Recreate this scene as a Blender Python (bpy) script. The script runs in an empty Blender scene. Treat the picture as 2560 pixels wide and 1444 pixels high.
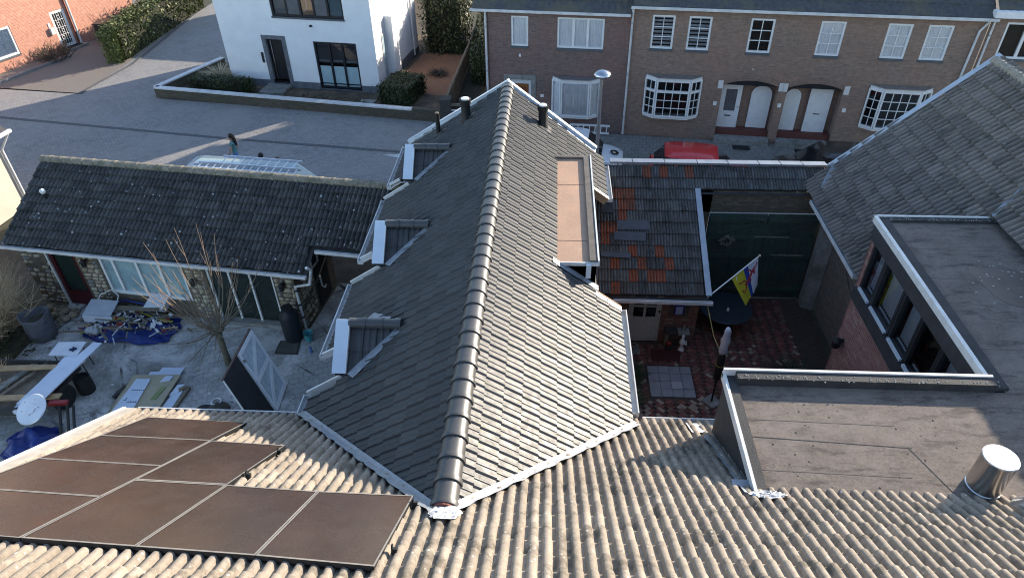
import bpy, math, random
from mathutils import Vector, Matrix
random.seed(7)
R = math.radians
SC = bpy.context.scene
COL = SC.collection

# ---------------------------------------------------------------- camera
CAM_Z = 13.2
def make_camera():
    f, pitch, yaw, roll = 1726.13, R(37.622), R(-3.616), R(-0.975)
    cp, sp, cy, sy = math.cos(pitch), math.sin(pitch), math.cos(yaw), math.sin(yaw)
    F = Vector((sy*cp, cy*cp, -sp)); X = Vector((cy, -sy, 0)); U = X.cross(F)
    X2 = X*math.cos(roll)+U*math.sin(roll); U2 = -X*math.sin(roll)+U*math.cos(roll)
    cd = bpy.data.cameras.new('camera'); cam = bpy.data.objects.new('camera', cd); COL.objects.link(cam)
    m = Matrix.Identity(4)
    for i in range(3):
        m[i][0] = X2[i]; m[i][1] = U2[i]; m[i][2] = -F[i]
    m[2][3] = CAM_Z
    cam.matrix_world = m
    cd.sensor_width = 36; cd.lens = f/2560*36; cd.clip_start = .1; cd.clip_end = 900
    SC.camera = cam
make_camera()
CAMP = Vector((0, 0, CAM_Z))

# ---------------------------------------------------------------- sky, sun, exposure
SUN_AZ, SUN_EL = R(48.5), R(17.2)      # azimuth clockwise from +y
def make_light():
    w = bpy.data.worlds.new('World'); SC.world = w; w.use_nodes = True
    nt = w.node_tree; bg = nt.nodes['Background']
    sky = nt.nodes.new('ShaderNodeTexSky'); sky.sky_type = 'NISHITA'; sky.sun_disc = False
    sky.sun_elevation = SUN_EL; sky.sun_rotation = SUN_AZ
    sky.air_density = 0.9; sky.dust_density = 0.4; sky.ozone_density = 1.1
    nt.links.new(sky.outputs[0], bg.inputs[0]); bg.inputs[1].default_value = .15
    ld = bpy.data.lights.new('sun', 'SUN'); ld.energy = 4.2; ld.angle = R(.5); ld.color = (1, .88, .72)
    lo = bpy.data.objects.new('sun', ld); COL.objects.link(lo)
    d = Vector((math.sin(SUN_AZ)*math.cos(SUN_EL), math.cos(SUN_AZ)*math.cos(SUN_EL), math.sin(SUN_EL)))
    lo.rotation_euler = d.to_track_quat('Z', 'Y').to_euler(); lo.location = d*60
make_light()
SC.cycles.filter_width = 1.05
vs = SC.view_settings
vs.view_transform = 'Standard'; vs.look = 'None'; vs.gamma = 1; vs.use_curve_mapping = False; vs.exposure = 1.36

# ---------------------------------------------------------------- mesh builder and tagging
class MB:
    def __init__(s): s.v = []; s.f = []; s.mi = []; s.cur = 0
    def add(s, vs, fs):
        o = len(s.v); s.v += [Vector(p) for p in vs]
        for f in fs: s.f.append([i+o for i in f]); s.mi.append(s.cur)
        return s
    def quad(s, *p): return s.add(p, [list(range(len(p)))])
    def obox(s, c, a, b, d):
        c, a, b, d = map(Vector, (c, a, b, d)); vs = [c+i*a+j*b+k*d for k in (-1, 1) for j in (-1, 1) for i in (-1, 1)]
        return s.add(vs, [[0,2,3,1],[4,5,7,6],[0,1,5,4],[2,6,7,3],[0,4,6,2],[1,3,7,5]])
    def box(s, x0, x1, y0, y1, z0, z1):
        return s.obox(((x0+x1)/2, (y0+y1)/2, (z0+z1)/2), ((x1-x0)/2,0,0), (0,(y1-y0)/2,0), (0,0,(z1-z0)/2))
    def bar(s, p, q, w, h, up=(0,0,1)):
        p, q = Vector(p), Vector(q); d = q-p; u = Vector(up); sd = d.cross(u)
        if sd.length < 1e-6: sd = d.cross(Vector((1,0,0)))
        sd.normalize(); u = sd.cross(d).normalized()
        return s.obox((p+q)/2, d/2, sd*w/2, u*h/2)
    def prism(s, pts, vec):
        n = len(pts); vec = Vector(vec); pts = [Vector(p) for p in pts]
        return s.add(pts+[p+vec for p in pts], [list(range(n))[::-1], list(range(n, 2*n))]+[[i, (i+1)%n, n+(i+1)%n, n+i] for i in range(n)])
    def tube(s, pts, r, n=8, cap=True):
        pts = [Vector(p) for p in pts]; m = len(pts); rs = r if isinstance(r, (list, tuple)) else [r]*m
        vs = []; prev = None
        for i, p in enumerate(pts):
            t = (pts[min(i+1, m-1)]-pts[max(i-1, 0)]).normalized()
            if prev is None:
                a = t.orthogonal().normalized()
            else:
                a = prev-t*prev.dot(t); a = a.normalized() if a.length > 1e-6 else t.orthogonal().normalized()
            prev = a; b = t.cross(a)
            vs += [p+(a*math.cos(2*math.pi*k/n)+b*math.sin(2*math.pi*k/n))*rs[i] for k in range(n)]
        fs = [[i*n+k, i*n+(k+1)%n, (i+1)*n+(k+1)%n, (i+1)*n+k] for i in range(m-1) for k in range(n)]
        if cap: fs += [list(range(n))[::-1], [(m-1)*n+k for k in range(n)]]
        return s.add(vs, fs)
    def lathe(s, c, prof, n=20, axis=None):
        c = Vector(c); M = Vector((0,0,1)).rotation_difference(Vector(axis)).to_matrix() if axis else Matrix.Identity(3)
        vs = [c+M@Vector((r*math.cos(2*math.pi*k/n), r*math.sin(2*math.pi*k/n), z)) for r, z in prof for k in range(n)]
        m = len(prof)
        fs = [[i*n+k, i*n+(k+1)%n, (i+1)*n+(k+1)%n, (i+1)*n+k] for i in range(m-1) for k in range(n)]
        if prof[0][0] > 1e-4: fs.append(list(range(n))[::-1])
        if prof[-1][0] > 1e-4: fs.append([(m-1)*n+k for k in range(n)])
        return s.add(vs, fs)
    def xform(s, M):
        s.v = [M@p for p in s.v]; return s
    def mesh(s, name, mats, smooth=False, off=None):
        me = bpy.data.meshes.new(name)
        me.from_pydata([(p-off) if off else p for p in s.v], [], s.f)
        for m in (mats if isinstance(mats, (list, tuple)) else [mats]): me.materials.append(m)
        if any(s.mi): me.polygons.foreach_set('material_index', s.mi)
        if smooth:
            me.polygons.foreach_set('use_smooth', [True]*len(me.polygons))
            if smooth != 'all':
                try: me.set_sharp_from_angle(angle=R(40))
                except Exception: pass
        me.update(); return me
    def part(s, name, mats, parent, smooth=False):
        o = bpy.data.objects.new(name, s.mesh(name, mats, smooth, ROOT.get(parent.name if parent else None)))
        COL.objects.link(o)
        if parent:
            o.parent = parent; ROOT[o.name] = ROOT.get(parent.name, Vector())
        return o
    def solo(s, name, mats, label=None, cat=None, group=None, kind=None, smooth=False):
        xs = [p.x for p in s.v]; ys = [p.y for p in s.v]; zs = [p.z for p in s.v]
        off = Vector(((min(xs)+max(xs))/2, (min(ys)+max(ys))/2, min(zs)))
        o = bpy.data.objects.new(name, s.mesh(name, mats, smooth, off)); o.location = off; COL.objects.link(o)
        ROOT[o.name] = off
        return tag(o, label, cat, group, kind)
ROOT = {}
def tag(o, label=None, cat=None, group=None, kind=None):
    if label: o['label'] = label
    if cat: o['category'] = cat
    if group: o['group'] = group
    if kind: o['kind'] = kind
    return o
def thing(name, loc, label=None, cat=None, group=None, kind=None):
    o = bpy.data.objects.new(name, None); o.empty_display_size = .2; COL.objects.link(o)
    o.location = loc; ROOT[o.name] = Vector(loc)
    return tag(o, label, cat, group, kind)
def copy_tree(o, parent=None):
    c = o.copy(); COL.objects.link(c)
    if parent: c.parent = parent
    for ch in list(o.children): copy_tree(ch, c)
    return c

# ---------------------------------------------------------------- materials
def hexc(h):
    h = h.lstrip('#'); c = [int(h[i:i+2], 16)/255 for i in (0, 2, 4)]
    return [x/12.92 if x <= .04045 else ((x+.055)/1.055)**2.4 for x in c]
def as_col(c): return (hexc(c) if isinstance(c, str) else list(c))[:3]+[1]
class NT:
    def __init__(s, name):
        s.m = bpy.data.materials.new(name); s.m.use_nodes = True; s.t = s.m.node_tree
        s.b = s.t.nodes['Principled BSDF']; s.pos = s.n('ShaderNodeNewGeometry').outputs['Position']
    def n(s, ty, **kw):
        x = s.t.nodes.new(ty)
        for k, v in kw.items(): setattr(x, k, v)
        return x
    def l(s, a, b): s.t.links.new(a, b)
    def noise(s, scale, detail=4, rough=.6, vec=None, dist=0):
        x = s.n('ShaderNodeTexNoise'); x.inputs['Scale'].default_value = scale; x.inputs['Detail'].default_value = detail
        x.inputs['Roughness'].default_value = rough; x.inputs['Distortion'].default_value = dist
        s.l(vec or s.pos, x.inputs['Vector']); return x.outputs['Fac']
    def ramp(s, fac, stops, interp='LINEAR'):
        x = s.n('ShaderNodeValToRGB'); cr = x.color_ramp; cr.interpolation = interp
        while len(cr.elements) < len(stops): cr.elements.new(.5)
        for e, (p, c) in zip(cr.elements, stops): e.position = p; e.color = as_col(c)
        s.l(fac, x.inputs[0]); return x.outputs[0]
    def mix(s, fac, a, b, mode='MIX'):
        x = s.n('ShaderNodeMix', data_type='RGBA', blend_type=mode)
        for sock, v in ((x.inputs['Factor'], fac), (x.inputs['A'], a), (x.inputs['B'], b)):
            if hasattr(v, 'links'): s.l(v, sock)
            elif isinstance(v, (int, float)): sock.default_value = v
            else: sock.default_value = as_col(v)
        return x.outputs['Result']
    def math(s, op, a, b=None):
        x = s.n('ShaderNodeMath', operation=op)
        for i, v in enumerate((a, b)):
            if v is None: continue
            if hasattr(v, 'links'): s.l(v, x.inputs[i])
            else: x.inputs[i].default_value = v
        return x.outputs[0]
    def dot(s, vec, d):
        x = s.n('ShaderNodeVectorMath', operation='DOT_PRODUCT'); s.l(vec, x.inputs[0]); x.inputs[1].default_value = d
        return x.outputs['Value']
    def comb(s, x=None, y=None, z=None):
        c = s.n('ShaderNodeCombineXYZ')
        for i, v in enumerate((x, y, z)):
            if v is not None: s.l(v, c.inputs[i])
        return c.outputs[0]
    def bump(s, h, strength=.3, dist=.02):
        x = s.n('ShaderNodeBump'); x.inputs['Strength'].default_value = strength; x.inputs['Distance'].default_value = dist
        s.l(h, x.inputs['Height']); s.l(x.outputs[0], s.b.inputs['Normal'])
    def fin(s, col=None, rough=.8, metal=0, spec=.5):
        if col is not None:
            if hasattr(col, 'links'): s.l(col, s.b.inputs['Base Color'])
            else: s.b.inputs['Base Color'].default_value = as_col(col)
        if hasattr(rough, 'links'): s.l(rough, s.b.inputs['Roughness'])
        else: s.b.inputs['Roughness'].default_value = rough
        s.b.inputs['Metallic'].default_value = metal; s.b.inputs['Specular IOR Level'].default_value = spec
        return s.m
def M(name, c, c2=None, scale=6, rough=.8, metal=0, spec=.4, bump=0, bscale=40, c3=None, s3=.7, contrast=(.35, .65)):
    n = NT(name)
    if c2 is None:
        a = as_col(c); c2 = [x*.78 for x in a[:3]]
    col = n.ramp(n.noise(scale), [(contrast[0], c), (contrast[1], c2)])
    if c3 is not None:
        f = n.ramp(n.noise(s3, 5, .65), [(.48, (0,0,0)), (.66, (1,1,1))]); col = n.mix(f, col, c3)
    if bump: n.bump(n.noise(bscale, 3), bump)
    return n.fin(col, rough, metal, spec)
def brick_mat(name, u, cols, mortar, bw=.22, bh=.066, v=(0,0,1), bump=.5, ms=.012, patch=None, rough=.9):
    n = NT(name); vec = n.comb(n.dot(n.pos, u), n.dot(n.pos, v))
    b = n.n('ShaderNodeTexBrick'); n.l(vec, b.inputs['Vector'])
    b.inputs['Scale'].default_value = 1; b.inputs['Brick Width'].default_value = bw; b.inputs['Row Height'].default_value = bh
    b.inputs['Mortar Size'].default_value = ms; b.inputs['Mortar Smooth'].default_value = .2; b.inputs['Bias'].default_value = 0
    b.inputs['Color1'].default_value = as_col(cols[0]); b.inputs['Color2'].default_value = as_col(cols[1]); b.inputs['Mortar'].default_value = as_col(mortar)
    # per-brick third tone and slow weathering
    sc = n.comb(n.math('FLOOR', n.math('DIVIDE', n.dot(n.pos, u), bw)), n.math('FLOOR', n.math('DIVIDE', n.dot(n.pos, v), bh)))
    wn = n.n('ShaderNodeTexWhiteNoise'); n.l(sc, wn.inputs['Vector'])
    col = n.mix(n.ramp(wn.outputs['Value'], [(.72, (0,0,0)), (.8, (.8,.8,.8))]), b.outputs['Color'], cols[2])
    col = n.mix(b.outputs['Fac'], col, mortar)
    f = n.ramp(n.noise(.55, 5, .6), [(.4, (0,0,0)), (.62, (.75,.75,.75))])
    if patch: col = n.mix(f, col, n.mix(.55, col, patch))
    col = n.mix(.35, col, n.ramp(n.noise(7, 5), [(.3, (.3,.3,.3)), (.7, (.75,.75,.75))]), 'OVERLAY')
    inv = n.math('SUBTRACT', 1.0, b.outputs['Fac']); n.bump(inv, bump, .008)
    return n.fin(col, rough, 0, .3)
def tile_mat(name, O, u, v, w, dv, stops, rough=.8, spec=.4, moss=None, spots=None, mossamt=.55, bump=.3, streak=None, st=(.5, .68), sf=(26.0, 2.2), gloss=0):
    """each tile its own tone, by its cell on the roof; fine grain, lichen and moss over it"""
    n = NT(name); sub = n.n('ShaderNodeVectorMath', operation='SUBTRACT'); n.l(n.pos, sub.inputs[0]); sub.inputs[1].default_value = O
    p = sub.outputs[0]
    cu = n.math('FLOOR', n.math('DIVIDE', n.math('ADD', n.dot(p, u), .004), w)); cv = n.math('FLOOR', n.math('DIVIDE', n.math('ADD', n.dot(p, v), .02), dv))
    wn = n.n('ShaderNodeTexWhiteNoise'); n.l(n.comb(cu, cv), wn.inputs['Vector'])
    col = n.ramp(wn.outputs['Value'], stops)
    col = n.mix(.5, col, n.ramp(n.noise(14, 6, .7), [(.3, (.28,.28,.28)), (.72, (.74,.74,.74))]), 'OVERLAY')
    if streak:
        s2 = n.n('ShaderNodeTexNoise'); s2.inputs['Scale'].default_value = 1; s2.inputs['Detail'].default_value = 4
        n.l(n.comb(n.math('MULTIPLY', n.dot(p, u), sf[0]), n.math('MULTIPLY', n.dot(p, v), sf[1])), s2.inputs['Vector'])
        col = n.mix(n.ramp(s2.outputs['Fac'], [(st[0], (0,0,0)), (st[1], (.8,.8,.8))]), col, streak)
    if moss:
        col = n.mix(n.ramp(n.noise(2.4, 6, .7), [(mossamt, (0,0,0)), (mossamt+.12, (.85,.85,.85))]), col, moss)
    if spots:
        vo = n.n('ShaderNodeTexVoronoi'); vo.inputs['Scale'].default_value = spots[1]; vo.inputs['Randomness'].default_value = 1; n.l(n.pos, vo.inputs['Vector'])
        g = n.ramp(n.noise(1.6, 4), [(.42, (0,0,0)), (.6, (1,1,1))])
        dd = n.math('ADD', vo.outputs['Distance'], n.math('MULTIPLY', n.noise(60, 2), .16))
        col = n.mix(n.math('MULTIPLY', n.ramp(dd, [(spots[2], (1,1,1)), (spots[2]+.04, (0,0,0))]), g), col, spots[0])
    n.bump(n.noise(70, 3, .7), bump, .006)
    rg = n.ramp(n.noise(9, 4), [(.3, [rough*.82]*3), (.7, [min(1, rough*1.15)]*3)])
    n.fin(col, rg, 0, spec)
    if gloss:      # satin engobe: a matt body with an even sheen
        d = n.n('ShaderNodeBsdfDiffuse'); g2 = n.n('ShaderNodeBsdfGlossy'); mx = n.n('ShaderNodeMixShader'); mx.inputs[0].default_value = gloss
        n.l(col, d.inputs['Color']); n.l(rg, g2.inputs['Roughness']); g2.inputs['Color'].default_value = (1, 1, 1, 1)
        nl = n.b.inputs['Normal'].links[0].from_socket; n.l(nl, d.inputs['Normal']); n.l(nl, g2.inputs['Normal'])
        n.l(d.outputs[0], mx.inputs[1]); n.l(g2.outputs[0], mx.inputs[2]); n.l(mx.outputs[0], n.t.nodes['Material Output'].inputs[0])
    return n.m
def glass_mat(name, tint=(.9, .95, 1), gloss=.16):
    n = NT(name); t = n.n('ShaderNodeBsdfTransparent'); t.inputs[0].default_value = as_col(tint)
    g = n.n('ShaderNodeBsdfGlossy'); g.inputs['Roughness'].default_value = .03
    fr = n.n('ShaderNodeFresnel'); fr.inputs[0].default_value = 1.5
    mx = n.n('ShaderNodeMixShader'); n.l(n.math('ADD', fr.outputs[0], gloss), mx.inputs[0]); n.l(t.outputs[0], mx.inputs[1]); n.l(g.outputs[0], mx.inputs[2])
    n.l(mx.outputs[0], n.t.nodes['Material Output'].inputs[0]); return n.m

# ---------------------------------------------------------------- roof tiles
def tile_verts(w, L, prof, th, lap=.06):
    vs, fs = [], []; k = len(prof)
    for (a, h) in prof: vs.append((a*w, -.0, h+th))
    for (a, h) in prof: vs.append((a*w, L+lap, h))
    for (a, h) in prof: vs.append((a*w, .006, h-.012))
    for i in range(k-1):
        fs.append([i, i+1, k+i+1, k+i]); fs.append([2*k+i, 2*k+i+1, i+1, i])
    return vs, fs
def tile_field(parent, O, u, v, n, w, dv, i0, i1, j0, j1, prof, th, mat, keep=None, name='roof_tile', limit=300, jitter=0, pick=None, smooth=True, key=None):
    """rows of tiles on a roof plane: the `limit` that show largest are objects, the others one joined part"""
    O, u, v, n = map(Vector, (O, u, v, n)); rnd = random.Random(int(abs(O.x*100+O.y*10))+3)
    vs, fs = tile_verts(w, dv, prof, th)
    base = MB(); base.add(vs, fs)
    meshes = {}
    cells = []
    for j in range(j0, j1):
        for i in range(i0, i1):
            c = O+u*((i+.5)*w)+v*((j+.5)*dv)
            if keep and not keep(c): continue
            cells.append((i, j, c))
    fwd = Vector((-.05, .79, -.61))
    def vis(c):
        d = c-CAMP; dep = d.dot(fwd); px = abs(d.x)/max(dep, .1)
        return px < .80 and dep > 1
    order = sorted(cells, key=lambda t: (0 if vis(t[2]) else 1e4)+((t[2]-CAMP).length if key is None else key(t[2])))
    solo = order[:limit]; rest = order[limit:]
    Rm = Matrix((u, v, n)).transposed().to_4x4(); off = ROOT.get(parent.name, Vector())
    def mtx(i, j):
        m = Matrix.Translation(O+u*(i*w)+v*(j*dv)) @ Rm
        if jitter: m = m @ Matrix.Translation((rnd.uniform(-1, 1)*jitter*.4, rnd.uniform(-1, 1)*jitter, rnd.uniform(0, 1)*jitter*.4)) @ Matrix.Rotation(rnd.uniform(-1, 1)*jitter*1.5, 4, 'Z')
        return m
    for i, j, c in solo:
        mt = pick(i, j, c) if pick else mat
        if mt.name not in meshes: meshes[mt.name] = base.mesh(name, mt, smooth)
        o = bpy.data.objects.new(name, meshes[mt.name]); COL.objects.link(o); o.parent = parent
        o.matrix_local = Matrix.Translation(-off) @ mtx(i, j)
    if rest:
        mb = MB()
        for i, j, c in rest:
            m = mtx(i, j); mb.add([m@Vector(p) for p in vs], fs)
        o = mb.part(name+'s', mat, parent, smooth); o['kind'] = 'stuff'
    return cells
def wave(k, h, n=2, sharp=1.0):
    return [(i/k, h*(.5-.5*math.cos(2*math.pi*n*i/k))**sharp) for i in range(k+1)]
def roll(h, n=2):
    one = [(0,0), (.10,.62), (.22,.93), (.38,1), (.54,.95), (.66,.66), (.76,.05)]
    return [((k+a)/n, h*b) for k in range(n) for a, b in one]+[(1, 0)]
def ridge_row(parent, p, q, length, r, mat, name='ridge_tile', flare=.14, lift=0, collar=True, n=10):
    """half-round ridge tiles from p to q, each its own piece with a thicker collar at its lap"""
    p, q = Vector(p), Vector(q); d = (q-p); L = d.length; d.normalize(); k = max(1, round(L/length)); step = L/k
    sd = d.cross(Vector((0,0,1))).normalized(); up = sd.cross(d)
    def ring(t, rad, thick):
        return [Vector((math.cos(a)*rad, t, math.sin(a)*rad*.92+thick)) for a in [math.pi*(-.06+1.12*i/n) for i in range(n+1)]]
    mb = MB()
    rows = [(0, r*1.0), (step*.80, r*1.02), (step*.80, r*(1+flare)), (step*.96, r*(1+flare*1.15)), (step*1.0, r*(1+flare)), (step*1.005, r*.9)] if collar else [(0, r), (step*1.01, r*(1+flare*.5)), (step*1.012, r*.88)]
    vs = []
    for t, rad in rows: vs += ring(t, rad, 0)
    fs = [[a*(n+1)+i, a*(n+1)+i+1, (a+1)*(n+1)+i+1, (a+1)*(n+1)+i] for a in range(len(rows)-1) for i in range(n)]
    mb.add(vs, fs); me = mb.mesh(name, mat, 'sharp'); off = ROOT.get(parent.name, Vector())
    Rm = Matrix((-sd, d, up)).transposed().to_4x4()
    for i in range(k):
        o = bpy.data.objects.new(name, me); COL.objects.link(o); o.parent = parent
        o.matrix_local = Matrix.Translation(p+d*(i*step)+up*lift-off) @ Rm
class Fr:
    """a facade frame: u along the wall, z up, d out of the wall towards the viewer's side"""
    def __init__(s, P, ang):
        a = R(ang); s.P = Vector((P[0], P[1], 0)); s.U = Vector((math.cos(a), -math.sin(a), 0)); s.N = Vector((-math.sin(a), -math.cos(a), 0))
    def __call__(s, u, z, d=0): return s.P+s.U*u+s.N*d+Vector((0, 0, z))
    def box(s, mb, u0, u1, z0, z1, d0, d1):
        return mb.obox(s((u0+u1)/2, (z0+z1)/2, (d0+d1)/2), s.U*((u1-u0)/2), s.N*((d1-d0)/2), Vector((0, 0, (z1-z0)/2)))
def wall_holes(mb, fr, u0, u1, z0, z1, holes, depth=.26, d=0):
    us = sorted({u0, u1, *[h[0] for h in holes], *[h[1] for h in holes]}); zs = sorted({z0, z1, *[h[2] for h in holes], *[h[3] for h in holes]})
    for a, b in zip(us, us[1:]):
        for c, e in zip(zs, zs[1:]):
            m = ((a+b)/2, (c+e)/2)
            if any(h[0] < m[0] < h[1] and h[2] < m[1] < h[3] for h in holes): continue
            mb.quad(fr(a, c, d), fr(b, c, d), fr(b, e, d), fr(a, e, d))
    for h in holes:
        a, b, c, e = h[:4]; dp = h[4] if len(h) > 4 else depth
        for p, q in (((a, c), (a, e)), ((b, e), (b, c)), ((a, e), (b, e)), ((b, c), (a, c))):
            mb.quad(fr(p[0], p[1], d), fr(q[0], q[1], d), fr(q[0], q[1], d-dp), fr(p[0], p[1], d-dp))
# ================================================================ shared materials
m_zinc = M('zinc', (.42,.44,.47), (.34,.36,.39), 4, .38, .75, .5)
m_zincnew = M('zinc_new', (.70,.76,.82), (.64,.70,.76), 3, .3, .2, .5)
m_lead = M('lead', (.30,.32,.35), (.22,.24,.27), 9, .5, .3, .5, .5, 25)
m_leadlit = M('lead_sunlit', (.62,.62,.62), (.5,.5,.51), 8, .5, .2, .5, .5, 22)  # same lead, with the sun's brightness put into its colour
m_whitepaint = M('white_paint', (.78,.78,.77), (.7,.7,.69), 5, .45)
m_whitealu = M('white_aluminium', (.72,.71,.68), (.6,.59,.56), 6, .4)
m_gut = M('gutter_white', (.66,.66,.66), (.5,.5,.5), 3, .45)
m_black = M('black_plastic', (.012,.012,.013), (.02,.02,.02), 9, .55)
m_blacktile = M('black_board', (.016,.017,.019), (.026,.027,.03), 3, .7)
m_dark = M('dark_interior', (.012,.013,.015), (.02,.02,.022), 2, .9)  # near-black, stands for unlit rooms and openings; also used on mats
m_bit = M('bitumen_dark', (.035,.035,.037), (.055,.053,.052), 4, .8, bump=.4)
m_wood = M('raw_wood', (.42,.29,.16), (.33,.22,.12), 7, .75, bump=.3)
m_woodgrey = M('weathered_wood', (.22,.18,.13), (.13,.11,.085), 8, .85, bump=.4)
m_curtain = M('net_curtain', (.9,.9,.9), (.8,.81,.82), 3, .9)
m_blind = M('window_blind', (.45,.45,.46), (.34,.34,.35), 3, .8)
m_glass = glass_mat('window_glass', (.95,.97,1), .06)
m_glassd = glass_mat('window_glass_deep', (.55,.6,.65), .10)
m_concrete = M('concrete', (.30,.29,.27), (.20,.195,.185), 5, .9, bump=.4, c3=(.14,.14,.12), s3=1.5)
m_render = M('plaster_grey', (.28,.28,.27), (.2,.2,.19), 2.5, .9, bump=.3, c3=(.13,.13,.11), s3=.8)
m_chrome = M('stainless_steel', (.60,.60,.60), (.54,.54,.55), 3, .24, 1, .5)

# ================================================================ the setting: ground, street, yards
def sheet(name, pts, z, mat, label=None, kind='structure'):
    return MB().quad(*[(x, y, z) for x, y in pts]).solo(name, mat, label=label, kind=kind)
def paving_mat(name, u, v, cols, bw, bh, mortar, speck=.25, patch=None, rough=.92, lo=1.0):
    n = NT(name); vec = n.comb(n.dot(n.pos, u), n.dot(n.pos, v))
    b = n.n('ShaderNodeTexBrick'); n.l(vec, b.inputs['Vector']); b.inputs['Scale'].default_value = 1
    b.inputs['Brick Width'].default_value = bw; b.inputs['Row Height'].default_value = bh; b.inputs['Mortar Size'].default_value = .009
    b.inputs['Color1'].default_value = as_col(cols[0]); b.inputs['Color2'].default_value = as_col(cols[1]); b.inputs['Mortar'].default_value = as_col(mortar)
    col = n.mix(.65, b.outputs['Color'], n.ramp(n.noise(11, 8, .9), [(.34, (.12,.12,.12)), (.66, (.9,.9,.9))]), 'OVERLAY')
    col = n.mix(n.ramp(n.noise(.35, 6, .65), [(.4, (0,0,0)), (.65, (.7,.7,.7))]), col, patch or cols[2])
    col = n.mix(n.ramp(n.noise(1.3, 5, .7, dist=.5), [(.52, (0,0,0)), (.7, (.45,.45,.45))]), col, mortar)
    n.bump(n.math('SUBTRACT', 1.0, b.outputs['Fac']), .4, .006)
    return n.fin(col, rough, 0, .3)
SU = (math.cos(R(7)), -math.sin(R(7)), 0); SV = (math.sin(R(7)), math.cos(R(7)), 0)
m_earth = M('soil', (.10,.082,.062), (.06,.052,.042), 3, .95, bump=.6, c3=(.055,.06,.035), s3=.3)
m_street = paving_mat('street_pavers', SU, SV, [(.29,.28,.275), (.23,.222,.22), (.30,.285,.27)], .21, .105, (.16,.155,.15))
m_walk = paving_mat('pavement_slabs', SU, SV, [(.25,.24,.225), (.205,.195,.185), (.18,.175,.165)], .3, .3, (.07,.07,.066))
m_gravel = M('gravel_drive', (.24,.215,.19), (.16,.14,.125), 14, .95, bump=.7, bscale=40, c3=(.2,.18,.155), s3=.8)
m_kerb = M('kerb_stone', (.22,.22,.22), (.16,.16,.16), 6, .9)
m_channel = M('drain_channel', (.08,.082,.09), (.12,.12,.125), 7, .85)
sheet('ground', [(-160,-60),(160,-60),(160,240),(-160,240)], -.03, m_earth)
sheet('street', [(-60,26),(-26,22.3),(-4,19.7),(30,15.5),(60,12),(60,21.6),(20,26.4),(3,28.35),(-2.9,29.05),(-4.6,29.5),(-19.8,32.3),(-17.6,37.2),(-13,62),(-22.9,62),(-23.6,46),(-23.5,36.6),(-23.8,32.4),(-60,37)], 0, m_street)
sheet('pavement', [(-5.2,26.35),(24,22.6),(24,25.9),(3,28.38),(-5.0,29.4)], .004, m_walk)
def strip(name, pts, w, z0, z1, mat, kind='structure'):
    mb = MB()
    for p, q in zip(pts, pts[1:]):
        mb.bar((p[0], p[1], (z0+z1)/2), (q[0], q[1], (z0+z1)/2), w, z1-z0)
    return mb.solo(name, mat, kind=kind)
strip('drain_channel', [(-31,30.35),(-14.3,27.52),(-5.2,26.25)], .2, -.02, .008, m_channel)
strip('kerb', [(-5.2,26.4),(24,22.65)], .16, -.02, .05, m_kerb)
strip('kerb_strip', [(-23.75,32.4),(-23.10,36.6),(-23.55,46)], .16, -.02, .05, m_channel)
sheet('gravel_drive', [(-60,37.5),(-23.8,32.5),(-23.5,36.6),(-23.6,46),(-27,52),(-60,60)], .006, m_gravel)
# white arrow painted on the street
MB().add([(-7.0,26.12,.008),(-6.1,26.2,.008),(-6.0,25.72,.008),(-6.3,25.86,.008)], [[3,2,1,0]]).solo('road_marking', M('road_paint', (.62,.62,.6), (.45,.45,.44), 9, .8), kind='structure')

# left yard: worn concrete setts; right yard: herringbone clay pavers
def yard_mat():
    n = NT('yard_setts'); vec = n.comb(n.dot(n.pos, (.94,.34,0)), n.dot(n.pos, (-.34,.94,0)))
    b = n.n('ShaderNodeTexBrick'); n.l(vec, b.inputs['Vector']); b.inputs['Scale'].default_value = 1
    b.inputs['Brick Width'].default_value = .26; b.inputs['Row Height'].default_value = .19; b.inputs['Mortar Size'].default_value = .012
    b.inputs['Color1'].default_value = (.38,.365,.35,1); b.inputs['Color2'].default_value = (.31,.30,.29,1); b.inputs['Mortar'].default_value = (.26,.25,.235,1)
    col = n.mix(.6, b.outputs['Color'], n.ramp(n.noise(16, 6, .75), [(.3, (.2,.2,.2)), (.7, (.82,.82,.82))]), 'OVERLAY')
    col = n.mix(n.ramp(n.noise(.75, 6, .7, dist=.6), [(.47, (0,0,0)), (.6, (.85,.85,.85))]), col, (.58,.56,.54))
    col = n.mix(n.ramp(n.noise(.5, 5, .6, dist=.3), [(.52, (0,0,0)), (.66, (.8,.8,.8))]), col, (.15,.14,.115))
    vo = n.n('ShaderNodeTexVoronoi', feature='DISTANCE_TO_EDGE'); vo.inputs['Scale'].default_value = .7; n.l(n.pos, vo.inputs['Vector'])
    col = n.mix(n.math('MULTIPLY', n.ramp(vo.outputs['Distance'], [(.008, (1,1,1)), (.02, (0,0,0))]), n.ramp(n.noise(.4), [(.5, (0,0,0)), (.6, (1,1,1))])), col, (.02,.02,.02))
    n.bump(n.math('SUBTRACT', 1.0, b.outputs['Fac']), .5, .008); return n.fin(col, .9, 0, .3)
m_yard = yard_mat()
sheet('yard_paving', [(-15.2,8.2),(-4.1,8.2),(-3.6,15.2),(-4.4,17.2),(-6.6,17.2),(-6.9,15.0),(-14.7,15.95)], .002, m_yard)
yard = sheet('courtyard_bed', [(1.3,7.6),(7.3,7.6),(7.9,16.9),(1.3,16.9)], 0, M('sand_joints', (.10,.065,.05), (.06,.045,.038), 9, .95, bump=.4))
def pav(name, c, c2): return M(name, c, c2, 18, .88, bump=.35)
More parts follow.
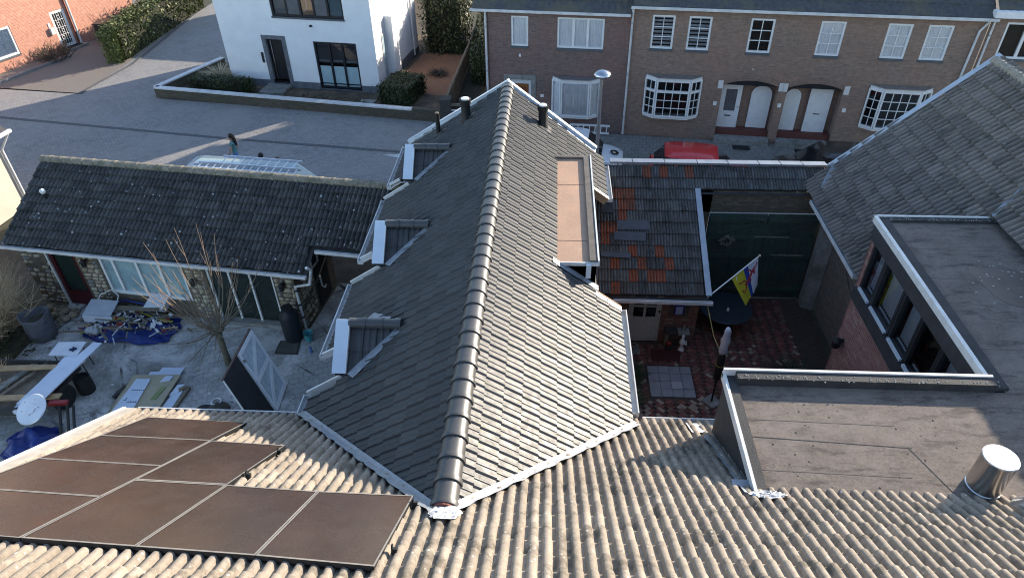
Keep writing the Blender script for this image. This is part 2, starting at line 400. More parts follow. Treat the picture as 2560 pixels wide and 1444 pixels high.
PAV = [pav('paver_dark_red', (.16,.06,.047), (.105,.043,.036)), pav('paver_red', (.25,.085,.06), (.16,.06,.048)), pav('paver_brown', (.2,.115,.085), (.14,.082,.064)), pav('paver_pale', (.36,.27,.205), (.26,.195,.15))]
def herringbone():
    rnd = random.Random(11); L, W, H = .205, .1, .03; cells = []
    ca, sa = math.cos(R(45)), math.sin(R(45))
    for i in range(-60, 60):
        for j in range(-80, 80):
            for k in (0, 1):
                # classic 90 degree herringbone on a grid of W, turned 45 degrees
                bx, by = (i*4+j*1)*W, (j*1)*W
                x, y, a = (bx+W, by+.5*W, 0) if k == 0 else (bx+2.5*W, by+1*W, 90)
                px, py = 4+x*ca-y*sa, 12.5+x*sa+y*ca
                if not (1.75 < px < 7.0 and 8.9 < py < 16.75): continue
                if 2.68 < px < 3.98 and 12.56 < py < 13.8: continue
                if px < 4.1 and py > 14.65: continue
                cells.append((px, py, a+45))
    return cells
def build_herringbone():
    rnd = random.Random(5); L, W, H = .194, .091, .03
    mb0 = MB(); mb0.box(-L/2, L/2, -W/2, W/2, -.03, 0)
    bev = []
    meshes = [mb0.mesh('paver', m) for m in PAV]
    cells = herringbone()
    def tone(px, py):
        near = py < 12.9 and px < 4.2
        pale = .34 if near else (.09 if (py < 14 and px < 4.4) else .0)
        if px > 4.9 and 12.2 < py < 15.2: pale = .08
        t = rnd.random()
        return 3 if t < pale else (0 if t < .62 else (1 if t < .8 else 2))
    cells = [(x, y, a, tone(x, y)) for x, y, a in cells]
    def pr(c):
        x, y = c[0], c[1]
        return (0 if (y < 13.2 and 2.2 < x < 4.4 and y > 11.6) else (1 if x > 4 and y > 11.8 else 2))*100+math.hypot(x-3.4, y-11.9)
    cells.sort(key=pr); off = ROOT[yard.name]; rest = [MB() for _ in PAV]
    for n, (x, y, a, t) in enumerate(cells):
        m = Matrix.Translation((x, y, .032+rnd.uniform(-.004, .004))) @ Matrix.Rotation(R(a)+rnd.uniform(-.02, .02), 4, 'Z') @ Matrix.Rotation(rnd.uniform(-.02, .02), 4, 'X')
        if n < 300:
            o = bpy.data.objects.new('paver', meshes[t]); COL.objects.link(o); o.parent = yard; o.matrix_local = Matrix.Translation(-off) @ m
        else:
            rest[t].add([m@p for p in mb0.v], mb0.f)
    allmb = MB()
    for t, r in enumerate(rest):
        allmb.cur = t; allmb.add(r.v, r.f)
    o = allmb.part('pavers', PAV, yard); o['kind'] = 'stuff'
build_herringbone()
# 4 x 4 concrete slabs
m_slabs = [M('slab_grey', (.27,.27,.285), (.22,.22,.235), 6, .9, bump=.3), M('slab_pale', (.36,.36,.38), (.3,.3,.315), 6, .9, bump=.3)]
for i in range(4):
    for j in range(4):
        mb = MB(); x, y = 2.765+i*.29, 12.625+j*.285; mb.box(x, x+.28, y, y+.274, 0, .05+random.uniform(-.004, .004))
        mb.part('slab', m_slabs[1 if (i, j) in ((2, 1),) else 0], yard)

# ================================================================ main house with the new dark roof
XR, ZR = -1.18, 6.07; TR, TL = .74, .67
AR, AL = math.atan(TR), math.atan(TL)
YA = 18.44                              # street gable at the ridge
def gable_y(x): return YA-(x-XR)*math.tan(R(7))
main = thing('roofed_house', (-1.18, 13, 0), 'long house with new dark glossy tile roof and three small gabled dormers', 'house')
m_mwall = brick_mat('main_brick', (0,1,0), [(.16,.085,.06), (.11,.06,.045), (.2,.11,.08)], (.2,.18,.16))
m_new = [None, None]
eR = (1.50, ZR-TR*(1.50-XR)); eL = (-4.22, ZR-TL*(XR+4.22))
uR, vR, nR = (0,1,0), (-math.cos(AR),0,math.sin(AR)), (math.sin(AR),0,math.cos(AR))
uL, vL, nL = (0,-1,0), (math.cos(AL),0,math.sin(AL)), (-math.sin(AL),0,math.cos(AL))
stn = [(0, (.031,.031,.032)), (.5, (.042,.041,.041)), (1, (.056,.054,.053))]
TW, TG = .243, .3335; TGL = .3345
OR = Vector((eR[0]+.02, 4.4, eR[1])); OL = Vector((eL[0]-.02, 19.4, eL[1]))
m_tR = tile_mat('glossy_tile', OR, uR, vR, TW, TG, stn, rough=.5, spec=.38, bump=.12, gloss=.042, streak=(.17,.18,.03), st=(.63,.72), sf=(30, 3.2))
m_tL = tile_mat('glossy_tile_far_slope', OL, uL, vL, TW, TGL, stn, rough=.5, spec=.38, bump=.12, gloss=.042)
m_ridge = M('ridge_glossy', (.060,.058,.056), (.07,.068,.065), 5, .42, 0, .6)
prof_new = [(0,.0), (.05,.0), (.07,.012), (.40,.012), (.44,.034), (.50,.034), (.54,.012), (.60,.012),(.63,.03),(.69,.03),(.72,.008),(.90,.008),(.93,.04),(1.0,.04)]
prof_new = [(0,.012), (.07,.024), (.15,.022), (.20,.0), (.50,.001), (.55,.011), (.64,.011), (.69,.001), (.95,.002), (1.0,.012)]
cuts = [(8.60, 9.62), (11.93, 12.84), (15.58, 16.32)]
roofR = MB(); roofR.quad((XR,4.7,ZR-.05), (XR,gable_y(XR),ZR-.05), (1.05,gable_y(1.05),ZR-.05-TR*(1.05-XR)), (1.05,4.7,ZR-.05-TR*(1.05-XR)))
for a, b in ((4.7, 11.2), (15.72, None)):
    q = lambda x: (b if b else gable_y(x))
    roofR.quad((1.05,a,ZR-.05-TR*(1.05-XR)), (1.05,q(1.05),ZR-.05-TR*(1.05-XR)), (eR[0],q(eR[0]),eR[1]-.05), (eR[0],a,eR[1]-.05))
o_R = roofR.part('roof_slope', m_blacktile, main)
roofL = MB(); zc = ZR-.05-TL*(XR+3.62)
roofL.quad((XR,4.7,ZR-.05), (-3.62,4.7,zc), (-3.62,gable_y(-3.62),zc), (XR,gable_y(XR),ZR-.05))
segL = [(7.6, 8.60), (9.62, 11.93), (12.84, 15.58), (16.32, None)]
for a, b in segL:
    q = lambda x: (b if b else gable_y(x))
    roofL.quad((-3.62,a,zc), (eL[0],a,eL[1]-.05), (eL[0],q(eL[0]),eL[1]-.05), (-3.62,q(-3.62),zc))
o_L = roofL.part('roof_slope', m_blacktile, main)
def brown_z(y): return 9.03-.62*y
def keepR(c):
    if c.y > gable_y(c.x)-.12 or c.z < brown_z(c.y)-.22: return False
    if c.x > .98 and 11.14 < c.y < 15.78: return False
    if 0.3 < c.x < .98 and 11.6 < c.y < 15.8: return False
    return True
def keepL(c):
    if c.y > gable_y(c.x)-.12 or c.z < brown_z(c.y)-.22: return False
    if c.x < -3.62 and any(a-.03 < c.y < b+.03 for a, b in cuts): return False
    return True
nr, nl = 10, 11
tile_field(o_R, OR, uR, vR, nR, TW, TG, 0, 60, 0, nr, prof_new, .03, m_tR, keepR, limit=150, smooth=False, jitter=.004)
tile_field(o_L, OL, uL, vL, nL, TW, TGL, 0, 62, 0, nl, prof_new, .03, m_tL, keepL, limit=150, smooth=False, jitter=.004)
ridge_row(main, (XR, YA-.02, ZR+.0), (XR, 4.93, ZR+.0), .347, .165, m_ridge, lift=-.075)
# end disc of the ridge in clay red
MB().lathe((XR, 4.93, ZR-.06), [(.0,.0),(.15,.0),(.15,.03),(.0,.03)], 16, (0,-1,0)).part('ridge_end', M('clay_edge', (.22,.07,.05), None, 6, .7), main)
# walls
mw = MB()
mw.box(-3.75, -3.6, 8.0, gable_y(-3.7), 0, 3.95); mw.box(.80, .95, 8.0, gable_y(1.3), 0, 4.2)
yb = gable_y(-3.75)-.2; yc = gable_y(1.35)-.2
mw.prism([(-3.75,yb,0),(.95,yc,0),(.95,yc,4.3),(XR,YA-.2,5.9),(-3.75,yb,4.2)], (0,-.2,0))
mw.part('wall', m_mwall, main)
MB().box(-3.80, -3.752, 8.0, 16.9, 0, 4.0).part('rendered_wall', m_render, main)
# street-gable trim, zinc, in the two slopes
for s, x1 in ((-1, -4.18), (1, 1.30)):
    t = TL if s < 0 else TR
    z1 = ZR-t*abs(x1-XR)
    MB().bar((XR-.06*s, gable_y(XR)+.0, ZR+.06), (x1, gable_y(x1)+.0, z1+.06), .13, .17).part('verge_trim', m_zincnew, main)
    MB().bar((XR-.06*s, gable_y(XR)-.12, ZR+.045), (x1, gable_y(x1)-.12, z1+.045), .14, .03).part('verge_flashing', m_zinc, main)
# gutters: box gutters on the eaves, each length its own piece
def gutter(parent, p, q, out, mat=m_gut, w=.12, h=.09, cap=True):
    p, q, out = Vector(p), Vector(q), Vector(out); up = Vector((0,0,1)); mb = MB(); th = .012
    mid = (p+q)/2; d = (q-p)/2
    mb.obox(mid+up*(-h/2), d, out*(th/2), up*(h/2)); mb.obox(mid+out*w+up*(-h/2+.01), d, out*(th*.9), up*(h/2+.01)); mb.obox(mid+out*(w/2)-up*h, d, out*(w/2), up*(th/2))
    if cap:
        e = d.normalized()*.006
        for k in (p, q): mb.obox(k+out*(w/2)-up*(h/2), e, out*(w/2), up*(h/2))
    return mb.part('gutter', mat, parent)
zl = eL[1]-.03
for a, b in ((8.02, 8.60), (9.62, 11.93), (12.84, 15.58), (16.32, 18.7)):
    gutter(main, (eL[0]-.04, a, zl), (eL[0]-.04, b, zl), (-1,0,0))
for a, b in ((8.35, 11.2), (15.75, 17.55)):
    gutter(main, (eR[0]+.04, a, eR[1]-.03), (eR[0]+.04, b, eR[1]-.03), (1,0,0), m_whitealu)
# boards on the cut edges of the eaves
for y in (8.60, 11.93, 15.58):
    MB().bar((eL[0]-.06, y, eL[1]+.0), (-3.58, y, ZR-TL*(XR+3.58)+.03), .045, .16).part('verge_board', m_whitealu, main)
for y in (9.62, 12.84, 16.32):
    MB().bar((eL[0]-.06, y, eL[1]+.0), (-3.98, y, ZR-TL*(XR+3.98)+.02), .045, .14).part('verge_board', m_whitepaint, main)
for y, k in ((11.2, 1), (15.73, 1)):
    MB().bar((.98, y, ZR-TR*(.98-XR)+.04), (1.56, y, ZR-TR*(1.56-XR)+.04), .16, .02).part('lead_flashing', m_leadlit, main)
    MB().bar((.98, y+.08*(1 if y < 13 else -1), ZR-TR*(.98-XR)-.06), (1.5, y+.08*(1 if y < 13 else -1), ZR-TR*(1.5-XR)-.06), .02, .2).part('verge_board', m_wood, main)
# three gabled dormers
def tri_dormer(yd):
    d = MB(); zd, t, hw, xf = 5.15, .8, .70, -3.72
    xm = XR-(ZR-zd)/TL                       # where its ridge meets the slope
    dr = MB()
    for s in (-1, 1):
        xe = XR-(ZR-(zd-t*hw))/TL
        dr.quad((xf, yd, zd-.03), (xm+.05, yd, zd-.03), (xe+.05, yd+s*hw, zd-.03-t*hw), (xf, yd+s*hw, zd-.03-t*hw))
    fr = MB(); fr.prism([(xf+.12, yd-hw+.1, 3.9), (xf+.12, yd+hw-.1, 3.9), (xf+.12, yd+hw-.1, zd-.03-t*(hw-.1)), (xf+.12, yd, zd-.04), (xf+.12, yd-hw+.1, zd-.03-t*(hw-.1))], (.05,0,0))
    body = dr.part('dormer', m_blacktile, main)
    fr.part('dormer_front', m_blacktile, body)
    a = math.atan(t)
    for s in (-1, 1):
        u = (1,0,0) if s < 0 else (-1,0,0); v = (0,-s*math.cos(a),math.sin(a)); n = (0,s*math.sin(a),math.cos(a))
        w, g = .235, .41; O = Vector((xf+.20 if s < 0 else xf+.20+w*5, yd+s*hw, zd-t*hw))
        tile_field(body, O, u, v, n, w, g, 0, 5, 0, 2, prof_new, .02, m_tL, lambda c: c.x < XR-(ZR-c.z)/TL+.22, limit=40)
    ridge_row(body, (xf+.2, yd, zd+.01), (xm-.03, yd, zd+.01), .36, .105, m_ridge, flare=.12, lift=.02)
    for s in (-1, 1):
        p, q = Vector((xf+.09, yd+s*.0, zd+.10)), Vector((xf+.09, yd+s*(hw+.03), zd+.07-t*(hw+.03)))
        MB().bar(p, q, .24, .03).part('zinc_cap', m_zincnew, body)
        MB().bar(p+Vector((.125,0,-.0)), q+Vector((.125,0,-.0)), .018, .07).part('zinc_upstand', m_whitepaint, body)
    # lead soakers where the dormer slope dies into the main slope
    rnd = random.Random(int(yd*10))
    for s in (-1, 1):
        p = Vector((xm+.02, yd+s*.05, zd-.02)); xe = XR-(ZR-(zd-t*hw))/TL; q = Vector((xe-.02, yd+s*(hw+.08), zd-t*hw-.0)); mb = MB(); pts = []
        for i in range(9):
            c = p.lerp(q, i/8); wd = .03+.07*i/8+rnd.uniform(-.012, .02); up = Vector((-math.sin(AL)*.045, 0, .045))
            pts.append((c+up+Vector((-.05, -s*.05, 0)), c+up+Vector((.02+wd*.8, s*wd, .01+wd*.5))))
        for (a1, b1), (a2, b2) in zip(pts, pts[1:]): mb.quad(a1, b1, b2, a2)
        mb.part('lead_flashing', m_lead, body)
for yd in (9.28, 12.60, 16.33): tri_dormer(yd)
# flat-roofed dormer on the sunny side
zt = 5.09; x0, x1, y0, y1 = .02, 1.02, 11.42, 16.04
fd = MB(); fd.box(x0+.2, x1-.02, y0+.03, y1-.03, 4.0, zt-.06).add([(x0-.05,y0+.03,zt-.1),(x0+.3,y0+.03,zt-.1),(x1-.02,y0+.03,zt-.1),(x1-.02,y0+.03,4.3)], [[0,3,2]])
fdo = fd.part('flat_dormer', m_blacktile, main)
m_pink = M('pink_roofing', (.50,.32,.215), (.43,.275,.185), 1.2, .75, c3=(.58,.34,.21), s3=.7, bump=.25)
MB().quad((x0-.06,y0,zt),(x1-.16,y0,zt),(x1-.16,y1-.1,zt),(x0-.06,y1-.1,zt)).part('flat_roofing', m_pink, fdo)
for yy in (12.2, 14.6): MB().box(x0-.03, x1-.18, yy, yy+.02, zt-.001, zt+.003).part('roofing_seam', M('seam', (.2,.13,.09), None, 5, .8), fdo)
kb = MB(); kb.box(x1-.16, x1+.0, y0, y1, zt-.08, zt+.06); kb.box(x0-.02, x1-.16, y1-.1, y1, zt-.08, zt+.06)
kb.part('roof_kerb', M('kerb_bitumen', (.12,.105,.09), (.17,.15,.13), 5, .85), fdo)
tm = MB(); tm.box(x1+.0, x1+.035, y0-.03, y1, zt-.06, zt+.075); tm.box(x0+.02, x1+.035, y0-.035, y0, zt-.06, zt+.02); tm.part('edge_trim', m_whitealu, fdo)
MB().box(x1-.23, x1-.13, y0-.10, y0-.04, zt-.32, zt+.0).part('downpipe_head', m_zincnew, fdo)
for yy in (y0+.04, y1-.05):
    MB().lathe((x0-.0, yy, zt-.02), [(.11,0),(.13,.04),(.09,.09),(.03,.11),(0,.12)], 9).part('lead_cap', m_leadlit, fdo)
# flashing on the cheek
mb = MB(); rnd = random.Random(3); P = []
for i in range(9):
    x = .12+.95*i/8; z = ZR-TR*(x-XR)+.06; P.append(((x, y0+.0, z+.05), (x+.0, y0-.10-rnd.uniform(0, .03), z+.005)))
for (a, b), (c, d) in zip(P, P[1:]): mb.quad(a, b, d, c)
mb.part('lead_flashing', m_lead, fdo)
# vent pipes on the roof
def vent(x, y, z0, h, r, cowl=True):
    mb = MB(); mb.lathe((x, y, z0-.15), [(r*1.45, 0), (r*1.35, .12), (r, .22), (r, h*.72+.15), (r*1.2, h*.72+.17), (r*1.28, h+.15), (r*1.1, h+.15), (r*1.05, h+.09)] if cowl else [(r*1.5, 0), (r*1.2, .16), (r, .24), (r, h+.15), (r*.8, h+.15), (r*.75, h+.1)], 14)
    o = mb.part('vent_pipe', m_black, main, 'sharp')
    MB().lathe((x, y, z0+h-.03), [(0, 0), (r*.95, 0), (r*.9, .05), (0, .06)], 12).part('vent_cap', m_whitealu if cowl else m_woodgrey, o)
    return o
vent(-.20, 17.35, ZR-TR*.98, .58, .115); vent(-2.30, 17.75, ZR-TL*1.12, .6, .125); vent(-3.15, 18.05, ZR-TL*1.97, .62, .065, False)
for x, y, t in ((-.20, 17.35, TR), (-2.30, 17.75, TL), (-3.15, 18.05, TL)):
    s = 1 if x > XR else -1; z = ZR-t*abs(x-XR)+.045; dx = .24
    MB().quad((x-dx, y-.22, z+s*t*dx), (x+dx, y-.22, z-s*t*dx), (x+dx, y+.2, z-s*t*dx), (x-dx, y+.2, z+s*t*dx)).part('vent_flashing', m_black, main)

# ================================================================ foreground house with profiled beige tiles
brown = thing('beige_tile_house', (0, 5, 0), 'foreground house with weathered beige double roll tiles and flat dormer', 'house')
AB = math.atan(.62); uB, vB, nB = (-1,0,0), (0,-math.cos(AB),math.sin(AB)), (0,math.sin(AB),math.cos(AB))
BW, BG = .308, .335
YE = 8.28
OB = Vector((6.9+BW*6, YE, brown_z(YE)))
stb = [(0, (.23,.193,.153)), (.35, (.285,.24,.192)), (.7, (.25,.21,.168)), (1, (.335,.283,.228))]
m_tB = tile_mat('beige_tile', OB, uB, vB, BW, BG, stb, rough=.92, spec=.2, moss=(.105,.09,.07), spots=((.55,.52,.46), 10, .2), mossamt=.52, bump=.6)
YEL = 7.92
dk = MB(); dk.quad((-7.2,3.10,brown_z(3.10)-.05), (9,3.10,brown_z(3.10)-.05), (9,YE,brown_z(YE)-.05), (-4.2,YE,brown_z(YE)-.05), (-4.2,YEL,brown_z(YEL)-.05), (-7.2,YEL,brown_z(YEL)-.05))
dk.quad((-7.2,3.10,brown_z(3.10)-.05), (-7.2,-2,brown_z(3.10)-.05-.62*5.45), (9,-2,brown_z(3.10)-.05-.62*5.45), (9,3.10,brown_z(3.10)-.05))
bro = dk.part('roof_slope', m_blacktile, brown)
def mainz(x): return ZR-(TR*(x-XR) if x > XR else TL*(XR-x))
def keepB(c):
    if c.x < -7.15 or c.y < 3.10: return False
    if c.x < -4.0 and c.y > YEL: return False
    if c.y > 4.9 and mainz(c.x) > c.z+.26 and c.x < 1.6 and c.x > -4.3: return False
    if c.x > 2.95 and c.y > 5.72: return False
    return True
tile_field(bro, OB, uB, vB, nB, BW, BG, 0, 54, 0, 19, roll(.058), .036, m_tB, keepB, limit=300, jitter=.009)
ridge_row(bro, (9, 3.07, brown_z(3.10)+.0), (-7.2, 3.07, brown_z(3.10)+.0), .4, .12, M('beige_ridge', (.44,.38,.22), (.36,.3,.2), 6, .9, bump=.5))
mw = MB(); mw.box(-7.0, -6.8, -1, 7.8, 0, 4.0); mw.box(-6.8, 6.6, 7.5, 7.7, 0, 4.0); mw.prism([(-7,-1,0),(-7,7.7,0),(-7,7.7,3.9),(-7,3.10,6.6),(-7,-1,3.9)], (.15,0,0)); mw.part('wall', m_mwall, brown)
gutter(brown, (-7.2, YEL+.03, brown_z(YEL)-.0), (-4.35, YEL+.03, brown_z(YEL)-.0), (0,1,0), m_gut)
gutter(brown, (1.75, YE+.03, brown_z(YE)-.03), (3.1, YE+.03, brown_z(YE)-.03), (0,1,0), m_gut)
# left verge: pale board with a metal edge
for dx, w, mt, nm, dz in ((-.10, .22, M('verge_concrete', (.40,.36,.31), (.32,.29,.25), 5, .85), 'verge_board', .03), (-.20, .05, m_whitealu, 'verge_trim', .055)):
    MB().bar((-7.17+dx, YEL+.05, brown_z(YEL)+.04+dz), (-7.17+dx, 3.10, brown_z(3.10)+.04+dz), w, .05).part(nm, mt, brown)
# valley flashings
def ribbon(parent, name, pts, w1, w2, side, mat, rnd, lift=.05):
    mb = MB(); P = []
    for i, p in enumerate(pts):
        p = Vector(p); k = rnd.uniform(.85, 1.15); P.append((p-Vector(side)*w1+Vector((0,0,lift)), p+Vector((0,0,lift*.6)), p+Vector(side)*w2*k+Vector((0,0,lift))))
    for (a, b, c), (d, e, f) in zip(P, P[1:]): mb.quad(a, b, e, d); mb.quad(b, c, f, e)
    return mb.part(name, mat, parent, 'all')
rnd = random.Random(8)
def valley(s, t):     # point where the main slope meets the beige slope, s: x
    z = ZR-t*abs(s-XR); return (s, (9.03-z)/.62, z)
def valley_lead(x_end, t, mat):
    mb = MB(); P = []; n = 40; sg = 1 if x_end > XR else -1
    for i in range(n+1):
        x, y, z = valley(XR+(x_end-XR)*i/n, t); k = .11+.012*math.sin(i*2.1)+rnd.uniform(-.006, .006)
        xa, yb = x-sg*.05, y-k*1.15; P.append((Vector((xa, y+.03, mainz(xa)+.075)), Vector((x, y, z+.10)), Vector((x+sg*k*.35, yb, brown_z(yb)+.122+.012*math.sin(i*1.3)))))
    for (a, b, c), (d, e, f) in zip(P, P[1:]): mb.quad(a, b, e, d); mb.quad(b, c, f, e)
    return mb.part('lead_valley', mat, brown, 'all')
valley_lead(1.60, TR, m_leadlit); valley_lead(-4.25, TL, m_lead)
def crumple(parent, cx, cy, cz, rx, ry, seed, mat, slope=(0, -.62), h=.05):
    r = random.Random(seed); n = 11; vs = []; fs = []
    for i in range(n):
        for j in range(n):
            u, v = i/(n-1)*2-1, j/(n-1)*2-1; k = 1-.28*abs(u*v); x, y = u*rx*k+r.uniform(-.012, .012), v*ry*k+r.uniform(-.012, .012)
            vs.append((cx+x, cy+y, cz+x*slope[0]+y*slope[1]+h*(r.random()-.3)*(1 if max(abs(u), abs(v)) < .95 else -.6)))
    for i in range(n-1):
        for j in range(n-1): a = i*n+j; fs += [[a, a+n, a+n+1], [a, a+n+1, a+1]]
    mb = MB(); mb.add(vs, fs); return mb.part('lead_saddle', mat, parent)
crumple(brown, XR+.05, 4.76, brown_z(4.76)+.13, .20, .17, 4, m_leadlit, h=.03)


# ---- flat dormer and flat roof on the right
ZF = 5.55
m_flat = None
def flat_mat():
    n = NT('flat_roofing'); col = n.ramp(n.noise(2.2, 7, .75, dist=.4), [(.3, (.14,.112,.094)), (.7, (.21,.172,.145))])
    col = n.mix(.5, col, n.ramp(n.noise(30, 4, .7), [(.3, (.25,.25,.25)), (.7, (.75,.75,.75))]), 'OVERLAY')
    sep = n.comb(n.math('MULTIPLY', n.dot(n.pos, (1,0,0)), 1.6), n.math('MULTIPLY', n.dot(n.pos, (0,1,0)), 6.0))
    st = n.n('ShaderNodeTexNoise'); st.inputs['Scale'].default_value = 1; st.inputs['Detail'].default_value = 7; st.inputs['Roughness'].default_value = .75; n.l(sep, st.inputs['Vector'])
    col = n.mix(n.ramp(st.outputs['Fac'], [(.5, (0,0,0)), (.62, (.85,.85,.85))]), col, (.075,.062,.055))
    col = n.mix(n.ramp(n.noise(1.0, 4), [(.5, (0,0,0)), (.7, (.5,.5,.5))]), col, (.26,.215,.18))
    n.bump(n.noise(45, 4, .7), .5, .008); return n.fin(col, .9, 0, .3)
m_flat = flat_mat()
ann = thing('flat_roof_extension', (7.5, 9, 0), 'flat roofed brick extension with white roof edge and ribbon window', 'house')
fl = MB(); fl.quad((2.86,5.52,ZF), (11,5.52,ZF), (11,7.62,ZF), (2.86,7.62,ZF)); fl.quad((6.90,7.62,ZF), (11,7.62,ZF), (11,12.4,ZF), (6.90,12.4,ZF))
flo = fl.part('flat_roof', m_flat, ann)
MB().bar((2.95,6.62,ZF+.002), (5.1,6.5,ZF+.002), .011, .004).part('roofing_seam', m_bit, flo); MB().bar((5.05,6.5,ZF+.002), (5.35,5.75,ZF+.002), .010, .004).part('roofing_seam', m_bit, flo)
m_lap = M('felt_lap', (.13,.105,.088), (.17,.14,.118), 6, .9)
for yy, xa, xb in ((6.95,2.95,5.0), (6.05,2.95,4.9), (7.35,3.0,6.6), (8.6,7.0,9.5), (9.55,7.0,9.6), (10.5,7.0,9.8), (11.45,7.0,9.8)):
    MB().bar((xa,yy,ZF+.001), (xb,yy-.05,ZF+.001), .018, .004).part('felt_lap', m_lap, flo)
ks = MB()     # raised bitumen kerbs
ks.box(2.79, 2.93, 5.66, 7.80, ZF-.05, ZF+.05); ks.box(2.93, 6.74, 7.62, 7.78, ZF-.05, ZF+.15); ks.box(6.76, 6.96, 7.66, 12.52, ZF-.05, ZF+.055); ks.box(6.96, 9.4, 12.40, 12.52, ZF-.05, ZF+.06)
ks.part('roof_kerb', m_bit, flo)
et = MB(); et.box(2.745, 2.79, 5.62, 7.84, ZF-.07, ZF+.08); et.part('edge_trim', m_whitealu, flo)
MB().box(2.745, 6.74, 7.78, 7.825, ZF-.03, ZF+.175).part('edge_trim', m_whitealu, flo)
MB().box(6.69, 6.76, 7.78, 12.55, ZF-.05, ZF+.085).part('edge_trim', m_whitealu, flo)
MB().box(6.69, 9.2, 12.52, 12.56, ZF-.05, ZF+.085).part('edge_trim', m_whitealu, flo)
# lichen crumbs along the kerb
mb = MB(); rnd = random.Random(21)
for i in range(150):
    if i < 95: x, y, z = rnd.uniform(2.95, 6.9), 7.63+rnd.gauss(.03, .03), ZF+.15
    else: x, y, z = rnd.uniform(6.95, 9.2), 12.40+rnd.gauss(.03, .03), ZF+.06
    s = rnd.uniform(.005, .015); mb.lathe((x, y, z), [(s,0),(s*.7,s*.6),(0,s*.8)], 5)
o = mb.part('lichen', M('lichen', (.45,.44,.38), (.3,.3,.26), 20, .95), flo); o['kind'] = 'stuff'
# grit and leaves on the roof
mb = MB()
for i in range(46):
    x, y = rnd.uniform(3.1, 6.3), rnd.uniform(5.6, 7.4); s = rnd.uniform(.006, .02); mb.lathe((x, y, ZF), [(s,0),(s*.6,s*.4),(0,s*.5)], 5)
o = mb.part('grit', M('grit', (.30,.22,.15), (.08,.06,.05), 30, .95), flo); o['kind'] = 'stuff'
# dark cheek of the dormer and its lead
MB().prism([(2.79,7.80,4.05), (2.79,7.80,ZF-.03), (2.79,5.56,ZF-.03), (2.79,5.64,5.5)], (.10,0,0)).part('dormer_cheek', m_bit, ann)
MB().box(2.80, 6.8, 7.70, 7.775, 0, ZF-.03).part('dormer_front', m_bit, ann)
ribbon(ann, 'lead_flashing', [(2.76, 7.60-2.0*i/14, brown_z(7.60-2.0*i/14)+.02) for i in range(15)], -.02, .16, (-1,0,.03), m_lead, rnd, .075)
MB().box(2.52, 2.79, 5.78, 5.90, 5.44, 5.52).part('lead_apron', m_lead, ann)
crumple(ann, 2.88, 5.55, brown_z(5.55)+.11, .24, .10, 9, m_leadlit)
ribbon(ann, 'lead_flashing', [(2.5+.0, 8.2-.45*i/6, brown_z(8.2-.45*i/6)+.03) for i in range(7)], .05, .2, (1,0,.0), m_leadlit, rnd, .06)
# brick wall, dark frieze and window band facing the court
frA = Fr((6.80, 12.50), 90)      # u runs towards the viewer
m_annb = brick_mat('annex_brick', (0,1,0), [(.34,.13,.10), (.24,.095,.08), (.36,.22,.18)], (.26,.22,.2), patch=(.2,.1,.08))
mb = MB(); wall_holes(mb, frA, 0, 4.9, 0, 3.62, []); mb.box(6.80, 7.9, 12.44, 12.50, 0, 5.2); mb.part('wall', m_annb, ann)
m_frieze = M('anthracite_panel', (.035,.036,.04), (.05,.05,.054), 4, .6)
mb = MB(); frA.box(mb, -.02, 4.9, 5.10, ZF-.06, -.3, .04); mb.part('fascia', m_frieze, ann)
mb = MB(); frA.box(mb, .05, 4.9, 3.58, 3.90, -.3, .05); mb.part('sill_panel', m_frieze, ann)
m_frm = M('anthracite_frame', (.022,.023,.026), (.03,.03,.034), 4, .45)
mb = MB(); frA.box(mb, 0, .16, 3.9, 5.10, -.25, .0); mb.part('corner_pier', m_annb, ann)
for a, b, cur in ((.2,.72,1), (.86,1.68,1), (1.84,2.48,2), (2.6,3.3,0), (3.42,4.1,2)):
    w = MB()
    for bx in ((a-.07, a, 3.9, 5.1), (b, b+.07, 3.9, 5.1), (a, b, 3.9, 3.97), (a, b, 5.03, 5.1)): frA.box(w, *bx, -.14, -.02)
    wo = w.part('window', m_frm, ann)
    MB().quad(frA(a,3.97,-.09), frA(b,3.97,-.09), frA(b,5.03,-.09), frA(a,5.03,-.09)).part('pane', m_glassd, wo)
    sb = MB(); frA.box(sb, a, b, 3.91, 3.965, -.02, .03); sb.part('sill', m_zincnew, wo)
    if cur:
        c = MB(); k = 18
        for i in range(k):
            x0_, x1_ = a+(b-a)*i/k, a+(b-a)*(i+1)/k
            if cur == 2 and i > k*.62: continue
            c.quad(frA(x0_,3.98,-.22-.03*(i%2)), frA(x1_,3.98,-.22-.03*((i+1)%2)), frA(x1_,5.02,-.22-.03*((i+1)%2)), frA(x0_,5.02,-.22-.03*(i%2)))
        c.part('curtain', m_curtain, wo)
    MB().quad(frA(a-.1,3.8,-.6), frA(b+.1,3.8,-.6), frA(b+.1,5.1,-.6), frA(a-.1,5.1,-.6)).part('room_darkness', m_dark, wo)  # dark sheet in place of the unlit room
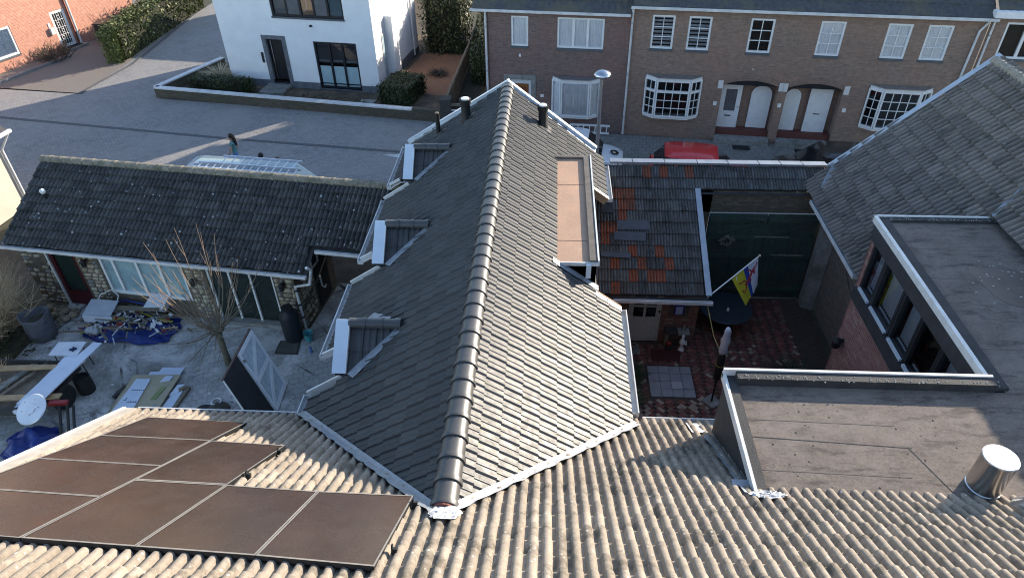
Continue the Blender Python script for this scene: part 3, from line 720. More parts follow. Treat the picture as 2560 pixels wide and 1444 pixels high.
# puddles and streaks on the shaded roof
def blob(cx, cy, rx, ry, z, k, seed, ang=0):
    r = random.Random(seed); n = 26; ph = [r.uniform(0, 6.28) for _ in range(4)]
    P = []
    for i in range(n):
        a = 2*math.pi*i/n; q = 1+.22*math.sin(2*a+ph[0])+.14*math.sin(3*a+ph[1])+.1*math.sin(5*a+ph[2])
        x, y = math.cos(a)*rx*q, math.sin(a)*ry*q
        P.append((cx+x*math.cos(ang)-y*math.sin(ang), cy+x*math.sin(ang)+y*math.cos(ang), z))
    return P
m_pud = M('standing_water', (.085,.07,.06), (.055,.047,.042), 3, .4, 0, .3)
MB().quad(*blob(8.3, 10.3, .42, .75, ZF+.004, 0, 4, .2)).add(blob(8.6, 9.15, .3, .55, ZF+.005, 0, 9, -.3), [list(range(26))]).part('puddle', m_pud, flo)
mb = MB()
for i in range(34):
    x, y = random.gauss(8.3, .3), random.gauss(10.5, .4); s = random.uniform(.012, .035); mb.quad((x-s,y,ZF+.009),(x,y-s*.5,ZF+.009),(x+s,y,ZF+.009),(x,y+s*.5,ZF+.009))
o = mb.part('leaf_litter', M('pale_leaves', (.62,.6,.55), (.4,.38,.33), 20, .8), flo); o['kind'] = 'stuff'
# flues
fx = thing('metal_flue', (5.74, 5.88, ZF), 'wide stainless steel flue with white top standing on flat roof edge', 'flue')
MB().lathe((5.74, 5.88, ZF-.05), [(.215,0),(.215,.10),(.205,.11),(.205,.63),(.212,.64),(.212,.655)], 32).part('flue_pipe', m_chrome, fx, 'sharp')
MB().lathe((5.74, 5.88, ZF+.605), [(.0,.012),(.205,.012),(.205,.0),(.21,-.01)], 32).part('flue_cap', m_whitepaint, fx, 'sharp')
f2 = thing('vent_cowl', (6.06, 5.52, ZF), 'small grey vent cowl with conical collar at right edge of roof', 'vent')
MB().lathe((6.06, 5.50, ZF-.06), [(.2,0),(.2,.09),(.16,.15)], 24).part('vent_base', m_black, f2, 'sharp')
MB().lathe((6.06, 5.50, ZF+.08), [(.17,0),(.165,.05),(.09,.16),(.085,.42),(.0,.42)], 24).part('vent_pipe', m_zinc, f2, 'sharp')
# ================================================================ solar panels on the beige roof
m_pv = None
def pv_mat():
    n = NT('solar_glass'); col = n.ramp(n.noise(55, 5, .8), [(.3, (.026,.0165,.013)), (.7, (.062,.037,.028))])
    col = n.mix(n.ramp(n.noise(1.1, 4), [(.4, (0,0,0)), (.7, (.6,.6,.6))]), col, (.075,.044,.033))
    rg = n.ramp(n.noise(3, 5), [(.3, (.2,.2,.2)), (.7, (.32,.32,.32))])
    return n.fin(col, rg, 0, .45)
m_pv = pv_mat()
m_pvf = M('panel_frame', (.30,.27,.24), (.24,.22,.2), 5, .5, .3)
m_pvd = M('panel_edge', (.015,.015,.016), (.02,.02,.02), 5, .5)
def bz(x, y, o=.14): return Vector((x, y, brown_z(y)+o))
PV = [
 ([(-7.38,4.0),(-5.47,3.87),(-5.32,4.81),(-7.2,4.92)], 'left column solar panel, lowest in picture, beside bottom left corner'),
 ([(-7.2,4.92),(-5.32,4.81),(-5.16,5.71),(-7.02,5.81)], 'left column solar panel, second up from the bottom edge'),
 ([(-7.02,5.81),(-5.16,5.71),(-5.02,6.64),(-6.82,6.70)], 'left column solar panel, third up and below the topmost panel'),
 ([(-6.82,6.70),(-5.02,6.64),(-4.89,7.44),(-6.67,7.55)], 'topmost solar panel, nearest the gutter, partly shadowed at its right'),
 ([(-5.47,3.87),(-4.18,3.80),(-4.0,5.23),(-5.24,5.28)], 'upright solar panel in bottom row, leftmost of the three'),
 ([(-5.24,5.28),(-4.0,5.23),(-3.84,6.55),(-5.02,6.64)], 'upright solar panel in second row beside the shadowed tiles'),
 ([(-4.18,3.80),(-2.88,3.73),(-2.79,5.15),(-4.0,5.23)], 'middle upright solar panel of the bottom row'),
 ([(-2.88,3.73),(-1.63,3.63),(-1.58,5.13),(-2.79,5.15)], 'rightmost solar panel, bottom row, nearest the dark roof ridge')]
for pts, lab in PV:
    c = [bz(*p) for p in pts]; cen = sum(c, Vector())/4
    ins = lambda k, o: [p+(cen-p).normalized()*k+Vector(nB)*o for p in c]
    t = thing('solar_panel', (cen.x, cen.y, cen.z-.14), lab, 'solar panel', 'solar panels on the beige roof')
    fr = MB(); a, b = ins(.006, 0), ins(.04, 0); lo = ins(.006, -.05)
    for i in range(4):
        j = (i+1) % 4; fr.quad(a[i], a[j], b[j], b[i]); fr.cur = 1; fr.quad(lo[i], lo[j], a[j], a[i]); fr.cur = 0
    fr.part('panel_frame', [m_pvf, m_pvd], t)
    MB().quad(*ins(.036, -.004)).part('panel_glass', m_pv, t)
    MB().quad(*ins(.0, -.055)[::-1]).part('panel_back', m_pvd, t)
for (x, y) in ((-1.56, 4.95), (-1.55, 3.95), (-3.88, 6.35), (-3.93, 5.55)):
    mb = MB(); p = bz(x+.03, y, .10); mb.obox(p, (.03,0,0), Vector(vB)*.028, Vector(nB)*.032); mb.obox(p+Vector(nB)*.045-Vector((.026,0,0)), (.008,0,0), Vector(vB)*.02, Vector(nB)*.025)
    mb.solo('panel_clamp', m_black, {(-1.56, 4.95): 'black rail end clamp at upper right corner of rightmost solar panel', (-1.55, 3.95): 'black rail end clamp at lower right of rightmost solar panel', (-3.88, 6.35): 'black rail end clamp near far corner of second row panel', (-3.93, 5.55): 'black rail end clamp by lit tiles beside second row panel'}[(x, y)], 'clamp', 'rail clamps of the solar panels')

# ================================================================ stone outhouse on the left
outh = thing('stone_outhouse', (-10.5, 16.5, 0), 'low stone outhouse with dark mossy pantile roof', 'outhouse')
eP, eQ = Vector((-15.6, 15.68, 2.3)), Vector((-6.43, 14.52, 2.3))      # eave line
uO = (eQ-eP).normalized(); rP, rQ = Vector((-15.32, 18.11, 3.7)), Vector((-4.25, 16.75, 3.7))
up0 = Vector((uO.y*-1, uO.x, 0)); hw = (rQ-eQ).dot(up0); AO = math.atan2(1.4, hw)
vO = up0*math.cos(AO)+Vector((0,0,math.sin(AO))); nO = uO.cross(vO)
st_o = [(0, (.055,.054,.053)), (.4, (.072,.07,.068)), (.75, (.085,.082,.078)), (1, (.105,.10,.094))]
OWT = .27; sl = (rQ-eQ).dot(vO); OGT = (sl-.06)/10
OO = eP-uO*.05
m_tO = tile_mat('dark_pantile', OO, uO, vO, OWT, OGT, st_o, rough=.9, spec=.25, moss=(.030,.032,.022), spots=((.55,.56,.55), 4.6, .2), mossamt=.56, bump=.8)
def keepO(c):
    uu = (c-eQ).dot(uO); vv = (c-eQ).dot(vO)
    if uu > -.05 and vv < .78: return False
    return c.x < -4.05
dk = MB(); L_ = (eQ-eP).length
P_ = lambda a, b: OO+uO*a+vO*b-nO*.05
dk.quad(P_(0,0), P_(L_+.05,0), P_(L_+.05,sl), P_(0,sl)); dk.quad(P_(L_+.05,.78), P_(L_+2.5,.78), P_(L_+2.5,sl), P_(L_+.05,sl))
bk = -up0*-1
dk.quad(P_(0,sl), P_(L_+2.5,sl), P_(L_+2.5,sl)+up0*2.4-Vector((0,0,1.3)), P_(0,sl)+up0*2.4-Vector((0,0,1.3)))
dko = dk.part('roof_slope', m_bit, outh)
tile_field(dko, OO, uO, vO, nO, OWT, OGT, 0, 52, 0, 10, wave(12, .075, 2, .42), .05, m_tO, keepO, limit=300, jitter=.02)
m_mossr = M('mossy_ridge', (.30,.26,.20), (.16,.145,.11), 7, .95, bump=.9, bscale=30, c3=(.12,.12,.08), s3=3)
ridge_row(dko, P_(0,sl)+Vector((0,0,.09)), P_(L_+2.3,sl)+Vector((0,0,.09)), .36, .125, m_mossr, flare=.1)
MB().bar(P_(2.0,sl)+up0*.5-Vector((0,0,.16)), P_(L_+2.2,sl)+up0*.5-Vector((0,0,.16)), .10, .06).part('back_gutter', m_black, outh)
gutter(outh, OO+Vector((0,0,-.0))-up0*.02, eQ-up0*.02+uO*.02, -up0, m_gut, .09, .07)
gutter(outh, P_(L_+.12,.78)-up0*.02+nO*.05, P_(L_+1.9,.78)-up0*.02+nO*.05, -up0, m_gut, .09, .07)
frO = Fr((-14.62, 15.88), math.degrees(math.atan2(-uO.y, uO.x)))
m_mortar = M('stone_mortar', (.15,.12,.085), (.09,.075,.058), 7, .95, bump=.6)
holes = [(.0, .88, 0, 2.06), (1.62, 4.30, .62, 2.12), (5.0, 7.05, .02, 2.12)]
mb = MB(); wall_holes(mb, frO, -.95, 7.68, 0, 2.34, holes, .22)
c0 = frO(7.68, 0, 0); e_ = Vector((0,0,2.6))
mb.quad(c0, c0+up0*2.4, c0+up0*2.4+Vector((0,0,3.2)), c0+e_)
mb.quad(frO(-.95,0), frO(-.95,0)+up0*2.3, frO(-.95,0)+up0*2.3+Vector((0,0,3.4)), frO(-.95,2.4)); mb.part('wall', m_mortar, outh)
m_stones = [M('stone_cream', (.50,.43,.32), (.38,.32,.23), 9, .9, bump=.5), M('stone_tan', (.36,.29,.2), (.27,.215,.15), 9, .9, bump=.5), M('stone_grey', (.26,.25,.235), (.18,.175,.16), 9, .9, bump=.5)]
rnd = random.Random(14); stone_me = []
for k in range(6):
    n = 9; b = MB(); ring = []
    for i in range(n):
        a = 2*math.pi*i/n; r = .5*rnd.uniform(.82, 1.1); ex = abs(math.cos(a))**.7*(1 if math.cos(a) > 0 else -1); ez = abs(math.sin(a))**.7*(1 if math.sin(a) > 0 else -1)
        ring.append((ex*r, ez*r))
    vs = [Vector((x, 0, z)) for x, z in ring]+[Vector((x*.78, -.03, z*.78)) for x, z in ring]+[Vector((0, -.036, 0))]
    fs = [[i, (i+1) % n, n+(i+1) % n, n+i] for i in range(n)]+[[n+i, n+(i+1) % n, 2*n] for i in range(n)]
    b.add(vs, fs); stone_me.append([b.mesh('stone', m, 'all') for m in m_stones])
wallrot = Matrix((frO.U, -frO.N, Vector((0,0,1)))).transposed().to_4x4()
stone_cells = []
def stones(u0, u1, z0, z1, dens=1, side=None):
    z = z0
    while z < z1-.05:
        h = rnd.uniform(.11, .19); u = u0
        while u < u1-.05:
            w = min(rnd.uniform(.15, .30), u1-u)
            if w > .07 and rnd.random() < dens: stone_cells.append((u+w/2, z+h/2, w*.92, min(h, z1-z)*.9, side))
            u += w
        z += h
stones(-.95, -.06, 0, 2.2, .62); stones(.94, 1.58, 0, 2.15); stones(4.34, 4.95, .0, 2.12); stones(7.08, 7.66, 0, 2.15); stones(0, 1.0, 0, 2.3, .8, 'end')
for (u, z, w, h, side) in stone_cells[:300]:
    me = stone_me[rnd.randrange(6)][rnd.choices((0, 1, 2), (.55, .3, .15) if u > .5 else (.3, .4, .3))[0]]
    o = bpy.data.objects.new('stone', me); COL.objects.link(o); o.parent = outh
    if side: base = c0+up0*(u+.05)+Vector((0,0,z)); rot = Matrix((up0, -uO, Vector((0,0,1)))).transposed().to_4x4()
    else: base = frO(u, z, .0); rot = wallrot
    o.matrix_local = Matrix.Translation(base-ROOT[outh.name]) @ rot @ Matrix.Rotation(rnd.uniform(-.12, .12), 4, 'Y') @ Matrix.Diagonal((w, 1, h, 1))
# door: dark red frame, dark glass
m_dred = M('dark_red_paint', (.085,.012,.014), (.06,.01,.011), 4, .45)
mb = MB()
for bx in ((0,.11,0,2.06), (.77,.88,0,2.06), (.11,.77,1.95,2.06), (.11,.77,.02,.52)): frO.box(mb, *bx, -.12, -.02)
do = mb.part('door', m_dred, outh); MB().quad(frO(.11,.52,-.08), frO(.77,.52,-.08), frO(.77,1.95,-.08), frO(.11,1.95,-.08)).part('pane', M('green_glass', (.015,.03,.024), (.02,.035,.03), 3, .12, 0, .6), do)
mb = MB(); frO.box(mb, -.05, 0, 0, 2.1, -.02, .05); mb.part('door_jamb', m_whitealu, do)
# wide window with pale bluish glass
m_frost = M('frosted_glass', (.30,.42,.45), (.19,.28,.32), 2.2, .25, 0, .6, c3=(.36,.47,.48), s3=1.4)
mb = MB()
for bx in ((1.62,1.70,.62,2.12), (4.22,4.30,.62,2.12), (1.7,4.22,.62,.72), (1.7,4.22,2.03,2.12), (2.02,2.10,.72,2.03), (2.78,2.86,.72,2.03), (3.5,3.58,.72,2.03)): frO.box(mb, *bx, -.13, -.03)
wo = mb.part('window', m_whitepaint, outh)
for a, b in ((1.7,2.02), (2.10,2.78), (2.86,3.5), (3.58,4.22)): MB().quad(frO(a,.72,-.09), frO(b,.72,-.09), frO(b,2.03,-.09), frO(a,2.03,-.09)).part('pane', m_frost, wo)
mb = MB()
for k in range(7):
    uu = 1.9+k*.34; mb.tube([frO(uu,2.12,.03), frO(uu,1.98,.03), frO(uu+.05,1.93,.03), frO(uu+.09,1.98,.03)], .009, 5)
mb.part('curtain_hook', m_black, wo)
mb = MB()
for bx in ((5.0,5.07,.02,2.12), (6.98,7.05,.02,2.12), (5.07,6.98,2.04,2.12), (5.66,5.72,.1,2.04), (6.3,6.36,.1,2.04), (5.07,6.98,.02,.10)): frO.box(mb, *bx, -.13, -.04)
go = mb.part('glazed_doors', m_whitepaint, outh)
for a, b in ((5.07,5.66), (5.72,6.3), (6.36,6.98)): MB().quad(frO(a,.1,-.1), frO(b,.1,-.1), frO(b,2.04,-.1), frO(a,2.04,-.1)).part('pane', M('dark_green_glass', (.012,.022,.018), (.02,.03,.026), 2, .1, 0, .6), go)
# corner downpipe with its bend
pA = frO(7.74, 0, .07)
mb = MB(); mb.tube([eQ+uO*.08-up0*.04+Vector((0,0,.28)), eQ+uO*.12+up0*.1+Vector((0,0,.10)), eQ+uO*.05+Vector((0,0,-.3)), Vector((pA.x,pA.y,1.66)), Vector((pA.x,pA.y,.9)), Vector((pA.x,pA.y,.05))], .042, 10)
do = mb.part('downpipe', m_gut, outh, 'sharp')
mb = MB()
for z in (.55, 1.0, 1.5): mb.tube([(pA.x,pA.y,z),(pA.x,pA.y,z+.06)], .05, 10)
mb.part('pipe_collar', m_black, do)
# small window and dark opening on the end wall
mb = MB(); q = lambda a, z, d=.02: c0+up0*a+uO*d+Vector((0,0,z))
for a0, a1, z0, z1 in ((1.0,1.08,1.45,2.0),(1.42,1.5,1.45,2.0),(1.08,1.42,1.45,1.52),(1.08,1.42,1.93,2.0)): mb.obox(q((a0+a1)/2,(z0+z1)/2), up0*((a1-a0)/2), uO*.03, (0,0,(z1-z0)/2))
wo = mb.part('window', m_gut, outh); MB().quad(q(1.08,1.52), q(1.42,1.52), q(1.42,1.93), q(1.08,1.93)).part('pane', m_dark, wo)
MB().obox(q(1.55,.9,.01), up0*.42, uO*.015, (0,0,.9)).part('doorway', m_dark, outh)
MB().tube([q(1.35,1.0,.05), q(1.35,.62,.07), q(1.45,.5,.1), q(1.52,.56,.1)], .03, 6).part('hose', m_gut, outh)
# wall lanterns between openings
for uu, zz in ((1.25,1.75), (4.62,1.45), (7.36,1.62)):
    mb = MB(); mb.lathe(frO(uu, zz, .14), [(.02,.16),(.09,.08),(.07,-.08),(.03,-.11),(0,-.11)], 8); mb.obox(frO(uu,zz+.05,.07), frO.U*.02, frO.N*.07, (0,0,.02)); mb.part('wall_lantern', m_black, outh)
# ball-topped roof vent
mb = MB(); p = P_(.75, 1.55)+nO*.06; mb.tube([p, p+Vector((0,0,.22))], .05, 8); o = mb.part('vent_pipe', m_black, outh); MB().lathe(p+Vector((0,0,.28)), [(0,-.09),(.06,-.07),(.085,0),(.06,.06),(0,.085)], 10).part('vent_cap', m_whitepaint, o, 'all')

# ================================================================ gate wall with tiled saddle, lean-to and its roof
gate = thing('gate_building', (4.8, 16.5, 0), 'brick gateway with tiled lean-to, patchwork of grey and orange tiles', 'outbuilding')
TG_ = .5; AG = math.atan(TG_); gz = lambda y: 2.2+TG_*(y-14.15)
uG, vG, nG = Vector((1,0,0)), Vector((0,math.cos(AG),math.sin(AG))), Vector((0,-math.sin(AG),math.cos(AG)))
GW, GG = .238, .362; OG = Vector((1.42, 14.12, gz(14.12)))
st_g = [(0, (.06,.058,.055)), (.35, (.095,.09,.083)), (.7, (.08,.08,.078)), (1, (.125,.12,.112))]
m_tG = tile_mat('grey_clay_tile', OG, uG, vG, GW, GG, st_g, rough=.9, spec=.25, moss=(.05,.046,.036), mossamt=.55, bump=.7, streak=(.17,.175,.18))
m_tG2 = tile_mat('orange_clay_tile', OG, uG, vG, GW, GG, [(0, (.22,.065,.035)), (.5, (.28,.085,.045)), (1, (.20,.07,.042))], rough=.9, spec=.25, moss=(.10,.055,.04), mossamt=.52, bump=.7, streak=(.13,.07,.05))
# cells with orange tiles, read row by row (row, column) from the gutter
ORANGE = {(0,1),(1,3),(1,5),(1,6),(2,1),(2,4),(2,7),(3,3),(3,6),(4,0),(5,0),(5,1),(6,2),(7,2),(7,3),(8,1),(8,2),(8,3),(10,5),(10,7),(10,10),(11,8)}
def keepG(c): return (c.x < 4.12 or c.y > 16.9) and c.y < 17.8 and c.x < 7.75 and not (c.x < 1.75 and c.y > 17.75)
dk = MB(); dk.quad((.95,14.14,gz(14.14)-.05),(4.1,14.14,gz(14.14)-.05),(4.1,17.75,gz(17.75)-.05),(.95,17.75,gz(17.75)-.05)); dk.quad((4.1,16.95,gz(16.95)-.05),(7.75,16.95,gz(16.95)-.05),(7.75,17.72,gz(17.72)-.05),(4.1,17.75,gz(17.75)-.05))
gro = dk.part('roof_slope', m_bit, gate)
tile_field(gro, OG, uG, vG, nG, GW, GG, -2, 27, 0, 12, wave(12, .045, 3, .5), .038, m_tG, keepG, limit=300, jitter=.008, pick=lambda i, j, c: m_tG2 if (j, i) in ORANGE else m_tG)
zc_ = gz(17.74)+.02
xs = [1.70, 2.35, 3.25, 4.15, 5.0, 5.85, 6.45, 7.05, 7.72]
for a, b in zip(xs, xs[1:]):
    mb = MB(); mb.obox(((a+b)/2, 17.86-.06*((a+b)/2-1.7)/6, zc_+.06), ((b-a)/2-.012,-.0,0), (0,.15,-.02), (0,.003,.03)); mb.part('zinc_coping', m_zinc, gate)
MB().bar((4.14,14.08,gz(14.08)+.07), (4.10,17.0,gz(17.0)+.07), .15, .05).part('verge_trim', m_zinc, gate)
MB().box(1.2, 4.16, 14.05, 14.10, gz(14.1)-.10, gz(14.1)-.02).part('fascia', m_bit, gate)
gutter(gate, (1.45, 14.06, gz(14.06)-.04), (4.24, 14.02, gz(14.06)-.04), (0,-1,0), m_gut, .09, .07)
# loose dark sheets and slates lying on the lean-to roof
def slate(x0, x1, y0, y1, tilt, name='roof_sheet', rotz=0):
    mb = MB(); c = Vector(((x0+x1)/2, (y0+y1)/2, gz((y0+y1)/2)+.09)); a = Matrix.Rotation(rotz, 3, nG)
    mb.obox(c, a@(uG*((x1-x0)/2)), a@(vG*((y1-y0)/2/math.cos(AG))), nG*.012); return mb
m_slate = M('slate_sheet', (.055,.058,.066), (.075,.078,.088), 4, .6)
slate(1.86,2.72,15.78,16.04,0).solo('roof_sheet', m_slate, 'upper of two loose dark sheets lying on the lean-to tiles', 'sheet', 'loose sheets on the lean-to')
slate(1.78,2.62,15.48,15.72,0,rotz=-.03).solo('roof_sheet', m_slate, 'lower of two loose dark sheets lying on the lean-to tiles', 'sheet', 'loose sheets on the lean-to')
slate(1.42,2.2,15.02,15.16,0,rotz=-.05).solo('roof_sheet', m_slate, 'narrow dark strip below the flat dormer on lean-to tiles', 'sheet', 'loose sheets on the lean-to')
slate(1.46,1.78,16.25,16.62,0,rotz=.04).solo('roof_sheet', m_bit, 'square black patch on lean-to tiles near the roof gutter', 'sheet', 'loose sheets on the lean-to')
# lean-to walls and door
m_lean = brick_mat('leanto_brick', (1,0,0), [(.22,.075,.05), (.14,.06,.042), (.3,.2,.15)], (.16,.13,.11), patch=(.2,.17,.13))
frL = Fr((1.4, 14.80), 0)
mb = MB(); wall_holes(mb, frL, 0, 2.75, 0, 2.35, [(.86,1.76,0,2.14)], .12); mb.box(4.10, 4.148, 14.81, 16.9, 0, 2.6); mb.part('wall', m_lean, gate)
m_cream = M('cream_door_paint', (.50,.48,.43), (.42,.40,.36), 8, .6, bump=.25)
mb = MB(); DF = lambda *b: frL.box(mb, *b, -.09, -.03)
for bx in ((.86,1.0,0,2.14), (1.62,1.76,0,2.14), (1.0,1.62,0,.86), (1.0,1.62,2.04,2.14), (1.28,1.34,.86,2.04), (1.0,1.28,1.22,1.27), (1.34,1.62,1.22,1.27), (1.0,1.28,1.62,1.67), (1.34,1.62,1.62,1.67)): DF(*bx)
do = mb.part('door', m_cream, gate)
for a, b in ((1.0,1.28), (1.34,1.62)):
    for c, d in ((.86,1.22), (1.27,1.62), (1.67,2.04)): MB().quad(frL(a,c,-.07), frL(b,c,-.07), frL(b,d,-.07), frL(a,d,-.07)).part('pane', M('door_glass', (.006,.007,.008), None, 3, .08, 0, .6), do)
mb = MB()
for k in range(6): frL.box(mb, 1.0, 1.62, .06+k*.13, .06+k*.13+.12, -.03, -.024)
mb.part('door_plank', m_cream, do); MB().lathe(frL(1.70,1.12,.0), [(.0,.06),(.03,.05),(.02,0)], 8, frL.N).part('door_handle', m_black, do)
# gateway wall above and beside the doors
m_gatew = brick_mat('gate_brick', (1,0,0), [(.14,.11,.08), (.10,.08,.06), (.2,.16,.12)], (.10,.09,.07), patch=(.07,.065,.05))
mb = MB(); mb.box(4.2, 7.8, 17.02, 17.3, 2.95, 3.62); mb.box(1.4, 4.55, 17.02, 17.3, 0, 3.62); mb.box(7.62, 7.8, 17.02, 17.3, 0, 3.0); mb.part('wall', m_gatew, gate)
m_ggreen = M('green_gate_paint', (.05,.085,.068), (.034,.058,.048), 3, .6, c3=(.06,.065,.055), s3=2, bump=.3)
m_worn = M('worn_edge', (.26,.27,.24), (.12,.13,.11), 14, .8)
for a, b, nm in ((4.55, 6.16, 0), (6.18, 7.62, 1)):
    mb = MB(); k = 8
    for i in range(k):
        x0_, x1_ = a+(b-a)*i/k, a+(b-a)*(i+1)/k
        MBp = MB(); MBp.box(x0_+.004, x1_-.004, 16.90, 16.95, .03, 2.92); mb.add(MBp.v, MBp.f)
    g_ = None
    leaf = MB(); leaf.box(a, b, 16.95, 16.98, .03, 2.94); lo_ = leaf.part('gate_leaf', m_ggreen, gate)
    for i in range(k):
        x0_, x1_ = a+(b-a)*i/k, a+(b-a)*(i+1)/k; MB().box(x0_+.004, x1_-.004, 16.905, 16.95, .04, 2.90).part('board', m_ggreen, lo_)
    for z in (.35, 1.55, 2.2, 2.78): MB().box(a+.02, b-.02, 16.86, 16.905, z-.06, z+.06).part('rail', m_ggreen, lo_)
    MB().bar((a+.1,16.875,2.3), (b-.15,16.875,2.72), .03, .1).part('brace', m_ggreen, lo_)
MB().box(6.45, 7.4, 16.84, 16.86, 1.62, 1.66).part('worn_rail', m_worn, gate); MB().box(5.9, 6.85, 16.84, 16.86, 2.24, 2.27).part('worn_rail', m_worn, gate)
MB().bar((6.28,16.85,1.0), (6.18,16.85,.12), .018, .02, (0,-1,0)).part('worn_edge', m_worn, gate)
# concrete gate post
MB().prism([(7.60,16.50,0),(7.93,16.36,0),(7.93,16.62,0),(7.64,16.86,0)], (0,0,3.35)).solo('gate_post', m_concrete, 'tall pale concrete gate post at right of green gate', 'post')

# ================================================================ grey tiled house on the right
rh = thing('grey_tile_house', (10.7, 12, 0), 'grey house whose big lichen covered tile roof fills the right side', 'house')
RXG, RZG, RXR, RZR = 7.14, 3.70, 10.70, 7.20; TQ = (RZR-RZG)/(RXR-RXG); AQ = math.atan(TQ)
uQ, vQ, nQ = Vector((0,-1,0)), Vector((math.cos(AQ),0,math.sin(AQ))), Vector((-math.sin(AQ),0,math.cos(AQ)))
QW, QG = .305, .345; OQ = Vector((RXG-.03, 17.35, RZG-.03*TQ))
st_q = [(0, (.13,.115,.107)), (.4, (.17,.15,.138)), (.75, (.195,.17,.155)), (1, (.235,.205,.185))]
m_tQ = tile_mat('grey_lichen_tile', OQ, uQ, vQ, QW, QG, st_q, rough=.92, spec=.2, moss=(.075,.08,.068), spots=((.42,.44,.44), 5, .13), mossamt=.54, bump=.8, streak=(.27,.228,.19))
dk = MB(); dk.quad((RXG,17.3,RZG-.05),(RXG,7.5,RZG-.05),(RXR,7.5,RZR-.05),(RXR,17.12,RZR-.05)); dk.quad((RXR,17.12,RZR-.05),(RXR,7.5,RZR-.05),(RXR+4,7.5,RZR-4*TQ),(RXR+4,16.8,RZR-4*TQ))
rho = dk.part('roof_slope', m_bit, rh)
def keepQ(c): return c.y < 17.30-.05*(c.x-RXG) and c.y > 7.6 and not (c.x > 6.9 and c.y < 12.45 and c.z < ZF+.1)
tile_field(rho, OQ, uQ, vQ, nQ, QW, QG, 0, 33, 0, 15, roll(.085), .06, m_tQ, keepQ, limit=300, jitter=.012)
ridge_row(rho, (RXR,17.15,RZR+.02), (RXR,7.6,RZR+.02), .38, .13, M('pale_ridge', (.36,.31,.24), (.26,.23,.19), 6, .92, bump=.6), flare=.1)
MB().bar((RXG+.45,17.33,RZG+.45*TQ+.10), (RXR+.1,17.16,RZR+.16), .19, .08).part('verge_trim', m_zinc, rh)
gutter(rh, (RXG-.02,16.5,RZG-.03), (RXG-.02,13.1,RZG-.03), (-1,0,0), m_gut, .11, .08)
mb = MB(); mb.box(7.95, 8.1, 8, 17.05, 0, 4.35); mb.prism([(7.95,17.05,0),(14,16.7,0),(14,16.7,3.8),(RXR,16.9,7.0),(7.95,17.05,4.3)], (0,-.2,0))
m_rhw = brick_mat('right_house_brick', (0,1,0), [(.22,.17,.135), (.17,.135,.11), (.26,.2,.16)], (.17,.15,.13), patch=(.14,.12,.095))
mb.part('wall', m_rhw, rh)
MB().tube([(7.92,16.0,3.0),(7.92,15.2,2.2),(7.92,14.3,1.8),(7.92,13.6,1.0)], .02, 6).part('ivy_stem', m_woodgrey, rh)
ribbon(rh, 'lead_flashing', [(7.66+.0*i, 17.3-.22*i, RZG+(.55)*TQ+.05-.0*i) for i in range(2)]+[(7.45,16.85,RZG+.35*TQ+.05),(7.3,16.6,RZG+.2*TQ+.06)], .06, .10, (-.7,.5,0), m_lead, random.Random(2), .06)
ribbon(rh, 'lead_flashing', [(9.0+.13*i, 12.48+.07*i, ZF+.10+.13*TQ*i*.9) for i in range(6)], .07, .12, (0,.5,.1), m_lead, random.Random(5), .05)

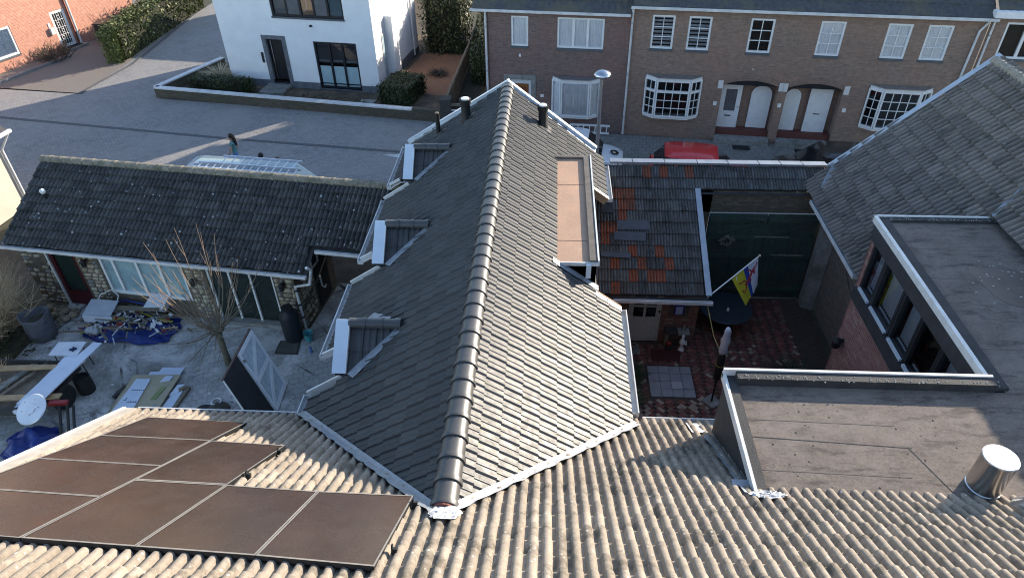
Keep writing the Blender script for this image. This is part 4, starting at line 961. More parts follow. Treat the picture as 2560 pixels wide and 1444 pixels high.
# ================================================================ terraced houses across the street
ROWP = (3.15, 28.39); frW = Fr(ROWP, 6.85)
m_rowA = brick_mat('terrace_brick_left', frW.U, [(.20,.128,.112), (.145,.096,.09), (.24,.14,.115)], (.175,.15,.138), patch=(.235,.12,.096))
m_rowB = brick_mat('terrace_brick_right', frW.U, [(.265,.178,.136), (.195,.132,.106), (.30,.198,.148)], (.225,.185,.152), patch=(.30,.18,.135))
m_rooft = M('terrace_tile', (.085,.083,.085), (.055,.055,.06), 6, .92, bump=.5, c3=(.11,.10,.07), s3=.9)
def window(house, fr, u0, u1, z0, z1, cols=1, rows=1, curt='curtain', dep=.05, fw=.075, mull=None, sill=True, mat=None, glass=None):
    mat = mat or m_whitepaint; mb = MB()
    for bx in ((u0,u0+fw,z0,z1), (u1-fw,u1,z0,z1), (u0+fw,u1-fw,z0,z0+fw), (u0+fw,u1-fw,z1-fw,z1)): fr.box(mb, *bx, -dep-.07, -dep+.03)
    a, b, c, d = u0+fw, u1-fw, z0+fw, z1-fw; edges = [a]
    if mull:
        for k in range(1, mull):
            x = a+(b-a)*k/mull; fr.box(mb, x-.05, x+.05, c, d, -dep-.07, -dep+.025); edges += [x-.05, x+.05]
    edges.append(b)
    w = mb.part('window', mat, house)
    for k in range(0, len(edges), 2):
        p, q = edges[k], edges[k+1]; bars = MB(); bt = .028
        for i in range(1, cols): x = p+(q-p)*i/cols; fr.box(bars, x-bt/2, x+bt/2, c, d, -dep-.05, -dep+.005)
        for j in range(1, rows): z = c+(d-c)*j/rows; fr.box(bars, p, q, z-bt/2, z+bt/2, -dep-.048, -dep+.003)
        if cols*rows > 1: bars.part('glazing_bar', mat, w)
        for i in range(cols):
            for j in range(rows):
                x0_, x1_, z0_, z1_ = p+(q-p)*i/cols, p+(q-p)*(i+1)/cols, c+(d-c)*j/rows, c+(d-c)*(j+1)/rows
                MB().quad(fr(x0_,z0_,-dep-.03), fr(x1_,z0_,-dep-.03), fr(x1_,z1_,-dep-.03), fr(x0_,z1_,-dep-.03)).part('pane', glass or m_glass, w)
    if curt == 'curtain':
        cm = MB(); n = max(10, int((u1-u0)/.05))
        for i in range(n):
            x0_, x1_ = u0+(u1-u0)*i/n, u0+(u1-u0)*(i+1)/n; e0, e1 = -dep-.045-.015*(i % 2), -dep-.045-.015*((i+1) % 2)
            cm.quad(fr(x0_,z0,e0), fr(x1_,z0,e1), fr(x1_,z1,e1), fr(x0_,z1,e0))
        cm.part('curtain', m_curtain, w)
    elif curt == 'blind':
        n = 9
        for i in range(n): cm = MB(); zz = z0+(z1-z0)*(i+.15)/n; fr.box(cm, u0+.06, u1-.06, zz, zz+(z1-z0)/n*.58, -dep-.06, -dep-.045); cm.part('slat', m_blind, w)
    MB().quad(fr(u0,z0,-dep-.19), fr(u1,z0,-dep-.19), fr(u1,z1,-dep-.19), fr(u0,z1,-dep-.19)).part('room_darkness', m_dark, w)  # near-black backing sheet painted as the darkness of the room
    if sill: s = MB(); fr.box(s, u0-.02, u1+.02, z0-.08, z0-.0, -.1, .05); s.part('sill', M('sill_slate', (.10,.115,.13), None, 4, .7), w)
    return w
def bay(house, fr, u0, u1, z0, z1, proj, cols, rows, curt=None, transom=False):
    """three-sided bay: side lights splayed back to the wall"""
    s = (u1-u0)*.2; P = [(u0, .02), (u0+s, proj), (u1-s, proj), (u1, .02)]; root = None
    mb = MB(); mb.prism([fr(u, z0-.10, d) for u, d in P], (0,0,.10)); mb.prism([fr(u, z1, d*1.1+.02) for u, d in P], (0,0,.12)); root = mb.part('bay_window', m_whitepaint, house)
    m2 = MB(); m2.prism([fr(u, z1+.12, d*1.2+.05) for u, d in P], (0,0,.03)); m2.part('bay_roof', m_zinc, root)
    for k in range(3):
        (a, da), (b, db) = P[k], P[k+1]; A, B_ = fr(a, 0, da), fr(b, 0, db); L = (B_-A).length; ang = math.degrees(math.atan2(-(B_-A).y, (B_-A).x)); f2 = Fr((A.x, A.y), ang)
        fw = .06; m3 = MB(); nc = cols[k]
        for bx in ((0,fw,z0,z1), (L-fw,L,z0,z1), (fw,L-fw,z0,z0+fw), (fw,L-fw,z1-fw,z1)): f2.box(m3, *bx, -.05, .05)
        zt_ = z0+(z1-z0)*.70
        if transom: f2.box(m3, fw, L-fw, zt_-.05, zt_+.05, -.05, .045)
        rng = [(z0+fw, zt_-.05, rows-1 if transom else rows), (zt_+.05, z1-fw, 1)] if transom else [(z0+fw, z1-fw, rows)]
        fo = m3.part('frame', m_whitepaint, root)
        br = MB(); bt = .026; any_ = False
        for c, d, rr in rng:
            for i in range(1, nc): x = fw+(L-2*fw)*i/nc; f2.box(br, x-bt/2, x+bt/2, c, d, -.02, .02); any_ = True
            for j in range(1, rr): z = c+(d-c)*j/rr; f2.box(br, fw, L-fw, z-bt/2, z+bt/2, -.019, .019); any_ = True
            for i in range(nc):
                for j in range(rr):
                    x0_, x1_, z0_, z1_ = fw+(L-2*fw)*i/nc, fw+(L-2*fw)*(i+1)/nc, c+(d-c)*j/rr, c+(d-c)*(j+1)/rr
                    MB().quad(f2(x0_,z0_), f2(x1_,z0_), f2(x1_,z1_), f2(x0_,z1_)).part('pane', m_glass, root)
        if any_: br.part('glazing_bar', m_whitepaint, root)
        if curt:
            cm = MB(); n = max(6, int(L/.07))
            for i in range(n): cm.quad(f2(L*i/n, z0, -.03-.015*(i % 2)), f2(L*(i+1)/n, z0, -.03-.015*((i+1) % 2)), f2(L*(i+1)/n, z1, -.03-.015*((i+1) % 2)), f2(L*i/n, z1, -.03-.015*(i % 2)))
            cm.part('curtain', m_curtain, root)
    MB().quad(fr(u0+.05,z0,-.1), fr(u1-.05,z0,-.1), fr(u1-.05,z1,-.1), fr(u0+.05,z1,-.1)).part('room_darkness', m_dark, root)  # dark sheet behind the bay stands for room shade
    return root
def row_roof(house, fr, u0, u1, ze, depth=4.4, rise=2.9):
    n = int((u1-u0)/.12); mb = MB(); rows = 9
    for j in range(rows):
        d0, d1 = .22-(depth+.22)*j/rows, .22-(depth+.22)*(j+1)/rows; z0, z1 = ze+rise*j/rows, ze+rise*(j+1)/rows
        for i in range(n):
            a, b = u0+(u1-u0)*i/n, u0+(u1-u0)*(i+1)/n; ha, hb = .02*(i % 2), .02*((i+1) % 2)
            mb.quad(fr(a,z0+.03+ha,d0), fr(b,z0+.03+hb,d0), fr(b,z1+hb-.01,d1), fr(a,z1+ha-.01,d1)); 
            mb.quad(fr(a,z0-.02,d0), fr(b,z0-.02,d0), fr(b,z0+.03+hb,d0), fr(a,z0+.03+ha,d0))
    mb.quad(fr(u0,ze+rise,-depth), fr(u1,ze+rise,-depth), fr(u1,ze,-depth*2), fr(u0,ze,-depth*2))
    o = mb.part('roof', m_rooft, house)
    return o
hA = thing('terraced_house', tuple(frW(-3, 0, -4)), 'end terraced house with purple brown brick, left of the long downpipe', 'house', 'terraced houses across the street')
holA = [(-4.87,-4.16,3.64,4.85), (-2.96,-1.06,3.64,4.86), (-5.02,-4.03,.0,2.22), (-3.1,-1.1,.82,2.34,.12)]
mb = MB(); wall_holes(mb, frW, -6.02, -.02, 0, 5.1, holA, .3); mb.part('wall', m_rowA, hA)
mb = MB(); mb.prism([frW(-6.02,0), frW(-6.02,0,-8.8), frW(-6.02,5.1,-8.8), frW(-6.02,7.9,-4.4), frW(-6.02,5.1)], frW.U*.2); mb.part('side_wall', m_rowA, hA); MB().obox(frW(-3,2.5,-8.7), frW.U*3, frW.N*.1, (0,0,2.5)).part('rear_wall', m_rowA, hA)
row_roof(hA, frW, -6.45, -.02, 5.12)
gutter(hA, frW(-6.5,5.14,.22), frW(-.05,5.14,.22), frW.N, m_gut, .1, .08)
window(hA, frW, -4.87, -4.16, 3.64, 4.85); window(hA, frW, -2.96, -1.06, 3.64, 4.86, mull=3)
bay(hA, frW, -3.1, -1.1, .82, 2.34, .32, (1,1,1), 1, True)
mb = MB()
for bx in ((-5.22,-5.02,0,2.42), (-4.03,-3.83,0,2.42), (-5.02,-4.03,2.22,2.42)): frW.box(mb, *bx, -.2, .03)
ds = mb.part('door_surround', m_concrete, hA)
mb = MB(); frW.box(mb, -5.0, -4.05, 2.0, 2.2, -.2, -.12); frW.box(mb, -5.0, -4.9, 0, 2.0, -.2, -.12); frW.box(mb, -4.15, -4.05, 0, 2.0, -.2, -.12); do = mb.part('door_frame', m_whitepaint, hA)
m_oak = M('oak_door', (.32,.12,.035), (.22,.08,.025), 7, .5)
mb = MB(); frW.box(mb, -4.9, -4.15, .1, 2.0, -.2, -.15); dd = mb.part('door', m_oak, hA)
for a, b, c, d in ((-4.82,-4.58,1.2,1.85), (-4.46,-4.24,1.2,1.85), (-4.82,-4.58,.3,1.0), (-4.46,-4.24,.3,1.0)): mb = MB(); frW.box(mb, a, b, c, d, -.15, -.135); mb.part('door_panel', M('oak_panel', (.2,.07,.022), None, 6, .5), dd)
# flower pots on the sill of the bay
for k, uu in enumerate((-2.72,-2.3,-1.95,-1.55)):
    mb = MB(); mb.lathe(frW(uu,.84,.16), [(.04,0),(.06,.1),(0,.1)], 8)
    for i in range(16): a = random.uniform(0, 6.28); r = random.uniform(.02, .09); q = frW(uu,.98+random.uniform(-.03,.12),.16)+Vector((math.cos(a)*r, math.sin(a)*r*.5, 0)); mb.quad(q, q+Vector((.04,0,.03)), q+Vector((.02,0,.08)), q+Vector((-.02,0,.05)))
    mb.solo('pot_plant', M('pot_leaf', (.03,.045,.025), (.05,.03,.02), 20, .8), ['leftmost small pot plant on the bay sill of end terrace', 'second small pot plant from left on bay sill', 'third small pot plant from left on bay sill', 'rightmost small pot plant on bay sill nearest lamp post'][k], 'plant', 'pot plants on the bay sill')
def pipe(house, fr, u, z0, z1, d=.1, r=.045, mat=None): 
    o = MB().tube([fr(u,z1,d), fr(u,z0,d)], r, 8).part('downpipe', mat or m_gut, house, 'sharp'); mb = MB()
    for z in (z0+.8, (z0+z1)/2, z1-.6): mb.tube([fr(u,z,d), fr(u,z+.05,d)], r*1.25, 8)
    mb.part('pipe_bracket', m_zinc, o)
pipe(hA, frW, -5.92, .1, 5.0)
hB = thing('terraced_house', tuple(frW(6, 0, -4)), 'wide double terraced house with two brick arched porches and white doors', 'house', 'terraced houses across the street')
A1, A2 = (3.92, 6.12), (6.46, 8.62)
ups = [(.81,1.69), (2.22,3.10), (4.56,5.46), (7.14,8.04), (9.54,10.41), (10.95,11.83)]
holB = [(a, b, 3.78, 5.09) for a, b in ups]+[(.85,3.0,1.05,2.62,.12), (9.6,11.8,1.05,2.62,.12), (A1[0],A1[1],0,2.46,.62), (A2[0],A2[1],0,2.46,.62)]
mb = MB(); wall_holes(mb, frW, 0.0, 12.95, 0, 5.42, holB, .3)
MB().obox(frW(6.5,2.5,-8.7), frW.U*6.5, frW.N*.1, (0,0,2.5)).part('rear_wall', m_rowB, hB)
for a, b in (A1, A2): mb.quad(frW(a,0,-.62), frW(b,0,-.62), frW(b,2.46,-.62), frW(a,2.46,-.62))
mb.part('wall', m_rowB, hB)
row_roof(hB, frW, 0.0, 13.05, 5.44)
gutter(hB, frW(-.05,5.45,.22), frW(13.1,5.45,.22), frW.N, m_gut, .1, .08)
for k, (a, b) in enumerate(ups): window(hB, frW, a, b, 3.78, 5.09, 2, 3, {0:'blind',1:'blind',2:None,3:'curtain',4:'curtain',5:'curtain'}[k], glass=m_glassd if k == 2 else None)
bay(hB, frW, .8, 3.06, 1.05, 2.62, .34, (2,4,2), 4, None, True); bay(hB, frW, 9.55, 11.85, 1.05, 2.62, .34, (2,4,2), 4, None, False)
for k, (a, b) in enumerate((A1, A2)):
    # brick arch of voussoirs, dark segmental sheets under it stand for the porch shade
    n = 30; cx = (a+b)/2; rise = .22; h = (b-a)/2; rr = (h*h+rise*rise)/(2*rise); zc0 = 2.46+.2-rr; mb = MB()
    ang = math.asin(h/rr); 
    for i in range(n):
        t0, t1 = -ang+2*ang*(i+.06)/n, -ang+2*ang*(i+.94)/n
        q = lambda t, r_: (cx+math.sin(t)*r_, zc0+math.cos(t)*r_)
        pts = [q(t0,rr), q(t1,rr), q(t1,rr+.22), q(t0,rr+.22)]; mb.prism([frW(u,z,.025) for u, z in pts], frW.N*-.05)
    ao = mb.part('brick_arch', m_rowB, hB); ao['kind'] = 'stuff'
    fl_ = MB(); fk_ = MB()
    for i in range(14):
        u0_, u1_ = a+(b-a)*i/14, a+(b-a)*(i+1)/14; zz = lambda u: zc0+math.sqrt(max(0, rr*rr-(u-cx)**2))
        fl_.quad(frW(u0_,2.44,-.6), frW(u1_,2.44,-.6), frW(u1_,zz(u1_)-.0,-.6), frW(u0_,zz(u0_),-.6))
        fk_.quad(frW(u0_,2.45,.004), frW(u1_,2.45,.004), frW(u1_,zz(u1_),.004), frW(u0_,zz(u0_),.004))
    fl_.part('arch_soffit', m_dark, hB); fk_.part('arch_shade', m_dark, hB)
    for u in (a-.1, b+.1): mb = MB(); frW.box(mb, u-.1, u+.1, 2.28, 2.62, -.02, .035); mb.part('springer_stone', m_whitealu, hB)
    mb = MB(); frW.box(mb, a-.02, b+.02, 0.004, .2, -.15, .34); mb.part('step', m_concrete, hB); mb = MB(); frW.box(mb, a+.01, b-.01, .0, .42, -.62, -.15); mb.part('step', M('red_quarry_tile', (.14,.05,.04), None, 6, .7), hB)
    ma = MB(); frW.box(ma, cx-.35, cx+.35, .006, .02, .45, .85); ma.solo('doormat', m_dark, 'dark doormat on pavement before the left arched porch' if k == 0 else 'dark doormat on pavement before the right arched porch', 'doormat', 'doormats at the porches')
def arched_door(u0, u1, z0, z1, d, name='door', top=.35, n=8):
    P = [(u0,z0), (u1,z0)]; h = (u1-u0)/2
    for i in range(n+1): t = math.pi*i/n; P.append(((u0+u1)/2+math.cos(t)*h, z1-top+math.sin(t)*top))
    mb = MB(); mb.prism([frW(u,z,d) for u, z in P], frW.N*-.05); return mb.part(name, m_whitepaint, hB)
mb = MB()
for bx in ((3.98,4.16,.42,2.42), (4.62,4.80,.42,2.42), (4.16,4.62,.42,1.15), (4.16,4.62,2.1,2.42)): frW.box(mb, *bx, -.5, -.44)
d1 = mb.part('door', m_whitepaint, hB); MB().quad(frW(4.16,1.15,-.47), frW(4.62,1.15,-.47), frW(4.62,2.1,-.47), frW(4.16,2.1,-.47)).part('pane', M('obscure_glass', (.10,.10,.11), (.14,.14,.15), 9, .3), d1)
mb = MB(); frW.box(mb, 4.25, 4.5, .92, .97, -.45, -.43); mb.part('letterbox', m_black, d1); MB().lathe(frW(4.73,1.35,-.42), [(.03,0),(0,.05)], 6, frW.N).part('door_handle', m_zinc, d1)
arched_door(5.2, 6.02, .44, 2.28, -.5); arched_door(6.56, 7.18, .42, 2.22, -.5, top=.31)
mb = MB(); frW.box(mb, 7.5, 8.38, .42, 2.44, -.5, -.44); d4 = mb.part('door', m_whitepaint, hB); mb = MB(); frW.box(mb, 7.8, 8.05, 1.2, 1.24, -.44, -.43); mb.part('letterbox', m_black, d4)
for u, z in ((3.72,1.62), (6.29,1.68), (8.83,1.62)): mb = MB(); frW.box(mb, u-.07, u+.07, z-.08, z+.08, 0, .02); mb.part('number_plate', m_whitepaint, hB)
mb = MB(); frW.box(mb, 4.95, 5.0, 3.1, 3.15, 0, .02); mb.part('wall_anchor', m_gut, hB)
for u, z in ((-3.55,1.55),): mb = MB(); frW.box(mb, u-.07, u+.07, z-.06, z+.06, 0, .02); mb.part('number_plate', m_whitepaint, hA)
mb = MB(); frW.box(mb, -4.55, -4.47, 3.2, 3.32, 0, .03); mb.part('wall_vent', m_whitepaint, hA)
pipe(hB, frW, .03, .05, 5.35)
MB().tube([frW(12.9,5.35,.12), frW(12.68,4.95,.08), frW(12.62,3.0,.08), frW(12.6,.1,.08)], .045, 8).part('downpipe', m_gut, hB, 'sharp')
hC = thing('terraced_house', tuple(frW(15.5, 0, -4)), 'partly hidden terraced house at top right edge with white casement', 'house', 'terraced houses across the street')
mb = MB(); wall_holes(mb, frW, 12.98, 20, 0, 5.6, [(13.55,15.0,3.96,5.28)], .3); mb.part('wall', m_rowB, hC)
window(hC, frW, 13.55, 15.0, 3.96, 5.28, mull=2, curt=None); o = MB(); frW.box(o, 13.62, 14.93, 4.68, 5.2, -.26, -.25); o.part('blind', m_curtain, hC)
pipe(hC, frW, 13.06, .1, 5.4, .1, .04); row_roof(hC, frW, 13.06, 20, 5.62); o = MB(); frW.box(o, 12.9, 20, 5.5, 5.72, 0, .35); o.part('box_gutter', m_whitepaint, hC)
# ================================================================ white rendered house
frH = Fr((-8.42, 32.71), 8.5)
wh = thing('white_house', tuple(frH(-4, 0, -4)), 'white rendered house with dark front door and dark framed windows', 'house')
m_white = M('white_render', (.78,.79,.80), (.72,.73,.75), 1.5, .85, bump=.2)
m_plinth = M('blue_stone', (.15,.16,.18), (.10,.108,.125), 5, .7)
holW = [(-5.02,-1.35,3.52,5.0), (-5.66,-4.80,.28,2.42), (-3.17,-.96,.12,2.42)]
mb = MB(); wall_holes(mb, frH, -8.0, 0, .36, 6.2, [h for h in holW if h[2] > .36]+[(-5.66,-4.80,.36,2.42),(-3.17,-.96,.36,2.42)], .24)
V = -frH.N
mb.quad(frH(0,.36), frH(0,.36)+V*6.2, frH(0,6.2)+V*6.2, frH(0,6.2)); mb.quad(frH(-8,.36)+V*6.2, frH(-8,.36), frH(-8,6.2), frH(-8,6.2)+V*6.2); mb.quad(frH(0,0)+V*6.2, frH(-8,0)+V*6.2, frH(-8,6.2)+V*6.2, frH(0,6.2)+V*6.2)
mb.part('wall', m_white, wh)
mb = MB(); ap = frH(-4,8.2)+V*2.75; cs = [frH(.2,6.2,.2), frH(.2,6.2)+V*6.3, frH(-8.2,6.2)+V*6.3, frH(-8.2,6.2,.2)]; r1, r2 = frH(-2.8,8.0)+V*2.75, frH(-5.2,8.0)+V*2.75
mb.quad(cs[3], cs[0], r1, r2); mb.quad(cs[1], cs[2], r2, r1); mb.add([cs[0], cs[1], r1], [[0,1,2]]); mb.add([cs[2], cs[3], r2], [[0,1,2]]); mb.quad(*cs); mb.part('roof', m_rooft, wh)
mb = MB(); wall_holes(mb, frH, -8.02, .02, 0, .36, [(-5.66,-4.80,.18,.36),(-3.17,-.96,.12,.36)], .24, .015); mb.quad(frH(.02,0,.015), frH(.02,0)+V*6.2, frH(.02,.36)+V*6.2, frH(.02,.36,.015)); mb.quad(frH(-8.02,.36,.015), frH(.02,.36,.015), frH(.02,.36,0), frH(-8.02,.36,0)); mb.part('plinth', m_plinth, wh)
mb = MB()
for bx in ((-5.86,-5.66,.0,2.6), (-4.80,-4.60,.0,2.6), (-5.66,-4.80,2.42,2.6)): frH.box(mb, *bx, -.2, .03)
mb.part('door_surround', m_plinth, wh)
mb = MB(); frH.box(mb, -5.66, -4.80, .2, 2.42, -.22, -.16); do = mb.part('door', M('anthracite_door', (.012,.013,.016), (.018,.019,.022), 3, .35), wh)
mb = MB(); frH.box(mb, -5.5, -5.46, .3, 2.3, -.16, -.10); mb.part('door_handle', m_chrome, do)
m_wfr = M('dark_frame', (.012,.014,.02), (.018,.02,.026), 4, .4)
m_film = M('frosted_film', (.34,.46,.50), (.28,.40,.45), 3, .35)
window(wh, frH, -3.17, -.96, .12, 2.42, 1, 1, None, .08, .09, 3, True, m_wfr, m_glassd)
for a, b in ((-3.05,-2.46), (-2.34,-1.78), (-1.68,-1.08)): MB().quad(frH(a,.22,-.10), frH(b,.22,-.10), frH(b,1.22,-.10), frH(a,1.22,-.10)).part('window_film', m_film, wh)
w = window(wh, frH, -5.02, -1.35, 3.52, 5.0, 1, 1, None, .08, .09, 5, True, m_wfr, m_glassd)
for a, b in ((-4.22,-3.6), (-2.77,-2.14)): mb = MB(); frH.box(mb, a, b, 3.62, 4.95, -.1, -.07); mb.part('infill_panel', M('grey_infill', (.11,.115,.13), None, 3, .5), w)
MB().quad(frH(-4.9,3.62,-.17), frH(-4.3,3.62,-.17), frH(-4.3,4.9,-.17), frH(-4.9,4.9,-.17)).part('blind', m_blind, w); MB().quad(frH(-2.1,3.62,-.17), frH(-1.45,3.62,-.17), frH(-1.45,4.9,-.17), frH(-2.1,4.9,-.17)).part('blind', m_film, w)
mb = MB(); mb.tube([frH(-3.45+.25*math.cos(t), 4.15+.4*math.sin(t), -.15) for t in [i*.33 for i in range(20)]], .03, 6); mb.part('round_ornament', m_whitepaint, w)
mb = MB(); frH.box(mb, -6.06, -5.95, 1.24, 1.74, 0, .04); mb.part('intercom', m_black, wh)
mb = MB(); frH.box(mb, -3.15, -3.05, 3.12, 3.2, 0, .1); mb.part('wall_lamp', m_black, wh)
# chimney breast and side window on the sunny gable
frS = Fr((frH(0,0)).xy[:], 8.5-90)          # u runs away from the street along the gable
mb = MB(); frS.box(mb, 1.55, 2.1, 0.0, 3.3, 0, .38); mb.part('chimney_breast', m_white, wh); mb = MB(); frS.box(mb, 1.54, 2.11, 0, .5, 0, .39); mb.part('chimney_plinth', M('brown_stone', (.2,.14,.1), None, 5, .8), wh)
mb = MB(); frS.box(mb, .9, 1.3, .3, 2.6, 0, .03); sw = mb.part('side_window', m_gut, wh); mb = MB(); frS.box(mb, .97, 1.23, .4, 2.5, .03, .035); mb.part('pane', m_film, sw)
mb = MB(); mb.tube([frS(5.2,6,.1), frS(5.2,.2,.1)], .05, 8); mb.part('downpipe', m_gut, wh); mb = MB(); frS.box(mb, 3.4, 5.3, 0, .5, 0, .03); mb.part('gable_plinth', m_plinth, wh)
# garden in front: soil, slabs, low wall with coping
m_gard = M('garden_soil', (.10,.075,.055), (.06,.048,.038), 5, .95, bump=.8, bscale=20, c3=(.16,.12,.08), s3=1.3)
sheet('garden_bed', [(-19.4,31.9),(-6.1,29.8),(-4.7,29.6),(-3.9,41.8),(-8.5,41.8),(-17.9,37.0)], .03, m_gard)
m_clay = paving_mat('clay_path', (1,0,0), (0,1,0), [(.28,.14,.085), (.22,.115,.075), (.20,.12,.08)], .2, .1, (.12,.08,.06))
sheet('garden_path', [(-8.1,33.2),(-5.2,32.4),(-4.6,38.2),(-7.2,38.6)], .036, m_clay)
gw = thing('garden_wall', (-13, 31, 0), 'low mossy brick garden wall with white coping before white house', 'wall')
m_gwb = brick_mat('garden_wall_brick', SU, [(.12,.10,.075), (.085,.075,.058), (.14,.11,.085)], (.08,.075,.055), patch=(.06,.065,.04))
pts = [(-17.8,36.4),(-19.55,32.15),(-6.3,29.75)]
mb = MB()
for p, q in zip(pts, pts[1:]): mb.bar((p[0],p[1],.23), (q[0],q[1],.23), .24, .46)
mb.bar((-6.3,29.75,.28), (-4.75,29.48,.28), .24, .56); mb.part('wall', m_gwb, gw)
for k, (p, q) in enumerate(zip(pts, pts[1:])):
    L = math.hypot(q[0]-p[0], q[1]-p[1]); n = int(L/1.2)
    for i in range(n):
        a, b = Vector((*p, .49)).lerp(Vector((*q, .49)), (i+.006)/n), Vector((*p, .49)).lerp(Vector((*q, .49)), (i+.994)/n); MB().bar(a, b, .30, .06).part('coping_stone', m_gut, gw)
MB().box(-4.95, -4.45, 29.2, 29.75, 0, 1.15).solo('gate_pier', M('dark_pier', (.07,.065,.06), (.05,.047,.043), 5, .9), 'dark stone pier at end of garden wall beside white bar gate', 'pier')
gt = thing('bar_gate', (-3.7, 29.3, 0), 'white barred gate between stone pier and terraced house', 'gate')
for z in (.35, .62): MB().box(-4.45, -2.85, 29.28, 29.32, z, z+.05).part('bar', m_whitepaint, gt)
MB().box(-4.45, -2.85, 29.26, 29.34, .85, .95).part('top_rail', m_woodgrey, gt)
MB().prism([(-14.35,33.75,.05),(-13.09,33.6,.05),(-13.3,32.3,.05),(-14.5,32.45,.05)], (0,0,.12)).solo('door_slab', m_concrete, 'pale stone slab before the dark front door', 'slab')
MB().prism([(-9.2,31.9,.03),(-8.45,31.8,.03),(-8.6,30.9,.03),(-9.3,31.0,.03)], (0,0,.04)).solo('stepping_slab', m_concrete, 'pale slab left of the clipped hedge behind coping', 'slab')
# foliage helper: leaf-sized faces filling a volume
def leaves(pts_fn, n, size, seed, mb=None, flat=.5):
    r = random.Random(seed); mb = mb or MB()
    for _ in range(n):
        p, out = pts_fn(r); nrm = (Vector(out)+Vector((r.gauss(0,1), r.gauss(0,1), r.gauss(0,1)))*flat)
        if nrm.length < 1e-3: nrm = Vector((0,0,1))
        nrm.normalize(); a = nrm.orthogonal().normalized(); a = Matrix.Rotation(r.uniform(0, 6.28), 3, nrm)@a; b = nrm.cross(a); s = size*r.uniform(.6, 1.35); p = Vector(p)
        mb.add([p-a*s, p+b*s*.55, p+a*s, p-b*s*.55], [[0,1,2,3]])
    return mb
def leaf_mat(name, c, c2, c3, sc=2.5):
    n = NT(name); col = n.ramp(n.noise(9, 4, .7), [(.3, c), (.52, c2), (.72, c3)]); col = n.mix(.5, col, n.ramp(n.noise(sc, 3), [(.35, (.3,.3,.3)), (.65, (.72,.72,.72))]), 'OVERLAY')
    n.b.inputs['Subsurface Weight'].default_value = 0; return n.fin(col, .55, 0, .35)
def box_hedge(name, poly, z0, z1, n, size, mat, label, seed, cat='hedge', bulge=.06, stem=True):
    """clipped hedge over a four-cornered footprint"""
    P = [Vector((x, y, 0)) for x, y in poly]; cen = sum(P, Vector())/4
    def fn(r):
        u, v = r.random(), r.random(); k = r.random()
        bil = lambda u, v: (P[0]*(1-u)+P[1]*u)*(1-v)+(P[3]*(1-u)+P[2]*u)*v
        if k < .38: q = bil(u, v); return q+Vector((0,0,z1+r.gauss(0, bulge*.7))), (0,0,1)
        e = r.randrange(4); u, v = [(u,0),(1,u),(u,1),(0,u)][e]; q = bil(u, v); out = (q-cen); out.z = 0; out.normalize()
        return q+out*r.gauss(0, bulge)+Vector((0,0,r.uniform(z0, z1+.03))), out
    t = thing(name, (cen.x, cen.y, z0), label, cat)
    core = MB(); core.prism([(cen+(p-cen)*.93)+Vector((0,0,z0)) for p in P], (0,0,(z1-z0)*.95)); core.part('branches', M(mat.name+'_core', (.012,.015,.008), (.02,.02,.012), 8, .95), t)
    leaves(fn, n, size, seed).part('foliage', mat, t); return t
m_box = leaf_mat('boxwood', (.022,.034,.012), (.045,.062,.022), (.075,.08,.032))
m_ivy = leaf_mat('ivy_hedge', (.05,.065,.018), (.11,.13,.04), (.20,.20,.08))
m_con = leaf_mat('conifer', (.022,.034,.014), (.05,.062,.022), (.085,.088,.036))
box_hedge('box_hedge', [(-18.0,32.55),(-15.05,32.2),(-14.85,32.85),(-17.85,33.3)], .05, .72, 3600, .05, m_box, 'low clipped box hedge left of the front door slab', 3, bulge=.08)
box_hedge('box_hedge', [(-8.25,31.5),(-6.75,31.0),(-6.2,32.9),(-7.6,33.3)], .05, .9, 4600, .05, m_box, 'clipped box hedge at the sunny corner of white house', 4, bulge=.08)
box_hedge('conifer_hedge', [(-7.0,38.7),(-4.9,38.4),(-4.9,41.6),(-7.0,41.6)], 0, 2.9, 7000, .075, m_con, 'tall conifer hedge between white house and terrace', 6, bulge=.24)
box_hedge('ivy_hedge', [(-24.6,37.0),(-23.75,37.0),(-23.6,47.5),(-25.2,47.5)], 0, 1.75, 9000, .085, m_ivy, 'long sunlit ivy hedge along the side road', 5, bulge=.19)
box_hedge('side_hedge', [(-4.05,34.2),(-3.2,34.0),(-3.0,41),(-4.2,41)], 0, 1.5, 4200, .07, m_con, 'loose evergreen hedge beside end wall of terrace', 9, bulge=.2)
box_hedge('flowering_shrub', [(-3.7,36.2),(-3.1,36.0),(-2.9,39),(-3.7,39)], 1.2, 3.4, 3000, .07, leaf_mat('pale_shrub', (.12,.11,.05), (.25,.23,.12), (.42,.38,.24)), 'pale sunlit shrub rising against end wall of terrace', 12, 'shrub', .22)
fe = thing('garden_fence', (-4.5, 35, 0), 'long low timber fence along the garden path', 'fence')
fa, fb = Vector((-4.75, 29.8, 0)), Vector((-4.35, 41.0, 0))
MB().bar(fa+Vector((0,0,.95)), fb+Vector((0,0,.95)), .09, .06).part('top_rail', m_woodgrey, fe)
for i in range(9): p = fa.lerp(fb, i/8); MB().box(p.x-.05, p.x+.05, p.y-.05, p.y+.05, 0, .95).part('post', m_woodgrey, fe)
for z in (.15,.35,.55,.75): MB().bar(fa+Vector((.03,0,z)), fb+Vector((.03,0,z)), .025, .17).part('board', m_woodgrey, fe)
